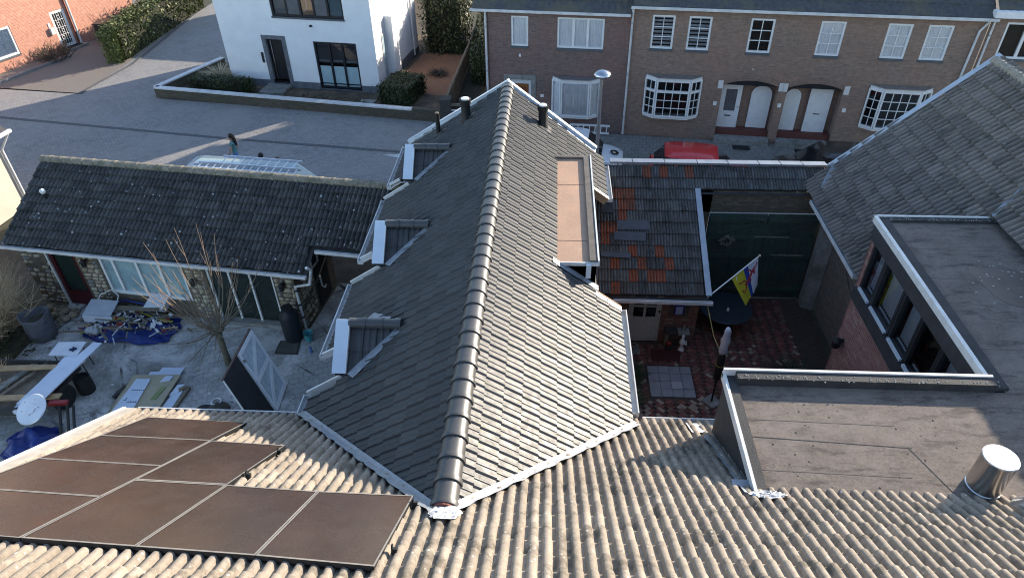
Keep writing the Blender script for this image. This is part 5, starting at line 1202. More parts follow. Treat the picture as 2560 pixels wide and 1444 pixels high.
# ornamental grass tussocks
def tussock(name, x, y, r, h, n, mat, label, seed, cat='grass', tilt=.7, z=.0):
    rr = random.Random(seed); mb = MB()
    for _ in range(n):
        a = rr.uniform(0, 6.28); b = rr.random()**.5*r*.35; l = h*rr.uniform(.6, 1.1); t = rr.uniform(.15, tilt); p = Vector((x+math.cos(a)*b, y+math.sin(a)*b, z)); d = Vector((math.cos(a)*t, math.sin(a)*t, 1)).normalized(); m = p+d*l*.55; e = p+d*l*.8+Vector((math.cos(a)*r*.5, math.sin(a)*r*.5, -.05*l)); s = Vector((-math.sin(a), math.cos(a), 0))*.012
        mb.add([p-s, p+s, m+s, m-s, e], [[0,1,2,3],[3,2,4]])
    return mb.solo(name, mat, label, cat)
m_straw = M('dry_grass', (.50,.42,.28), (.36,.30,.2), 8, .9)
tussock('ornamental_grass', -17.0, 34.0, 1.1, 1.1, 420, m_straw, 'dry straw coloured ornamental grass behind low hedge', 3)
mb = MB(); rr = random.Random(77)
for _ in range(240):
    x = rr.uniform(-12.4,-8.9); y = 32.0-(x+12.4)*.2+rr.uniform(-.5,.6); s = rr.uniform(.05,.12); mb.quad((x,y,.05),(x+s,y+s*.3,.06+s*.6),(x+s*.2,y+s,.05+s*.7),(x-s,y+s*.4,.05))
mb.solo('ground_cover', M('withered_cover', (.14,.105,.07), (.09,.075,.05), 9, .95), 'withered brown ground cover below the large window', 'ground cover', kind='stuff')
tussock('dark_plant', -5.9, 35.3, .7, .4, 160, M('dark_leaves', (.03,.03,.028), (.05,.045,.035), 9, .8), 'dark withered plants in bed beside brick path', 8, 'plant', 1.2)

# house standing behind the white one, seen by the shadow it throws over the side road
rr_h = thing('rear_house', (-13, 48, 0), 'house hidden behind the white house, throwing shade on the side road', 'house')
mb = MB(); mb.prism([(-16.9,44.3,0),(-10.2,43.3,0),(-9.4,50.5,0),(-16.0,51.5,0)], (0,0,3.0)); mb.part('wall', m_rowB, rr_h)
mb = MB(); q0, q1, q2, q3 = Vector((-17.1,44.1,3.0)), Vector((-10.0,43.1,3.0)), Vector((-9.2,50.7,3.0)), Vector((-15.8,51.7,3.0)); ra, rb2 = Vector((-16.5,47.9,4.3)), Vector((-9.6,46.9,4.3)); mb.quad(q0,q1,rb2,ra); mb.quad(q2,q3,ra,rb2); mb.add([q1,q2,rb2], [[0,1,2]]); mb.add([q3,q0,ra], [[0,1,2]]); mb.part('roof', m_rooft, rr_h)
# ================================================================ red brick house at the top left
frR = Fr((-28.36, 38.86), -70.0)        # its front faces the side road
rd = thing('red_brick_house', tuple(frR(0, 0, -3)), 'sunlit red brick house with ornate white door at top left', 'house')
m_redb = brick_mat('red_brick', frR.U, [(.50,.20,.13), (.42,.165,.11), (.54,.24,.16)], (.48,.33,.26), patch=(.5,.23,.16))
holR = [(-3.9,-2.45,.62,2.10), (.0,.95,.05,2.12)]
mb = MB(); wall_holes(mb, frR, -9, 5.6, 0, 5.2, holR, .2); mb.quad(frR(5.6,0), frR(5.6,0,-7), frR(5.6,5.2,-7), frR(5.6,5.2)); mb.part('wall', m_redb, rd)
mb = MB(); mb.quad(frR(-9.3,5.2,.4), frR(6,5.2,.4), frR(6,8,-3.6), frR(-9.3,8,-3.6)); mb.quad(frR(-9.3,8,-3.6), frR(6,8,-3.6), frR(6,5.2,-7.4), frR(-9.3,5.2,-7.4)); mb.part('roof', m_rooft, rd)
window(rd, frR, -3.9, -2.45, .62, 2.10, 1, 1, 'curtain', .05, .11, None, True)
mb = MB()
for bx in ((0,.14,.05,2.12), (.81,.95,.05,2.12), (.14,.81,.05,.25), (.14,.81,1.98,2.12)): frR.box(mb, *bx, -.12, -.03)
dr = mb.part('door', m_whitepaint, rd); MB().quad(frR(.14,.25,-.09), frR(.81,.25,-.09), frR(.81,1.98,-.09), frR(.14,1.98,-.09)).part('pane', m_dark, dr)
mb = MB()
for u in (.28,.42,.56,.70): mb.tube([frR(u,.25,-.05), frR(u,1.98,-.05)], .012, 5)
for z in (.5,.8,1.2,1.6): mb.tube([frR(.14,z,-.05), frR(.81,z,-.05)], .012, 5)
for k, z in enumerate((.65,1.0,1.4,1.75)): mb.tube([frR(.35+.14*(k%2)+.08*math.cos(t), z+.09*math.sin(t), -.05) for t in [i*.7 for i in range(10)]], .012, 5)
mb.part('door_grille', m_whitepaint, dr)
MB().tube([frR(1.2,5.2,.1), frR(1.2,.1,.1)], .06, 8).part('downpipe', m_gut, rd); MB().tube([frR(1.06,5.2,.08), frR(1.06,.1,.08)], .03, 8).part('downpipe', m_dred, rd)
mb = MB(); frR.box(mb, .0, 1.25, .006, .14, .02, .6); mb.part('step', m_concrete, rd); mb = MB(); frR.box(mb, .15, 1.0, .145, .16, .1, .5); mb.part('doormat', m_dark, rd)
mb = MB(); frR.box(mb, -.36, -.12, 1.0, 1.35, 0, .14); mb.part('letterbox', m_gut, rd); mb = MB(); frR.box(mb, -.33, -.2, 1.38, 1.6, 0, .03); mb.part('number_plate', m_whitepaint, rd)
MB().tube([frR(1.9,2.4,.06)+Vector((0,0,.1)), frR(2.9,2.9,.1), frR(4.2,3.2,.15), frR(5.4,3.25,.3)], .05, 6).part('handrail', m_woodgrey, rd)
wb = thing('wheeled_bin', (-26.6, 40.6, 0), 'dark wheeled refuse bin beside the ivy hedge', 'bin')
MB().prism([(-26.95,40.25,.06),(-26.25,40.35,.06),(-26.3,41.0,.06),(-27.0,40.9,.06)], (0,0,.95)).part('bin_body', m_black, wb); MB().prism([(-27.02,40.2,1.02),(-26.18,40.3,1.02),(-26.22,41.08,1.06),(-27.05,40.96,1.06)], (0,0,.06)).part('bin_lid', M('bin_lid', (.05,.05,.055), None, 4, .35), wb)
for x in (-26.9,-26.3): MB().lathe((x,41.0,.1), [(.0,-.03),(.1,-.03),(.1,.03),(0,.03)], 10, (1,.1,0)).part('wheel', m_black, wb)
MB().bar((-26.98,41.08,.98), (-26.22,41.16,.98), .04, .04).part('handle', m_whitealu, wb)
def twig_shrub(name, x, y, z0, r, h, n, mat, label, seed, cat='shrub', up=.8, rad=.012, sub=2):
    rr = random.Random(seed); mb = MB()
    for _ in range(n):
        a = rr.uniform(0, 6.28); b = rr.random()**.5*r*.5; p = Vector((x+math.cos(a)*b, y+math.sin(a)*b, z0)); d = Vector((math.cos(a)*rr.uniform(.1,up), math.sin(a)*rr.uniform(.1,up), 1)).normalized(); L = h*rr.uniform(.5, 1.05); pts = [p]
        for k in range(1, 4): d = (d+Vector((rr.gauss(0,.16), rr.gauss(0,.16), rr.gauss(0,.1)))).normalized(); pts.append(pts[-1]+d*L/3)
        mb.tube(pts, [rad, rad*.8, rad*.6, rad*.3], 3, False)
        for s in range(sub):
            k = rr.choice((1, 2)); q = pts[k]; e = (d+Vector((rr.gauss(0,.6), rr.gauss(0,.6), rr.gauss(.1,.4)))).normalized(); mb.tube([q, q+e*L*.2, q+e*L*.33+Vector((0,0,.05))], [rad*.6, rad*.45, rad*.2], 3, False)
    return mb.solo(name, mat, label, cat)
m_twig = M('bare_twigs', (.13,.10,.07), (.08,.062,.045), 9, .9); m_tan = M('tan_twigs', (.62,.48,.31), (.48,.36,.23), 6, .9)
twig_shrub('bare_shrub', -28.0, 37.4, 0, 1.5, 1.0, 130, m_twig, 'dark bare shrub against the red brick wall', 4, up=1.2, rad=.018)
twig_shrub('bare_shrub', -27.6, 42.0, 0, .7, 1.9, 50, m_twig, 'tall bare climbing shrub behind the wheeled bin', 5, up=.4, rad=.016)
strip('garden_edging', [(-29.0,33.2),(-27.4,37.9)], .25, 0, .12, m_kerb)
# house cut by the left edge of the picture
nb = thing('edge_house', (-21.5, 17, 0), 'pale rendered house end cut by the left picture edge', 'house')
frE = Fr((-19.65, 21.6), -83)      # wall seen along the yard, far corner at u = 0
m_pale = M('cream_render', (.52,.46,.38), (.44,.39,.33), 1.6, .9, bump=.3)
mb = MB(); U_, N_ = frE.U, frE.N
mb.quad(frE(-12,0), frE(0,0), frE(0,3.0), frE(-12,3.0)); mb.quad(frE(0,0), frE(0,0)-N_*6, frE(0,3.0)-N_*6, frE(0,3.0)); mb.part('wall', m_pale, nb)
mb = MB(); mb.quad(frE(-12.2,2.95,.35), frE(.35,2.95,.35), frE(.35,5.0,-3), frE(-12.2,5.0,-3)); mb.quad(frE(.35,2.95,-6.35), frE(-12.2,2.95,-6.35), frE(-12.2,5.0,-3), frE(.35,5.0,-3)); mb.part('roof', m_rooft, nb)
MB().bar(frE(-12.2,2.9,.40), frE(.4,2.9,.40), .12, .1).part('gutter', m_whitepaint, nb); MB().bar(frE(-12.2,2.84,.16), frE(.35,2.84,.16), .4, .05).part('soffit', m_whitepaint, nb)
MB().tube([frE(.3,2.85,.38), frE(.02,2.3,.08), frE(.02,.1,.08)], .04, 8).part('downpipe', m_gut, nb)

# ================================================================ vehicles
def loft(mb, secs):
    """skin a body from cross-sections, each a list of the same number of points"""
    n = len(secs[0]); o = len(mb.v); vs = [p for s in secs for p in s]
    fs = [[i*n+k, i*n+(k+1) % n, (i+1)*n+(k+1) % n, (i+1)*n+k] for i in range(len(secs)-1) for k in range(n)]
    fs += [list(range(n))[::-1], [(len(secs)-1)*n+k for k in range(n)]]; return mb.add(vs, fs)
def car_paint(name, c):
    n = NT(name); n.b.inputs['Coat Weight'].default_value = .6; n.b.inputs['Coat Roughness'].default_value = .08
    return n.fin(n.ramp(n.noise(3, 4), [(.3, c), (.7, [x*.9 for x in c])]), .35, 0, .5)
m_carglass = M('car_glass', (.012,.014,.016), (.02,.022,.025), 3, .06, 0, .7); m_tyre = M('tyre_rubber', (.015,.015,.016), (.022,.022,.022), 12, .85); m_rim = M('wheel_rim', (.3,.3,.31), None, 5, .35, .8)
def car(name, loc, ang, L, W, H, paint, label, cat, kind='hatch', group=None):
    t = thing(name, (0,0,0), label, cat, group); h1 = H*.56; sec = lambda x, w, z0, z1, r=.08: [(x,-w,z0+r),(x,-w*1.0,z0+(z1-z0)*.55),(x,-w*.95,z1-r*.6),(x,-w*.82,z1),(x,w*.82,z1),(x,w*.95,z1-r*.6),(x,w*1.0,z0+(z1-z0)*.55),(x,w,z0+r),(x,w*.8,z0),(x,-w*.8,z0)]
    hw = W/2; b = MB(); z0 = .18
    if kind == 'van': st = [(-.5,.92,.5),(-.49,1,.56),(.0,1,.56),(.30,1,.56),(.42,.97,.53),(.485,.9,.46),(.5,.8,.4)]
    else: st = [(-.5,.84,.46),(-.485,.92,.55),(-.40,.98,.60),(.0,1,.58),(.20,1,.57),(.36,.96,.53),(.46,.88,.47),(.5,.74,.40)]
    loft(b, [[Vector(p) for p in sec(x*L, w*hw, z0, h*H)] for x, w, h in st]); body = b.part('car_body', paint, t, 'sharp')
    if kind == 'van': pr = [(-.49,.55,.96),(-.47,.96,.90),(.16,.985,.88),(.24,.955,.86)]; base = (-.495,.415)
    else: pr = [(-.34,.93,.80),(-.24,.99,.80),(.04,.985,.79),(.12,.93,.77)]; base = (-.46,.29)
    # greenhouse: glass box under a painted roof
    zb = H*.555; top = [(x*L, w, z) for x, w, z in []]
    xa, xb = base[0]*L, base[1]*L; x0, x1 = pr[0][0]*L, pr[3][0]*L
    if kind == 'van': x0 = -.488*L
    wt, wbm = hw*.80, hw*.95; zr_ = H*.955
    g = MB(); g.add([(xa,-wbm,zb),(xb,-wbm,zb),(xb,wbm,zb),(xa,wbm,zb),(x0,-wt,zr_),(x1,-wt,zr_),(x1,wt,zr_),(x0,wt,zr_)], [[0,1,5,4],[1,2,6,5],[2,3,7,6],[3,0,4,7],[4,5,6,7]]); g.part('windows', m_carglass if kind != 'van' else paint, t)
    rf = MB(); loft(rf, [[Vector((x,-wt*k,zr_)), Vector((x,-wt*k*.9,zr_+dz)), Vector((x,0,zr_+dz*1.25)), Vector((x,wt*k*.9,zr_+dz)), Vector((x,wt*k,zr_)), Vector((x,0,zr_-.02))] for x, k, dz in ((x0-.10,.86,-.03),(x0+.02,.98,.025),(x0+.2,1.04,.05),((x0+x1)/2,1.05,.065),(x1-.2,1.03,.05),(x1,.97,.02),(x1+.10,.88,-.03))]); ro = rf.part('roof_panel', paint, t, 'sharp')
    if kind == 'van':
        e = .012; ws = MB(); ws.add([(xb+e,-wbm*.93,zb+.04),(xb+e,wbm*.93,zb+.04),(x1+.05+e,wt*.93,zr_-.05),(x1+.05+e,-wt*.93,zr_-.05)], [[0,1,2,3]]); ws.part('windscreen', M('van_screen', (.16,.26,.28), (.2,.3,.32), 2, .12, 0, .7), t)
        for s in (-1, 1): q = MB(); q.add([(x1-.25,s*(wt+.075),zr_-.14),(x1+.12,s*(wt+.085),zr_-.2),(xb-.25,s*(wbm+.01),zb+.05),(x1-.25,s*(wbm+.008),zb+.05)], [[0,1,2,3]]); q.part('side_window', m_carglass, t)
    else:
        for s in (-1, 1):
            for fx in (-.30,-.10,.10): MB().bar((fx*L*.9, s*wbm*.995, zb), (fx*L*.75, s*wt*1.01, zr_), .05, .05).part('pillar', paint if fx != -.10 else m_black, t)
    for x in (-.31*L, .32*L):
        for s in (-1, 1):
            w = MB(); w.lathe((x, s*(hw-.11), .31), [(.17,-.1),(.29,-.1),(.31,-.06),(.31,.06),(.29,.1),(.17,.1)], 20, (0,s,0)); wo_ = w.part('wheel', m_tyre, t, 'sharp'); MB().lathe((x, s*(hw-.03), .31), [(0,.02),(.17,.0),(.19,-.03)], 16, (0,s,0)).part('rim', m_rim, wo_)
    for s in (-1, 1):
        m = MB(); m.obox((.455*L, s*hw*.62, H*.43), (.05,0,-.01), (0,hw*.2,0), (0,0,.06)); m.part('headlight', m_chrome, t); m = MB(); m.obox((-.49*L, s*hw*.72, H*.48), (.03,0,0), (0,hw*.14,0), (0,0,.1)); m.part('tail_light', M('tail_red', (.25,.01,.01), None, 4, .2), t)
        m = MB(); m.obox((.19*L, s*(hw+.08), H*.60), (.06,0,0), (0,.09,0), (0,0,.06)); m.part('wing_mirror', paint, t)
    t.location = (*loc, 0); t.rotation_euler = (0,0,R(ang)); return t
m_redcar = car_paint('red_paint', (.55,.012,.018)); m_wcar = car_paint('white_car_paint', (.72,.74,.76)); m_bcar = car_paint('black_car_paint', (.012,.012,.014)); m_van = car_paint('van_paint', (.30,.42,.48))
car('parked_car', (5.75, 24.0), -7, 3.85, 1.68, 1.42, m_redcar, 'bright red hatchback parked behind the gate wall', 'car', group='cars parked along the street')
wc = car('parked_car', (.95, 25.15), -7, 3.9, 1.7, 1.5, m_wcar, 'white car with round dark badge on its bonnet', 'car', group='cars parked along the street')
b = MB(); b.lathe((1.62, .05, .80), [(.0,.012),(.17,.012),(.175,.0)], 20, (.22,0,1)); b.part('badge', m_black, wc)
b = MB(); b.lathe((1.60, .0, .815), [(0,.004),(.07,.004),(.07,0)], 10, (.22,0,1)); b.part('badge_emblem', M('badge_gold', (.5,.36,.2), (.5,.5,.5), 40, .5), wc)
car('parked_car', (10.7, 24.1), 173, 4.3, 1.78, 1.5, m_bcar, 'black car half hidden behind the zinc roof verge', 'car', group='cars parked along the street')
car('delivery_van', (-10.2, 20.95), -7, 5.1, 1.95, 2.05, m_van, 'pale blue van parked behind outhouse with ladders on its roof', 'van', 'van')
m_alu = M('aluminium_ladder', (.72,.74,.77), (.62,.64,.67), 5, .4, .3)
def ladder(p, q, wdt, side, n, label, double=0, mat=None, group='ladders'):
    p, q, side = Vector(p), Vector(q), Vector(side).normalized(); t = thing('ladder', tuple((p+q)/2), label, 'ladder', group)
    for k in range(1+double):
        o = Vector((0,0,.085*k))+(q-p).normalized()*.22*k
        for s in (0, 1): MB().bar(p+side*wdt*s+o, q+side*wdt*s+o, .04, .085).part('rail', mat or m_alu, t)
        for i in range(n): c = p.lerp(q, (i+.5)/n)+o; MB().tube([c, c+side*wdt], .02, 6).part('rung', mat or m_alu, t)
    return t
d7 = Vector(SU); s7 = Vector(SV)
vz = 2.16
ladder(Vector((-12.35,20.62,vz)), Vector((-12.35,20.62,vz))+d7*3.75, .38, s7, 14, 'double extension ladder on near side of van roof', 1)
ladder(Vector((-11.55,21.05,vz)), Vector((-11.55,21.05,vz))+d7*2.95, .55, s7, 9, 'single wide ladder on far side of van roof')
ladder(frW(-2.3,.12,.35), frW(-.55,.12,.30), .32, (.1,.25,1), 7, 'white ladder lying on its side below the terrace bay window', 0, m_whitepaint)
# street lamp
lp = thing('street_lamp', (1.72, 23.1, 0), 'grey street lamp with domed head beside the dark roof', 'street lamp')
MB().tube([(1.72,23.1,0),(1.72,23.1,1.0),(1.72,23.1,4.55)], [.085,.075,.055], 12).part('pole', m_zinc, lp, 'sharp')
MB().lathe((1.74,23.1,4.60), [(.0,-.10),(.16,-.09),(.29,-.03),(.30,.02),(.24,.10),(.12,.16),(0,.18)], 24).part('lamp_head', m_chrome, lp, 'all'); MB().lathe((1.74,23.1,4.46), [(.06,0),(.1,.06),(0,.06)], 12).part('lamp_neck', m_zinc, lp)
# ================================================================ people
def person(loc, face, label, top, legs, hair, h=1.68, stride=.25, lean=0, longhair=False):
    k = h/1.72; J = {}; V3 = Vector; nodes = [(0,0,.95),(0,0,1.12),(0,0,1.30),(0,0,1.42),(0,.0,1.50),(0,.015,1.60),(0,.01,1.70)]; rad = [.13,.115,.135,.12,.05,.085,.075]; edges = [(i, i+1) for i in range(6)]
    def chain(root, pts, rs):
        pr = root
        for p, r in zip(pts, rs): nodes.append(p); rad.append(r); edges.append((pr, len(nodes)-1)); pr = len(nodes)-1
    for s in (-1, 1):
        f = stride*s
        chain(0, [(.09*s,0,.88),(.10*s,f*.5+.04,.50),(.10*s,f*.9-.02,.09),(.10*s,f*.9+.12,.04)], [.095,.062,.042,.03])
        chain(3, [(.17*s,0,1.40),(.22*s,-f*.35,1.14),(.21*s,-f*.5+.12,.92),(.20*s,-f*.5+.18,.84)], [.055,.04,.03,.028])
    me = bpy.data.meshes.new('person'); me.from_pydata([(x*k, y*k+lean*max(0, z-.9), z*k) for x, y, z in nodes], edges, [])
    o = bpy.data.objects.new('person', me); COL.objects.link(o); bpy.context.view_layer.objects.active = o
    sm = o.modifiers.new('skin', 'SKIN'); ss = o.modifiers.new('sub', 'SUBSURF'); ss.levels = ss.render_levels = 2
    if not me.skin_vertices: me.attributes and None
    try:
        if not me.skin_vertices:
            bpy.ops.object.select_all(action='DESELECT'); o.select_set(True); bpy.ops.mesh.customdata_skin_add()
    except Exception: pass
    for i, r in enumerate(rad):
        me.skin_vertices[0].data[i].radius = (r*k, r*k); me.skin_vertices[0].data[i].use_root = (i == 0)
    n = NT('clothed_body'); tc = n.n('ShaderNodeTexCoord').outputs['Object']; z = n.dot(tc, (0,0,1/(h*1.02))); x = n.math('ABSOLUTE', n.dot(tc, (1,0,0)))
    c = n.ramp(z, [(0, (.03,.03,.03)), (.05, legs), (.56, top), (.84, (.42,.25,.18))], 'CONSTANT'); arm = n.math('MULTIPLY', n.math('GREATER_THAN', x, .165*k), n.math('LESS_THAN', z, .745))
    c = n.mix(n.math('MULTIPLY', arm, n.math('GREATER_THAN', z, .42)), c, (.42,.25,.18)); me.materials.append(n.fin(c, .8))
    hm = MB(); hz_ = 1.64*k; ly = lean*.75
    hm.lathe((0, -.02*k+ly, hz_), [(.088*k,-.03*k),(.103*k,.03*k),(.09*k,.09*k),(.05*k,.125*k),(0,.135*k)], 12)
    if longhair: loft(hm, [[Vector((-w*k,-.06*k-dy+ly,z*k)),Vector((w*k,-.06*k-dy+ly,z*k)),Vector((w*.8*k,-.12*k-dy+ly,z*k)),Vector((-w*.8*k,-.12*k-dy+ly,z*k))] for w, z, dy in ((.09,1.70,0),(.10,1.6,.02),(.10,1.45,.05),(.07,1.28,.06))])
    ho = hm.part('hair', M('hair', hair, None, 20, .6), None, 'all'); ho.parent = o
    o.location = (*loc, 0); o.rotation_euler = (0,0,R(face)); return tag(o, label, 'person', 'people beside the van')
person((-12.42, 24.35), 100, 'person walking left with long dark hair, teal top and jeans', (.10,.24,.25), (.10,.18,.42), (.03,.018,.012), 1.68, .26, .05, True)
person((-10.68, 22.70), 90, 'person with short dark hair, only head showing above ladders', (.2,.22,.25), (.05,.06,.09), (.012,.01,.01), 1.70, .1)
person((-9.78, 22.40), 60, 'person stooping behind right end of the ladders', (.35,.3,.3), (.05,.06,.09), (.04,.02,.015), 1.62, .1, .35)

# ================================================================ left yard
m_bark = M('pollard_bark', (.17,.15,.11), (.10,.09,.065), 12, .95, bump=.8); m_shoot = M('sunlit_shoots', (.30,.20,.135), (.22,.155,.105), 5, .8); m_lowshoot = M('grey_shoots', (.22,.18,.13), (.15,.125,.09), 6, .85)  # upper shoot lengths carry the orange of sunlit tops in their colour
tr = thing('pollarded_tree', (-8.72, 13.45, 0), 'bare pollarded tree with long upright shoots in the yard', 'tree')
rr = random.Random(31); hd = Vector((-8.80, 13.55, 1.12))
MB().tube([(-8.72,13.42,0),(-8.74,13.45,.45),(-8.79,13.53,.9),hd+Vector((0,0,.12))], [.10,.085,.09,.13], 10).part('trunk', m_bark, tr, 'all')
MB().lathe(hd+Vector((0,0,.02)), [(0,-.14),(.12,-.1),(.2,0),(.17,.1),(.08,.17),(0,.18)], 10).part('pollard_head', m_bark, tr, 'all')
shoots = MB(); low = MB()
for i in range(26):
    a = 6.28*i/26+rr.uniform(-.2, .2); e = rr.uniform(.15, 1.35); L = rr.uniform(1.9, 3.2)*(1 if e < .7 else .8)
    d = Vector((math.cos(a)*e, math.sin(a)*e*.8, .75)).normalized(); pts = [hd+Vector((math.cos(a)*.12, math.sin(a)*.12, .05))]; r0 = rr.uniform(.013, .021)
    for k in range(1, 8):
        d = (d*Vector((.93,.93,1))+Vector((rr.gauss(0,.05), rr.gauss(0,.05), .07))).normalized(); pts.append(pts[-1]+d*L/7)
    low.tube(pts[:5], [r0*(1-.1*k) for k in range(5)], 5, False); shoots.tube(pts[4:], [r0*(1-.1*k) for k in range(4, 8)], 5, False)
    for s in range(2):
        k = rr.choice((3,4,5)); q = pts[k]; ee = (d+Vector((rr.gauss(0,.4), rr.gauss(0,.4), .3))).normalized(); shoots.tube([q, q+ee*.2, q+ee*.5+Vector((0,0,.12))], [.007,.006,.003], 3, False)
for i in range(30):     # drooping and spreading ones
    a = rr.uniform(0, 6.28); L = rr.uniform(.8, 1.9); d = Vector((math.cos(a), math.sin(a), rr.uniform(-.1, .6))).normalized(); pts = [hd.copy()]; r0 = rr.uniform(.010, .017)
    for k in range(1, 6): d = (d+Vector((rr.gauss(0,.14), rr.gauss(0,.14), rr.gauss(-.02,.12)))).normalized(); q = pts[-1]+d*L/5; q.z = max(q.z, .08); pts.append(q)
    low.tube(pts, [r0*(1-.16*k) for k in range(6)], 4, False)
    q = pts[3]; e2 = (d+Vector((rr.gauss(0,.5), rr.gauss(0,.5), .3))).normalized(); low.tube([q, q+e2*.25, q+e2*.5], [.007,.005,.003], 3, False)
shoots.part('shoots', m_shoot, tr); low.part('branches', m_lowshoot, tr)
# big dry shrub at the left edge
twig_shrub('dry_shrub', -16.3, 14.0, 0, 1.5, 2.3, 640, m_tan, 'large dry tan shrub at left picture edge', 7, up=.7, rad=.010, sub=6)
twig_shrub('thorny_branches', -14.9, 11.9, 0, 1.2, 1.3, 70, m_tan, 'pale thorny branches beside the trailer at left edge', 8, up=1.3, rad=.016, sub=3)
mb = MB(); rr = random.Random(5)
for _ in range(900):
    x, y = rr.gauss(-15.3, .5), rr.uniform(11.8, 15.6); s = rr.uniform(.03,.08); z = rr.uniform(.0,.35); mb.quad((x,y,z),(x+s,y+s*.4,z+s*.4),(x+s*.3,y+s,z+s*.5),(x-s,y+s*.3,z))
mb.solo('undergrowth', leaf_mat('dull_leaves', (.02,.028,.012), (.04,.045,.02), (.08,.07,.04)), 'dark undergrowth along the stone wall', 'undergrowth', kind='stuff')
mb = MB()
for _ in range(26): x, y = rr.uniform(-15.3,-14.2), rr.uniform(14.9,15.7); s = rr.uniform(.06,.16); mb.lathe((x,y,rr.uniform(0,.1)), [(s,0),(s*.95,s*.4),(s*.5,s*.7),(0,s*.75)], 7)
mb.solo('rubble', m_stones[1], 'loose stones heaped at foot of outhouse wall', 'rubble', kind='stuff')
# fabric garden bag
m_bag = M('woven_bag', (.13,.13,.145), (.09,.09,.1), 5, .85, bump=.6, bscale=18)
bg = thing('garden_bag', (-14.55, 14.35, 0), 'tall grey woven garden bag with open top', 'bag')
prof = [(.30,0),(.36,.08),(.38,.4),(.37,.7),(.40,.86),(.385,.87),(.35,.7),(.33,.62),(0,.6)]; mb = MB(); mb.lathe((-14.55,14.35,0), prof, 22)
rr = random.Random(9)
for p in mb.v: a = math.atan2(p.y-14.35, p.x+14.55); k = 1+.05*math.sin(5*a+p.z*6)+.035*math.sin(9*a-p.z*9); p.x = -14.55+(p.x+14.55)*k; p.y = 14.35+(p.y-14.35)*k; p.z += .05*math.sin(a*2+.5)*(p.z > .6)
mb.part('bag_fabric', m_bag, bg, 'all'); MB().lathe((-14.55,14.35,.60), [(0,.06),(.2,.05),(.32,.0)], 14).part('bag_contents', m_earth, bg)
# debris on a blue tarpaulin
m_tarp = M('blue_tarpaulin', (.012,.035,.20), (.008,.022,.13), 5, .4, bump=.5, bscale=12)
def tarp(name, cx, cy, rx, ry, h, seed, label, ang=0, n=26):
    r = random.Random(seed); ph = [r.uniform(0,6.28) for _ in range(6)]; vs = []; fs = []
    for i in range(n+1):
        for j in range(n+1):
            u, v = i/n*2-1, j/n*2-1; d = max(abs(u), abs(v)); rad = math.hypot(u, v)
            z = h*max(0, 1-rad**2)*.8+h*.25*(math.sin(u*5+ph[0])*math.sin(v*4+ph[1])+.5*math.sin(u*9+v*7+ph[2]))*max(0, 1.05-rad)+.02+.02*math.sin(u*14+ph[3])*math.sin(v*12+ph[4])+.03
            k = 1-.25*max(0, rad-.9); x, y = u*rx*k+.06*math.sin(v*6+ph[5]), v*ry*k+.05*math.sin(u*7+ph[0]); vs.append((cx+x*math.cos(ang)-y*math.sin(ang), cy+x*math.sin(ang)+y*math.cos(ang), max(z, .012)))
    for i in range(n):
        for j in range(n): a = i*(n+1)+j; fs.append([a, a+n+1, a+n+2, a+1])
    mb = MB(); mb.add(vs, fs); return mb.solo(name, m_tarp, label, 'tarpaulin', smooth='all')
tarp('blue_tarpaulin', -12.15, 14.72, 1.45, .62, .30, 3, 'crumpled blue tarpaulin under the debris pile by the window', -.06)
tarp('blue_tarpaulin', -12.5, 10.45, .62, .5, .38, 8, 'crumpled blue tarpaulin at lower left behind the solar roof', .3)
m_box = M('white_board', (.62,.64,.68), (.54,.56,.6), 3, .6); m_pale_b = M('pale_grey_board', (.42,.44,.48), (.36,.38,.42), 3, .6); m_redp = M('red_plastic', (.28,.02,.02), (.2,.015,.015), 5, .4); m_yel = M('yellow_plastic', (.38,.32,.05), None, 5, .5)
mb = MB(); mb.prism([(-13.55,14.85,.42),(-12.65,14.78,.45),(-12.62,15.3,.60),(-13.5,15.38,.58)], (0,0,.03)); bx = mb.solo('cabinet_panel', m_pale_b, 'grey cabinet panel lying on the debris pile', 'panel')
MB().prism([(-13.55,14.84,.20),(-12.55,14.74,.18),(-12.62,14.78,.44),(-13.55,14.85,.42)], (0,-.03,0)).solo('drawer_front', m_box, 'white drawer front leaning below the grey panel on pile', 'panel')
bxx = thing('holed_box', (-11.5, 15.35, .3), 'white box with round black hole on top of debris', 'box')
MB().obox((-11.45,15.35,.55), (.30,-.03,0), (.06,.22,.10), (0,-.06,.1)).part('box_body', m_box, bxx); MB().lathe((-11.42,15.36,.652), [(.0,.006),(.12,.006),(.12,.0)], 18, (0,-.42,.9)).part('hole', m_black, bxx)
rr = random.Random(44); items = [(m_woodgrey, 'weathered wooden lath lying in the debris pile', 'lath', 10), (m_wood, 'raw wooden offcut lying in the debris pile', 'offcut', 6), (m_black, 'black pipe offcut in the debris pile', 'pipe', 4), (m_redp, 'red plastic scrap in the debris pile', 'scrap', 4), (m_yel, 'yellow plastic strip in the debris pile', 'strip', 5), (m_whitepaint, 'white plastic scrap in the debris pile', 'scrap', 9)]
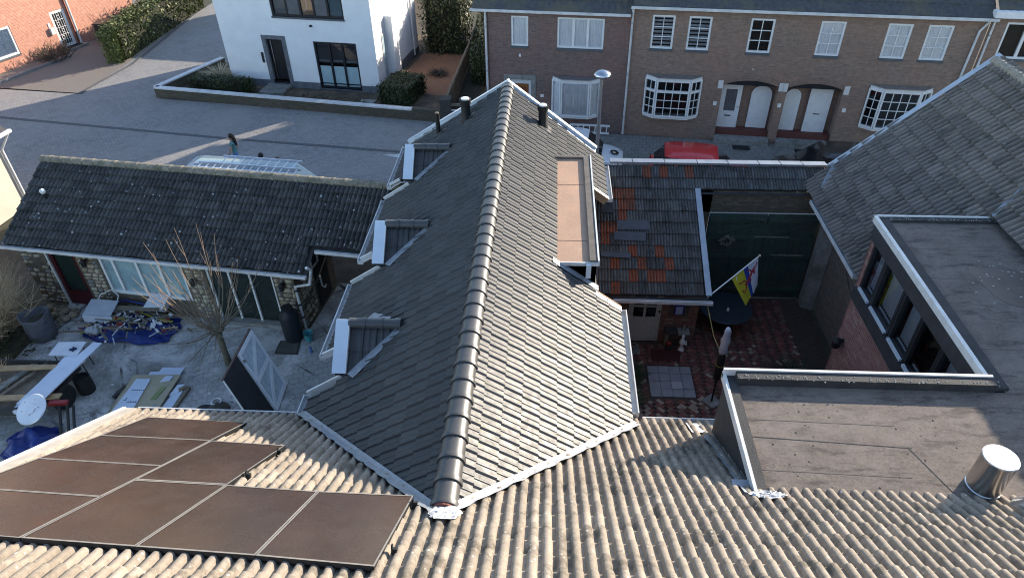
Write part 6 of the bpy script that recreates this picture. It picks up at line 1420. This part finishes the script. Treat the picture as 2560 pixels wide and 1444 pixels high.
for mt, lab, cat, k in items:
    for i in range(k):
        x, y = rr.uniform(-13.3,-10.95), rr.uniform(14.3,15.25); z = .32-.25*abs((x+12.1)/1.4)+rr.uniform(0,.1); a = rr.gauss(-.15,.5); L = {'lath':.65,'offcut':.25,'pipe':.35,'scrap':.09,'strip':.25}[cat]*rr.uniform(.6,1.3); w = {'scrap':.09}.get(cat,.05)
        d = Vector((math.cos(a)*L, math.sin(a)*L*.6, rr.uniform(-.05,.08))); MB().bar(Vector((x,y,z+.04))-d, Vector((x,y,z+.04))+d, w, .025 if cat != 'scrap' else .05).solo({'lath':'wooden_lath','offcut':'wood_offcut','pipe':'pipe_offcut','scrap':'plastic_scrap','strip':'plastic_strip'}[cat], mt, lab, cat, lab.replace(' lying in the debris pile','').replace(' in the debris pile','')+' pieces in the pile')
MB().tube([(-13.4,15.15,.35),(-13.3,15.55,.65),(-13.0,15.7,.72),(-12.75,15.55,.62),(-12.7,15.2,.5)], .018, 6).solo('white_hose', m_whitepaint, 'looped white hose arching over the debris pile', 'hose')
MB().tube([(-13.6,15.35,.2),(-12.6,15.55,.45),(-11.6,15.25,.5),(-11.0,15.45,.3)], .03, 6).solo('blue_hose', M('blue_rope', (.01,.03,.2), None, 6, .5), 'dark blue hose snaking along back of debris pile', 'hose')
MB().bar((-13.5,15.2,.45), (-11.3,15.05,.55), .16, .05).solo('wooden_beam', m_woodgrey, 'long grey wooden beam across the debris pile', 'beam')
mb = MB(); 
for k in range(9): a = k*.7; mb.lathe((-13.05+.14*math.cos(a)*(k%3)/2, 14.45+.12*math.sin(a)*(k%3)/2, .22), [(.11,-.05),(.12,.03),(.06,.09),(0,.1)], 8)
mb.solo('plastic_sack', M('clear_sack', (.45,.46,.46), (.34,.35,.35), 5, .4), 'crumpled whitish plastic sack on front of tarpaulin', 'sack', smooth='all')
mats_d = [m_whitepaint, m_tarp, m_black, m_woodgrey, m_redp, m_pale_b, m_wood]; mb = MB(); rr = random.Random(52)
for k in range(150):
    x, y = rr.gauss(-12.1,.75), rr.gauss(14.75,.3); z = .26*max(0, 1-((x+12.1)/1.5)**2)+rr.uniform(.02,.12); a = rr.uniform(0,3.14); L = rr.uniform(.03,.16); mb.cur = rr.choice((0,0,1,2,2,3,3,4,5,6)); d = Vector((math.cos(a)*L, math.sin(a)*L, rr.uniform(-.03,.05)))
    mb.bar(Vector((x,y,z))-d, Vector((x,y,z))+d, rr.uniform(.015,.06), rr.uniform(.008,.03))
for k in range(60):
    x, y = rr.uniform(-13.2,-8.0), rr.uniform(11.3,14.3); s = rr.uniform(.01,.035); mb.cur = rr.choice((0,0,5,6,3)); mb.box(x-s, x+s, y-s*.5, y+s*.5, .003, .003+s*.4)
mb.solo('debris_scraps', mats_d, 'countless small scraps strewn over the debris pile and yard', 'debris', kind='stuff')
# folding table and trailer loaded with insulation boards
tb = thing('camp_table', (-12.82, 13.06, 0), 'small white folding table with a dark tool on it', 'table')
MB().prism([(-13.2,12.8,.73),(-12.42,12.8,.73),(-12.47,13.36,.73),(-13.22,13.31,.73)], (0,0,.035)).part('table_top', m_box, tb)
for x, y in ((-13.1,12.88),(-12.5,12.88),(-13.12,13.22),(-12.55,13.26)): MB().tube([(x,y,.73),(x+(.06 if x > -12.8 else -.06),y,0)], .013, 6).part('leg', m_black, tb)
mb = MB(); mb.bar((-12.72,13.0,.785),(-12.56,13.06,.79),.05,.04); mb.bar((-12.66,13.1,.785),(-12.6,12.95,.80),.035,.05); mb.solo('hand_tool', M('dark_blue_tool', (.012,.018,.08), None, 5, .5), 'dark blue hand tool lying on the white table', 'tool')
trl = thing('trailer', (-13.3, 11.8, 0), 'low trailer with black wheel under loaded boards', 'trailer')
MB().prism([(-14.6,10.9,.45),(-12.5,10.95,.45),(-12.3,12.6,.45),(-14.4,12.6,.45)], (0,0,.08)).part('trailer_bed', m_woodgrey, trl)
for a, b in (((-14.6,10.9),(-12.5,10.95)), ((-14.4,12.6),(-12.3,12.6)), ((-12.5,10.95),(-12.3,12.6))): MB().bar((*a,.62),(*b,.62),.04,.26).part('side_board', m_bit, trl)
MB().lathe((-12.32,11.72,.33), [(.14,-.1),(.30,-.1),(.33,-.05),(.33,.05),(.30,.1),(.14,.1)], 22, (1,-.1,0)).part('wheel', m_tyre, trl, 'sharp'); MB().lathe((-12.22,11.71,.33), [(0,.01),(.15,0),(.15,-.04)], 14, (1,-.1,0)).part('rim', m_black, trl)
MB().lathe((-14.55,11.72,.33), [(.14,-.1),(.33,-.06),(.33,.06),(.14,.1)], 18, (1,0,0)).part('wheel', m_tyre, trl)
def board(name, pts, z, th, mat, label, cat='board', group='boards on the trailer'):
    return MB().prism([(x, y, z if not isinstance(z, (list, tuple)) else z[i]) for i, (x, y) in enumerate(pts)], (0,0,th)).solo(name, mat, label, cat, group)
m_insul = M('insulation_board', (.58,.63,.72), (.5,.55,.64), 2, .6)
board('insulation_board', [(-12.75,11.0),(-12.30,11.1),(-11.95,13.25),(-12.2,13.28)], [.82,.82,.80,.80], .03, m_insul, 'longest white board on top of the trailer load')
board('insulation_board', [(-12.95,11.05),(-12.45,11.15),(-12.05,12.6),(-12.62,12.7)], [.75,.75,.78,.78], .03, m_insul, 'second white board under the longest one on trailer')
board('insulation_board', [(-12.98,10.95),(-12.6,11.2),(-12.3,12.9),(-12.72,12.75)], [.70,.70,.73,.73], .03, m_insul, 'lowest white board, slanting out left under the load')
board('wooden_plank', [(-14.6,12.1),(-12.5,12.30),(-12.5,12.44),(-14.6,12.30)], .76, .04, m_wood, 'pale wooden plank across far end of the trailer')
board('wooden_plank', [(-14.4,11.1),(-12.05,11.30),(-12.05,11.48),(-14.4,11.28)], .70, .04, m_wood, 'pale wooden plank across near end of the trailer')
MB().bar((-12.55,12.6,.72), (-12.12,12.42,.04), .05, .04).solo('leaning_batten', m_wood, 'wooden batten leaning from boards down to the paving', 'batten')
MB().lathe((-12.12,12.28,0), [(.2,0),(.21,.1),(.21,.42),(.2,.5),(.17,.5),(.16,.44),(0,.43)], 20).solo('dark_tub', m_black, 'round black tub standing behind the trailer wheel', 'tub', smooth='sharp')
for k, (p, q, w) in enumerate((((-14.3,10.8,.58),(-13.4,12.8,.62),.16), ((-14.0,10.7,.6),(-13.1,12.7,.66),.1))): MB().bar(p, q, w, .05).solo('grey_beam', m_concrete if k == 0 else m_woodgrey, 'wide grey slab lying lengthwise on trailer bed' if k == 0 else 'narrow weathered beam lengthwise on trailer bed', 'beam')
# stack of sheets on the ground in the yard
board('chipboard_sheet', [(-11.02,11.2),(-9.85,11.4),(-9.80,12.84),(-11.08,12.77)], .10, .03, M('chipboard', (.40,.34,.24), (.34,.29,.2), 4, .85), 'large tan chipboard sheet lying in the yard', 'sheet', None)
board('chipboard_sheet', [(-11.12,11.15),(-9.95,11.3),(-9.9,12.7),(-11.14,12.72)], .06, .03, M('chipboard_dark', (.26,.22,.16), None, 4, .85), 'darker chipboard sheet underneath the tan one', 'sheet', None)
fb_ = thing('foam_board', (-10.75, 12.0, .13), 'pale blue printed foam board on left of the chipboard', 'foam board')
MB().prism([(-10.98,11.3),(-10.45,11.32),(-10.5,12.62),(-10.92,12.6)] and [(-10.98,11.3,.135),(-10.45,11.32,.135),(-10.52,12.62,.135),(-10.90,12.60,.135)], (0,0,.03)).part('foam', m_insul, fb_)
mi = M('dark_ink', (.01,.012,.05), None, 5, .7); mb = MB(); zt_ = .167
for k in range(7): mb.box(-10.82+k*.05, -10.79+k*.05, 12.18, 12.205, zt_, zt_+.002)
for k in range(6): mb.box(-10.75+k*.045, -10.72+k*.045, 11.76, 11.76+.02+.02*((k*7) % 3)/2, zt_, zt_+.002)
for k in range(5): mb.box(-10.76+k*.06, -10.735+k*.06, 11.42, 11.44, zt_, zt_+.002)
mb.box(-10.90,-10.84,11.40,11.45,zt_,zt_+.002); mb.box(-10.82,-10.80,11.82,11.92,zt_,zt_+.002); mb.box(-10.86,-10.82,11.815,11.83,zt_,zt_+.002); mb.add([(-10.88,11.39,zt_+.001),(-10.81,11.39,zt_+.001),(-10.845,11.36,zt_+.001)], [[2,1,0]]); mb.part('print', mi, fb_)
for pts, z, lab in (([(-10.74,12.80),(-10.4,12.80),(-10.42,13.0),(-10.72,12.98)], .04, 'small pale blue board left of the far stack corner'), ([(-10.5,12.80),(-9.86,12.86),(-9.84,13.14),(-10.45,13.14)], .06, 'pale blue board poking out at far end of stack'), ([(-10.22,12.52),(-9.98,12.58),(-9.95,12.76),(-10.15,12.74)], .135, 'small torn pale board on far right of chipboard'), ([(-9.84,11.45),(-9.55,11.5),(-9.52,12.3),(-9.72,12.45)], .05, 'pale blue offcut right of the chipboard'), ([(-9.80,12.1),(-9.62,12.2),(-9.55,12.52),(-9.74,12.5)], .07, 'short pale offcut near right edge of chipboard')):
    board('foam_offcut', pts, z, .03, m_insul, lab, 'offcut', 'foam offcuts round the stack')
board('green_strip', [(-10.2,11.9),(-10.06,11.9),(-9.98,12.35),(-10.1,12.37)], .132, .02, M('green_pad', (.24,.28,.12), None, 5, .8), 'greenish rectangular pad on the chipboard sheet', 'pad', None)
board('glass_strip', [(-10.2,11.35),(-10.1,11.35),(-9.94,11.75),(-10.0,11.76)], .132, .006, M('grey_strip', (.25,.28,.3), None, 5, .3), 'slanting grey metal strip on near end of chipboard', 'strip', None)
for k, (p, q) in enumerate((((-11.25,12.0,.06),(-11.12,12.4,.06)), ((-9.5,11.6,.05),(-9.42,12.45,.05)), ((-9.62,12.3,.09),(-9.48,12.42,.09)))): MB().bar(p, q, .09, .09).solo('timber_offcut', m_bit if k == 0 else m_woodgrey, ['dark timber offcut left of the chipboard stack', 'long weathered timber right of the chipboard stack', 'short brown timber block at right of stack'][k], 'timber')
# leaning barn door beside a black sheet
bd = thing('barn_door', (-7.3, 12.6, 0), 'white braced barn door leaning in the yard', 'door')
A_, B_, C_, D_ = Vector((-6.86,12.70,.02)), Vector((-6.80,11.70,.02)), Vector((-7.80,12.45,1.3)), Vector((-7.80,13.45,1.3))   # bottom far, bottom near, top near, top far
nb_ = (B_-A_).cross(D_-A_).normalized(); nb_ = nb_ if nb_.z > 0 else -nb_
L2 = lambda u, v, o=0: A_.lerp(B_, u).lerp(D_.lerp(C_, u), v)+nb_*o
mwd = M('white_board_paint', (.74,.76,.78), (.66,.68,.7), 4, .6, bump=.3)
for k in range(6): MB().prism([L2(k/6+.005,0,0), L2((k+1)/6-.005,0,0), L2((k+1)/6-.005,1,0), L2(k/6+.005,1,0)], nb_*-.025).part('board', M('aged_white_board', (.50,.56,.60), (.42,.48,.52), 4, .7, bump=.3) if k == 0 else bpy.data.materials['aged_white_board'], bd)
for v in (.04,.5,.96): MB().bar(L2(.02,v,.014), L2(.98,v,.014), .10, .028, nb_).part('rail', mwd, bd)
for v0, v1 in ((.09,.45), (.55,.91)): MB().bar(L2(.06,v1,.013), L2(.94,v0,.013), .09, .026, nb_).part('brace', mwd, bd)
for u in (.05,.95): MB().bar(L2(u,.02,.011), L2(u,.98,.011), .08, .022, nb_).part('stile', mwd, bd)
MB().box(-7.02,-6.98,12.2,12.26,.18,.24).part('latch', m_black, bd)
bs = thing('black_sheet', (-7.3, 11.6, 0), 'black sheet leaning beside the white barn door', 'sheet')
E0, F0 = Vector((-6.82,11.68,.02)), Vector((-6.78,10.75,.02)); G0, H0 = Vector((-7.79,11.52,1.3)), Vector((-7.80,12.43,1.3))
MB().prism([E0,F0,G0,H0], (0,0,-.03)).part('sheet', m_blacktile, bs); MB().bar(H0+Vector((-.02,1.0,0.0)), G0+Vector((-.02,0,0)), .05, .05).part('top_edge', M('brown_edge', (.14,.09,.07), None, 6, .8), bs); MB().bar(G0, F0, .025, .06).part('edge_strip', m_whitealu, bs)
MB().bar((-7.62,12.4,1.15), (-8.05,12.45,.0), .06, .06).solo('door_prop', m_woodgrey, 'timber prop behind the leaning barn door', 'prop')
# rain barrel, bucket, bottle, drain cover
rb_ = thing('rain_barrel', (-7.22, 14.5, 0), 'tall dark rain barrel by the corner downpipe', 'barrel')
MB().lathe((-7.22,14.55,0), [(.24,0),(.27,.1),(.27,.85),(.24,.95),(.15,1.05),(.14,1.12),(0,1.12)], 20).part('barrel_body', M('barrel_plastic', (.016,.02,.028), None, 5, .5), rb_, 'sharp'); MB().lathe((-7.22,14.55,1.1), [(.16,0),(.16,.05),(0,.06)], 16).part('lid', m_black, rb_)
bk_ = thing('bucket', (-6.78, 14.5, 0), 'small turquoise bucket at foot of downpipe', 'bucket')
MB().lathe((-6.78,14.5,0), [(.10,0),(.135,.26),(.145,.27),(.13,.25),(.095,.04),(0,.04)], 18).part('pail', M('turquoise_plastic', (.06,.30,.34), None, 5, .4), bk_, 'sharp'); MB().tube([(-6.92,14.5,.26),(-6.78,14.42,.18),(-6.64,14.5,.26)], .006, 5).part('handle', m_zinc, bk_)
MB().lathe((-6.57,13.98,0), [(.04,0),(.045,.02),(.045,.16),(.015,.21),(.015,.25),(0,.25)], 12).solo('water_bottle', M('blue_bottle', (.10,.18,.42), None, 5, .15), 'small blue plastic bottle standing on yard paving', 'bottle', smooth='sharp')
dc = thing('drain_cover', (-7.27, 14.12, 0), 'square dark metal drain cover in the yard', 'drain cover')
MB().prism([(-7.6,13.87,.0),(-6.92,13.86,.0),(-6.99,14.4,.0),(-7.6,14.41,.0)], (0,0,.02)).part('frame', M('rusty_iron', (.06,.055,.05), (.04,.038,.035), 8, .8), dc); MB().prism([(-7.54,13.92,.02),(-6.98,13.91,.02),(-7.04,14.35,.02),(-7.54,14.36,.02)], (0,0,.01)).part('plate', M('iron_plate', (.09,.085,.075), (.07,.065,.06), 9, .75), dc)
MB().tube([(-8.49+.12*math.cos(t), 11.98+.12*math.sin(t), .05) for t in [i*.4 for i in range(17)]], .025, 6).solo('rubber_ring', m_gut, 'pale rubber ring lying near the black sheet', 'ring')
mb = MB(); mb.lathe((-8.35,11.72,0), [(.3,0),(.28,.05),(.1,.1),(0,.1)], 12); mb.solo('leaf_heap', m_earth, 'flat brown heap of leaves beside rubber ring', 'heap')
MB().lathe((-8.72,11.66,0), [(.24,0),(.24,.03),(0,.035)], 18).solo('black_disc', m_black, 'flat black disc on the paving near gutter', 'disc')
MB().prism([(-9.7,15.35,0),(-7.6,15.1,0),(-7.65,14.9,0),(-9.7,15.1,0)], (0,0,.14)).solo('threshold_step', m_concrete, 'pale concrete step below the glazed doors', 'step')
# disc on a red stand
ds = thing('disc_stand', (-12.05, 10.7, 0), 'round white metal disc on a dark stand with red arms', 'machine')
MB().lathe((-12.08,10.55,1.16), [(.0,.05),(.13,.05),(.14,.03),(.36,.02),(.38,.0),(.36,-.03),(0,-.05)], 32, (-.12,-.45,.85)).part('disc', M('polished_disc', (.72,.72,.74), (.62,.62,.65), 3, .3, .3), ds, 'sharp')
MB().tube([(-12.08,10.6,1.1),(-12.0,10.85,.3),(-12.0,10.9,0)], .045, 8).part('post', m_zinc, ds); MB().bar((-12.2,11.15,.72),(-11.75,11.2,.72),.12,.08).part('red_arm', m_redp, ds)
for x in (-11.95,-11.75,-11.6): MB().bar((x,11.15,.68),(x+.12,10.6,.1),.05,.05).part('leg', m_black, ds)
MB().bar((-11.75,10.6,.12),(-11.35,10.75,.12),.07,.07).part('red_foot', m_redp, ds)
for k in range(5): a = k*1.25; MB().lathe((-12.08+.2*math.cos(a), 10.55+.17*math.sin(a), 1.24-.0+.09*math.sin(a)), [(.014,0),(0,.01)], 6).part('bolt', m_black, ds)
board('white_sack', [(-12.95,10.85),(-12.7,10.85),(-12.66,11.05),(-12.88,11.08)], .62, .1, m_box, 'small white sack with pale blue print by trailer', 'sack', None)

# ================================================================ right courtyard
pa = thing('closed_parasol', (4.28, 12.5, 0), 'folded dark garden parasol with white cover on its tip', 'parasol')
MB().prism([(4.02,12.52,0),(4.34,12.77,0),(4.52,12.44,0),(4.26,12.24,0)], (0,0,.07)).part('base', m_concrete, pa); MB().tube([(4.28,12.5,0),(4.28,12.5,1.0)], .025, 8).part('pole', m_black, pa)
mb = MB(); mb.lathe((4.28,12.5,.85), [(.06,0),(.095,.1),(.10,.5),(.075,.95),(.06,1.0)], 16); mb.part('folded_canopy', M('dark_canvas', (.014,.013,.014), (.022,.02,.02), 6, .85), pa, 'all')
mb = MB(); mb.lathe((4.28,12.5,1.72), [(.08,0),(.105,.08),(.09,.25),(.10,.42),(.07,.6),(.075,.72),(.05,.80),(0,.81)], 14)
for p in mb.v: a = math.atan2(p.y-12.5, p.x-4.28); k = 1+.16*math.sin(3*a+p.z*9)+.1*math.sin(7*a-p.z*14); p.x = 4.28+(p.x-4.28)*k; p.y = 12.5+(p.y-12.5)*k
mb.part('plastic_cover', M('white_plastic', (.55,.56,.62), (.45,.46,.52), 6, .4), pa, 'all'); MB().tube([(4.28+.105*math.cos(t),12.5+.105*math.sin(t),1.35) for t in [i*.52 for i in range(13)]], .008, 5).part('tie', m_yel, pa)
MB().tube([(4.13,14.1,2.0),(4.16,13.75,1.85),(4.2,13.2,1.66),(4.24,12.8,1.65),(4.26,12.6,1.68)], .012, 5).solo('tie_rope', M('yellow_rope', (.34,.28,.10), None, 20, .9), 'thin yellow rope from lean-to corner to the parasol', 'rope')
# flag on its pole
fgp = thing('flag', (4.13, 14.05, 2.1), 'yellow, blue and white flag with red lion on slanting white pole', 'flag')
pb, pt = Vector((4.12,14.12,2.16)), Vector((5.48,14.98,2.88)); MB().tube([pb,pt], .018, 8).part('pole', m_whitepaint, fgp); MB().lathe(pt, [(0,-.03),(.035,0),(.03,.04),(0,.06)], 8).part('finial', M('pale_wood', (.55,.42,.28), None, 6, .6), fgp)
pdir = (pt-pb); nu, nv = 18, 22; vs = []; hang = Vector((.10,-.12,-1.0)).normalized()
def flagp(u, v): 
    base = pb+pdir*(.46+.52*u); drop = .78+.12*u; fold = math.sin(u*9+v*2)*.03*v+math.sin(u*4+1)*.05*v
    q = base+hang*drop*v+Vector((.40*v*(1-u)+.06*v*u, 0, 0))+Vector((.0,-1,0))*fold
    return q
grid = [[flagp(i/nu, j/nv) for j in range(nv+1)] for i in range(nu+1)]; mb = MB()
for i in range(nu):
    for j in range(nv):
        c = (i+.5)/nu; mb.cur = 0 if c < .46 else (1 if c < .62 else 2); mb.add([grid[i][j], grid[i+1][j], grid[i+1][j+1], grid[i][j+1]], [[0,1,2,3]])
mb.part('flag_cloth', [M('flag_yellow', (.55,.47,.03), (.45,.38,.02), 4, .8), M('flag_blue', (.02,.06,.34), (.015,.045,.26), 4, .8), M('flag_white', (.66,.66,.72), (.58,.58,.64), 4, .8)], fgp)
mred = M('flag_red', (.34,.03,.04), None, 6, .8)
def stroke(mb, pts, w):
    for (a, b) in zip(pts, pts[1:]):
        A0, B0 = flagp(*a)+Vector((-.006,-.012,.004)), flagp(*b)+Vector((-.006,-.012,.004)); d = (B0-A0); s = d.cross(Vector((0,-1,.3))).normalized()*w; mb.quad(A0-s, B0-s, B0+s, A0+s)
mb = MB(); stroke(mb, [(.85,.22),(.72,.30),(.60,.40),(.46,.50),(.34,.50)], .032); stroke(mb, [(.72,.30),(.66,.20),(.56,.14)], .022); stroke(mb, [(.80,.26),(.92,.20),(.96,.14)], .014); stroke(mb, [(.46,.5),(.36,.36),(.2,.34),(.14,.28)], .018); stroke(mb, [(.42,.52),(.34,.64),(.2,.66),(.16,.54)], .016); stroke(mb, [(.80,.30),(.80,.42)], .03); stroke(mb, [(.60,.42),(.64,.52),(.56,.58)], .014); mb.part('lion_emblem', mred, fgp)
mb = MB(); stroke(mb, [(.16,.04),(.13,.16)], .01); mb.part('flag_tie', m_whitepaint, fgp)
# wreath, lantern, plaque
mb = MB(); rr = random.Random(6)
for i in range(220):
    a = rr.uniform(0,6.28); r = .15+rr.gauss(0,.03); p = Vector((5.12+math.cos(a)*r, 16.83+rr.uniform(-.03,.02), 2.12+math.sin(a)*r)); s = rr.uniform(.015,.035); e = Vector((rr.gauss(0,1),rr.gauss(0,1),rr.gauss(0,1))).normalized()*s; f = e.orthogonal().normalized()*s; mb.quad(p-e,p+f,p+e,p-f)
mb.solo('door_wreath', M('wreath_twigs', (.20,.19,.17), (.12,.115,.10), 14, .9), 'round grey wreath hanging on the green gate', 'wreath')
la = thing('wall_lamp', (6.72, 12.15, 2.35), 'black wall lantern on the red brick extension wall', 'lamp')
MB().lathe((6.66,12.15,2.30), [(.03,0),(.09,.05),(.11,.22),(.05,.3),(0,.32)], 8).part('lantern', m_black, la); MB().box(6.72,6.80,12.12,12.18,2.5,2.58).part('bracket', m_black, la)
pq = thing('blue_sign', (3.62, 14.79, 1.0), 'blue enamel sign with white picture on the lean-to wall', 'sign'); msb = M('sign_blue', (.05,.035,.30), None, 5, .35)
MB().box(3.34,3.92,14.77,14.795,1.36,1.46).part('sign_top', msb, pq); MB().box(3.50,3.76,14.772,14.795,1.02,1.36).part('sign_panel', msb, pq); MB().box(3.54,3.72,14.768,14.773,1.05,1.30).part('sign_picture', M('sign_white', (.5,.54,.66), (.2,.28,.55), 22, .4), pq)
mb = MB()
for k in range(15): mb.box(3.37+k*.035, 3.392+k*.035, 14.765, 14.769, 1.40, 1.425+.012*((k*5) % 3)/2)
mb.part('lettering', m_whitepaint, pq)
for x in (3.42,3.83): mb = MB(); mb.box(x-.05,x+.05,14.75,14.795,.98,1.30); mb.solo('wall_planter', M('rusty_holder', (.10,.085,.07), (.06,.05,.045), 9, .9), 'rusty wall holder left of the blue sign' if x < 3.5 else 'rusty wall holder right of the blue sign', 'holder')
bn = thing('stone_shelf', (3.65, 14.62, 0), 'low rough stone shelf under the blue sign', 'shelf')
MB().box(3.3,3.62,14.5,14.76,.52,.60).part('shelf_top', m_bit, bn); MB().box(3.64,3.95,14.46,14.74,.54,.60).part('shelf_top', m_stones[2], bn)
for x in (3.36,3.88): MB().box(x-.05,x+.05,14.55,14.75,0,.52).part('leg', m_woodgrey, bn)
mb = MB(); mb.lathe((3.8,14.6,.60), [(.06,0),(.05,.04),(.03,.08),(.035,.16),(.02,.2),(0,.2)], 10); mb.solo('small_vase', m_stones[2], 'small grey stone ornament on the shelf', 'ornament')
stt = thing('garden_statue', (3.78, 14.45, 0), 'small white garden statue before the stone shelf', 'statue')
MB().lathe((3.78,14.45,0), [(.09,0),(.09,.05),(.06,.08),(.045,.2),(.075,.26),(.08,.34),(.05,.42),(.03,.45),(.045,.5),(.04,.56),(0,.58)], 12).part('figure', m_whitepaint, stt, 'all'); MB().tube([(3.80,14.43,.34),(3.88,14.36,.30),(3.86,14.36,.42)], .025, 6).part('arm', m_whitepaint, stt)
mb = MB(); mb.lathe((3.43,14.48,0), [(.08,0),(.1,.16),(.085,.16),(0,.14)], 12); rp = mb.solo('flower_pot', m_bit, 'dark pot with red flower ball beside statue', 'flower pot'); MB().lathe((3.43,14.48,.22), [(0,-.08),(.07,-.04),(.08,.02),(.05,.07),(0,.085)], 10).part('red_bloom', m_redp, rp, 'all')
MB().prism([(2.92,13.98,.036),(3.68,13.98,.036),(3.78,14.4,.036),(2.94,14.42,.036)], (0,0,.012)).solo('outdoor_mat', M('red_mat', (.07,.018,.016), (.05,.014,.013), 8, .95), 'dark red outdoor mat before the cream door', 'mat')
tbl = thing('round_table', (5.1, 15.55, 0), 'large dark round garden table in courtyard shade', 'table')
MB().lathe((5.1,15.5,.70), [(0,.04),(.72,.04),(.74,.02),(.72,0),(0,0)], 36).part('table_top', M('dark_blue_table', (.018,.026,.036), (.025,.034,.045), 4, .35), tbl, 'sharp'); MB().lathe((5.1,15.5,0), [(.35,0),(.3,.03),(.06,.06),(.06,.70)], 20).part('pedestal', m_black, tbl)
MB().lathe((5.12,15.35,.74), [(.04,0),(.035,.06),(.02,.1),(0,.1)], 10).solo('candle_jar', m_whitepaint, 'small white candle jar on the round table', 'jar')
bh = thing('bird_table', (4.45, 16.2, 0), 'green roofed bird house on a post by the gate', 'bird house')
MB().tube([(4.45,16.3,0),(4.45,16.3,1.5)], .025, 6).part('post', m_black, bh); MB().box(4.33,4.57,16.2,16.4,1.5,1.68).part('box', m_ggreen, bh); MB().add([(4.27,16.15,1.66),(4.63,16.15,1.66),(4.63,16.45,1.66),(4.27,16.45,1.66),(4.45,16.15,1.84),(4.45,16.45,1.84)], [[0,1,4],[1,2,5,4],[2,3,5],[3,0,4,5]]).part('roof', M('teal_roof', (.03,.11,.10), None, 5, .5), bh)
tussock('border_plant', 2.05, 12.4, .6, .5, 220, leaf_mat('border_leaf', (.015,.03,.012), (.03,.05,.02), (.05,.07,.03)), 'dark leafy border plant under the right gutter', 5, 'plant', 1.3)
tussock('border_plant', 2.15, 13.3, .6, .45, 220, leaf_mat('border_leaf_far', (.02,.03,.012), (.03,.05,.02), (.05,.065,.03)), 'second border plant nearer the cream door', 6, 'plant', 1.3)
tussock('wall_bush', 6.5, 12.9, 1.0, .9, 360, leaf_mat('bush_leaf', (.012,.02,.01), (.025,.034,.018), (.04,.045,.028)), 'dark bush at foot of the red brick wall', 9, 'bush', 1.1)
mb = MB()
for _ in range(30): x, y = random.uniform(2.2,2.6), random.uniform(14.2,14.7); s = random.uniform(.03,.07); mb.lathe((x,y,.03), [(s,0),(s*.8,s*.5),(0,s*.6)], 6)
mb.solo('pebbles', m_stones[2], 'grey stones heaped beside the cream door', 'stones', kind='stuff')
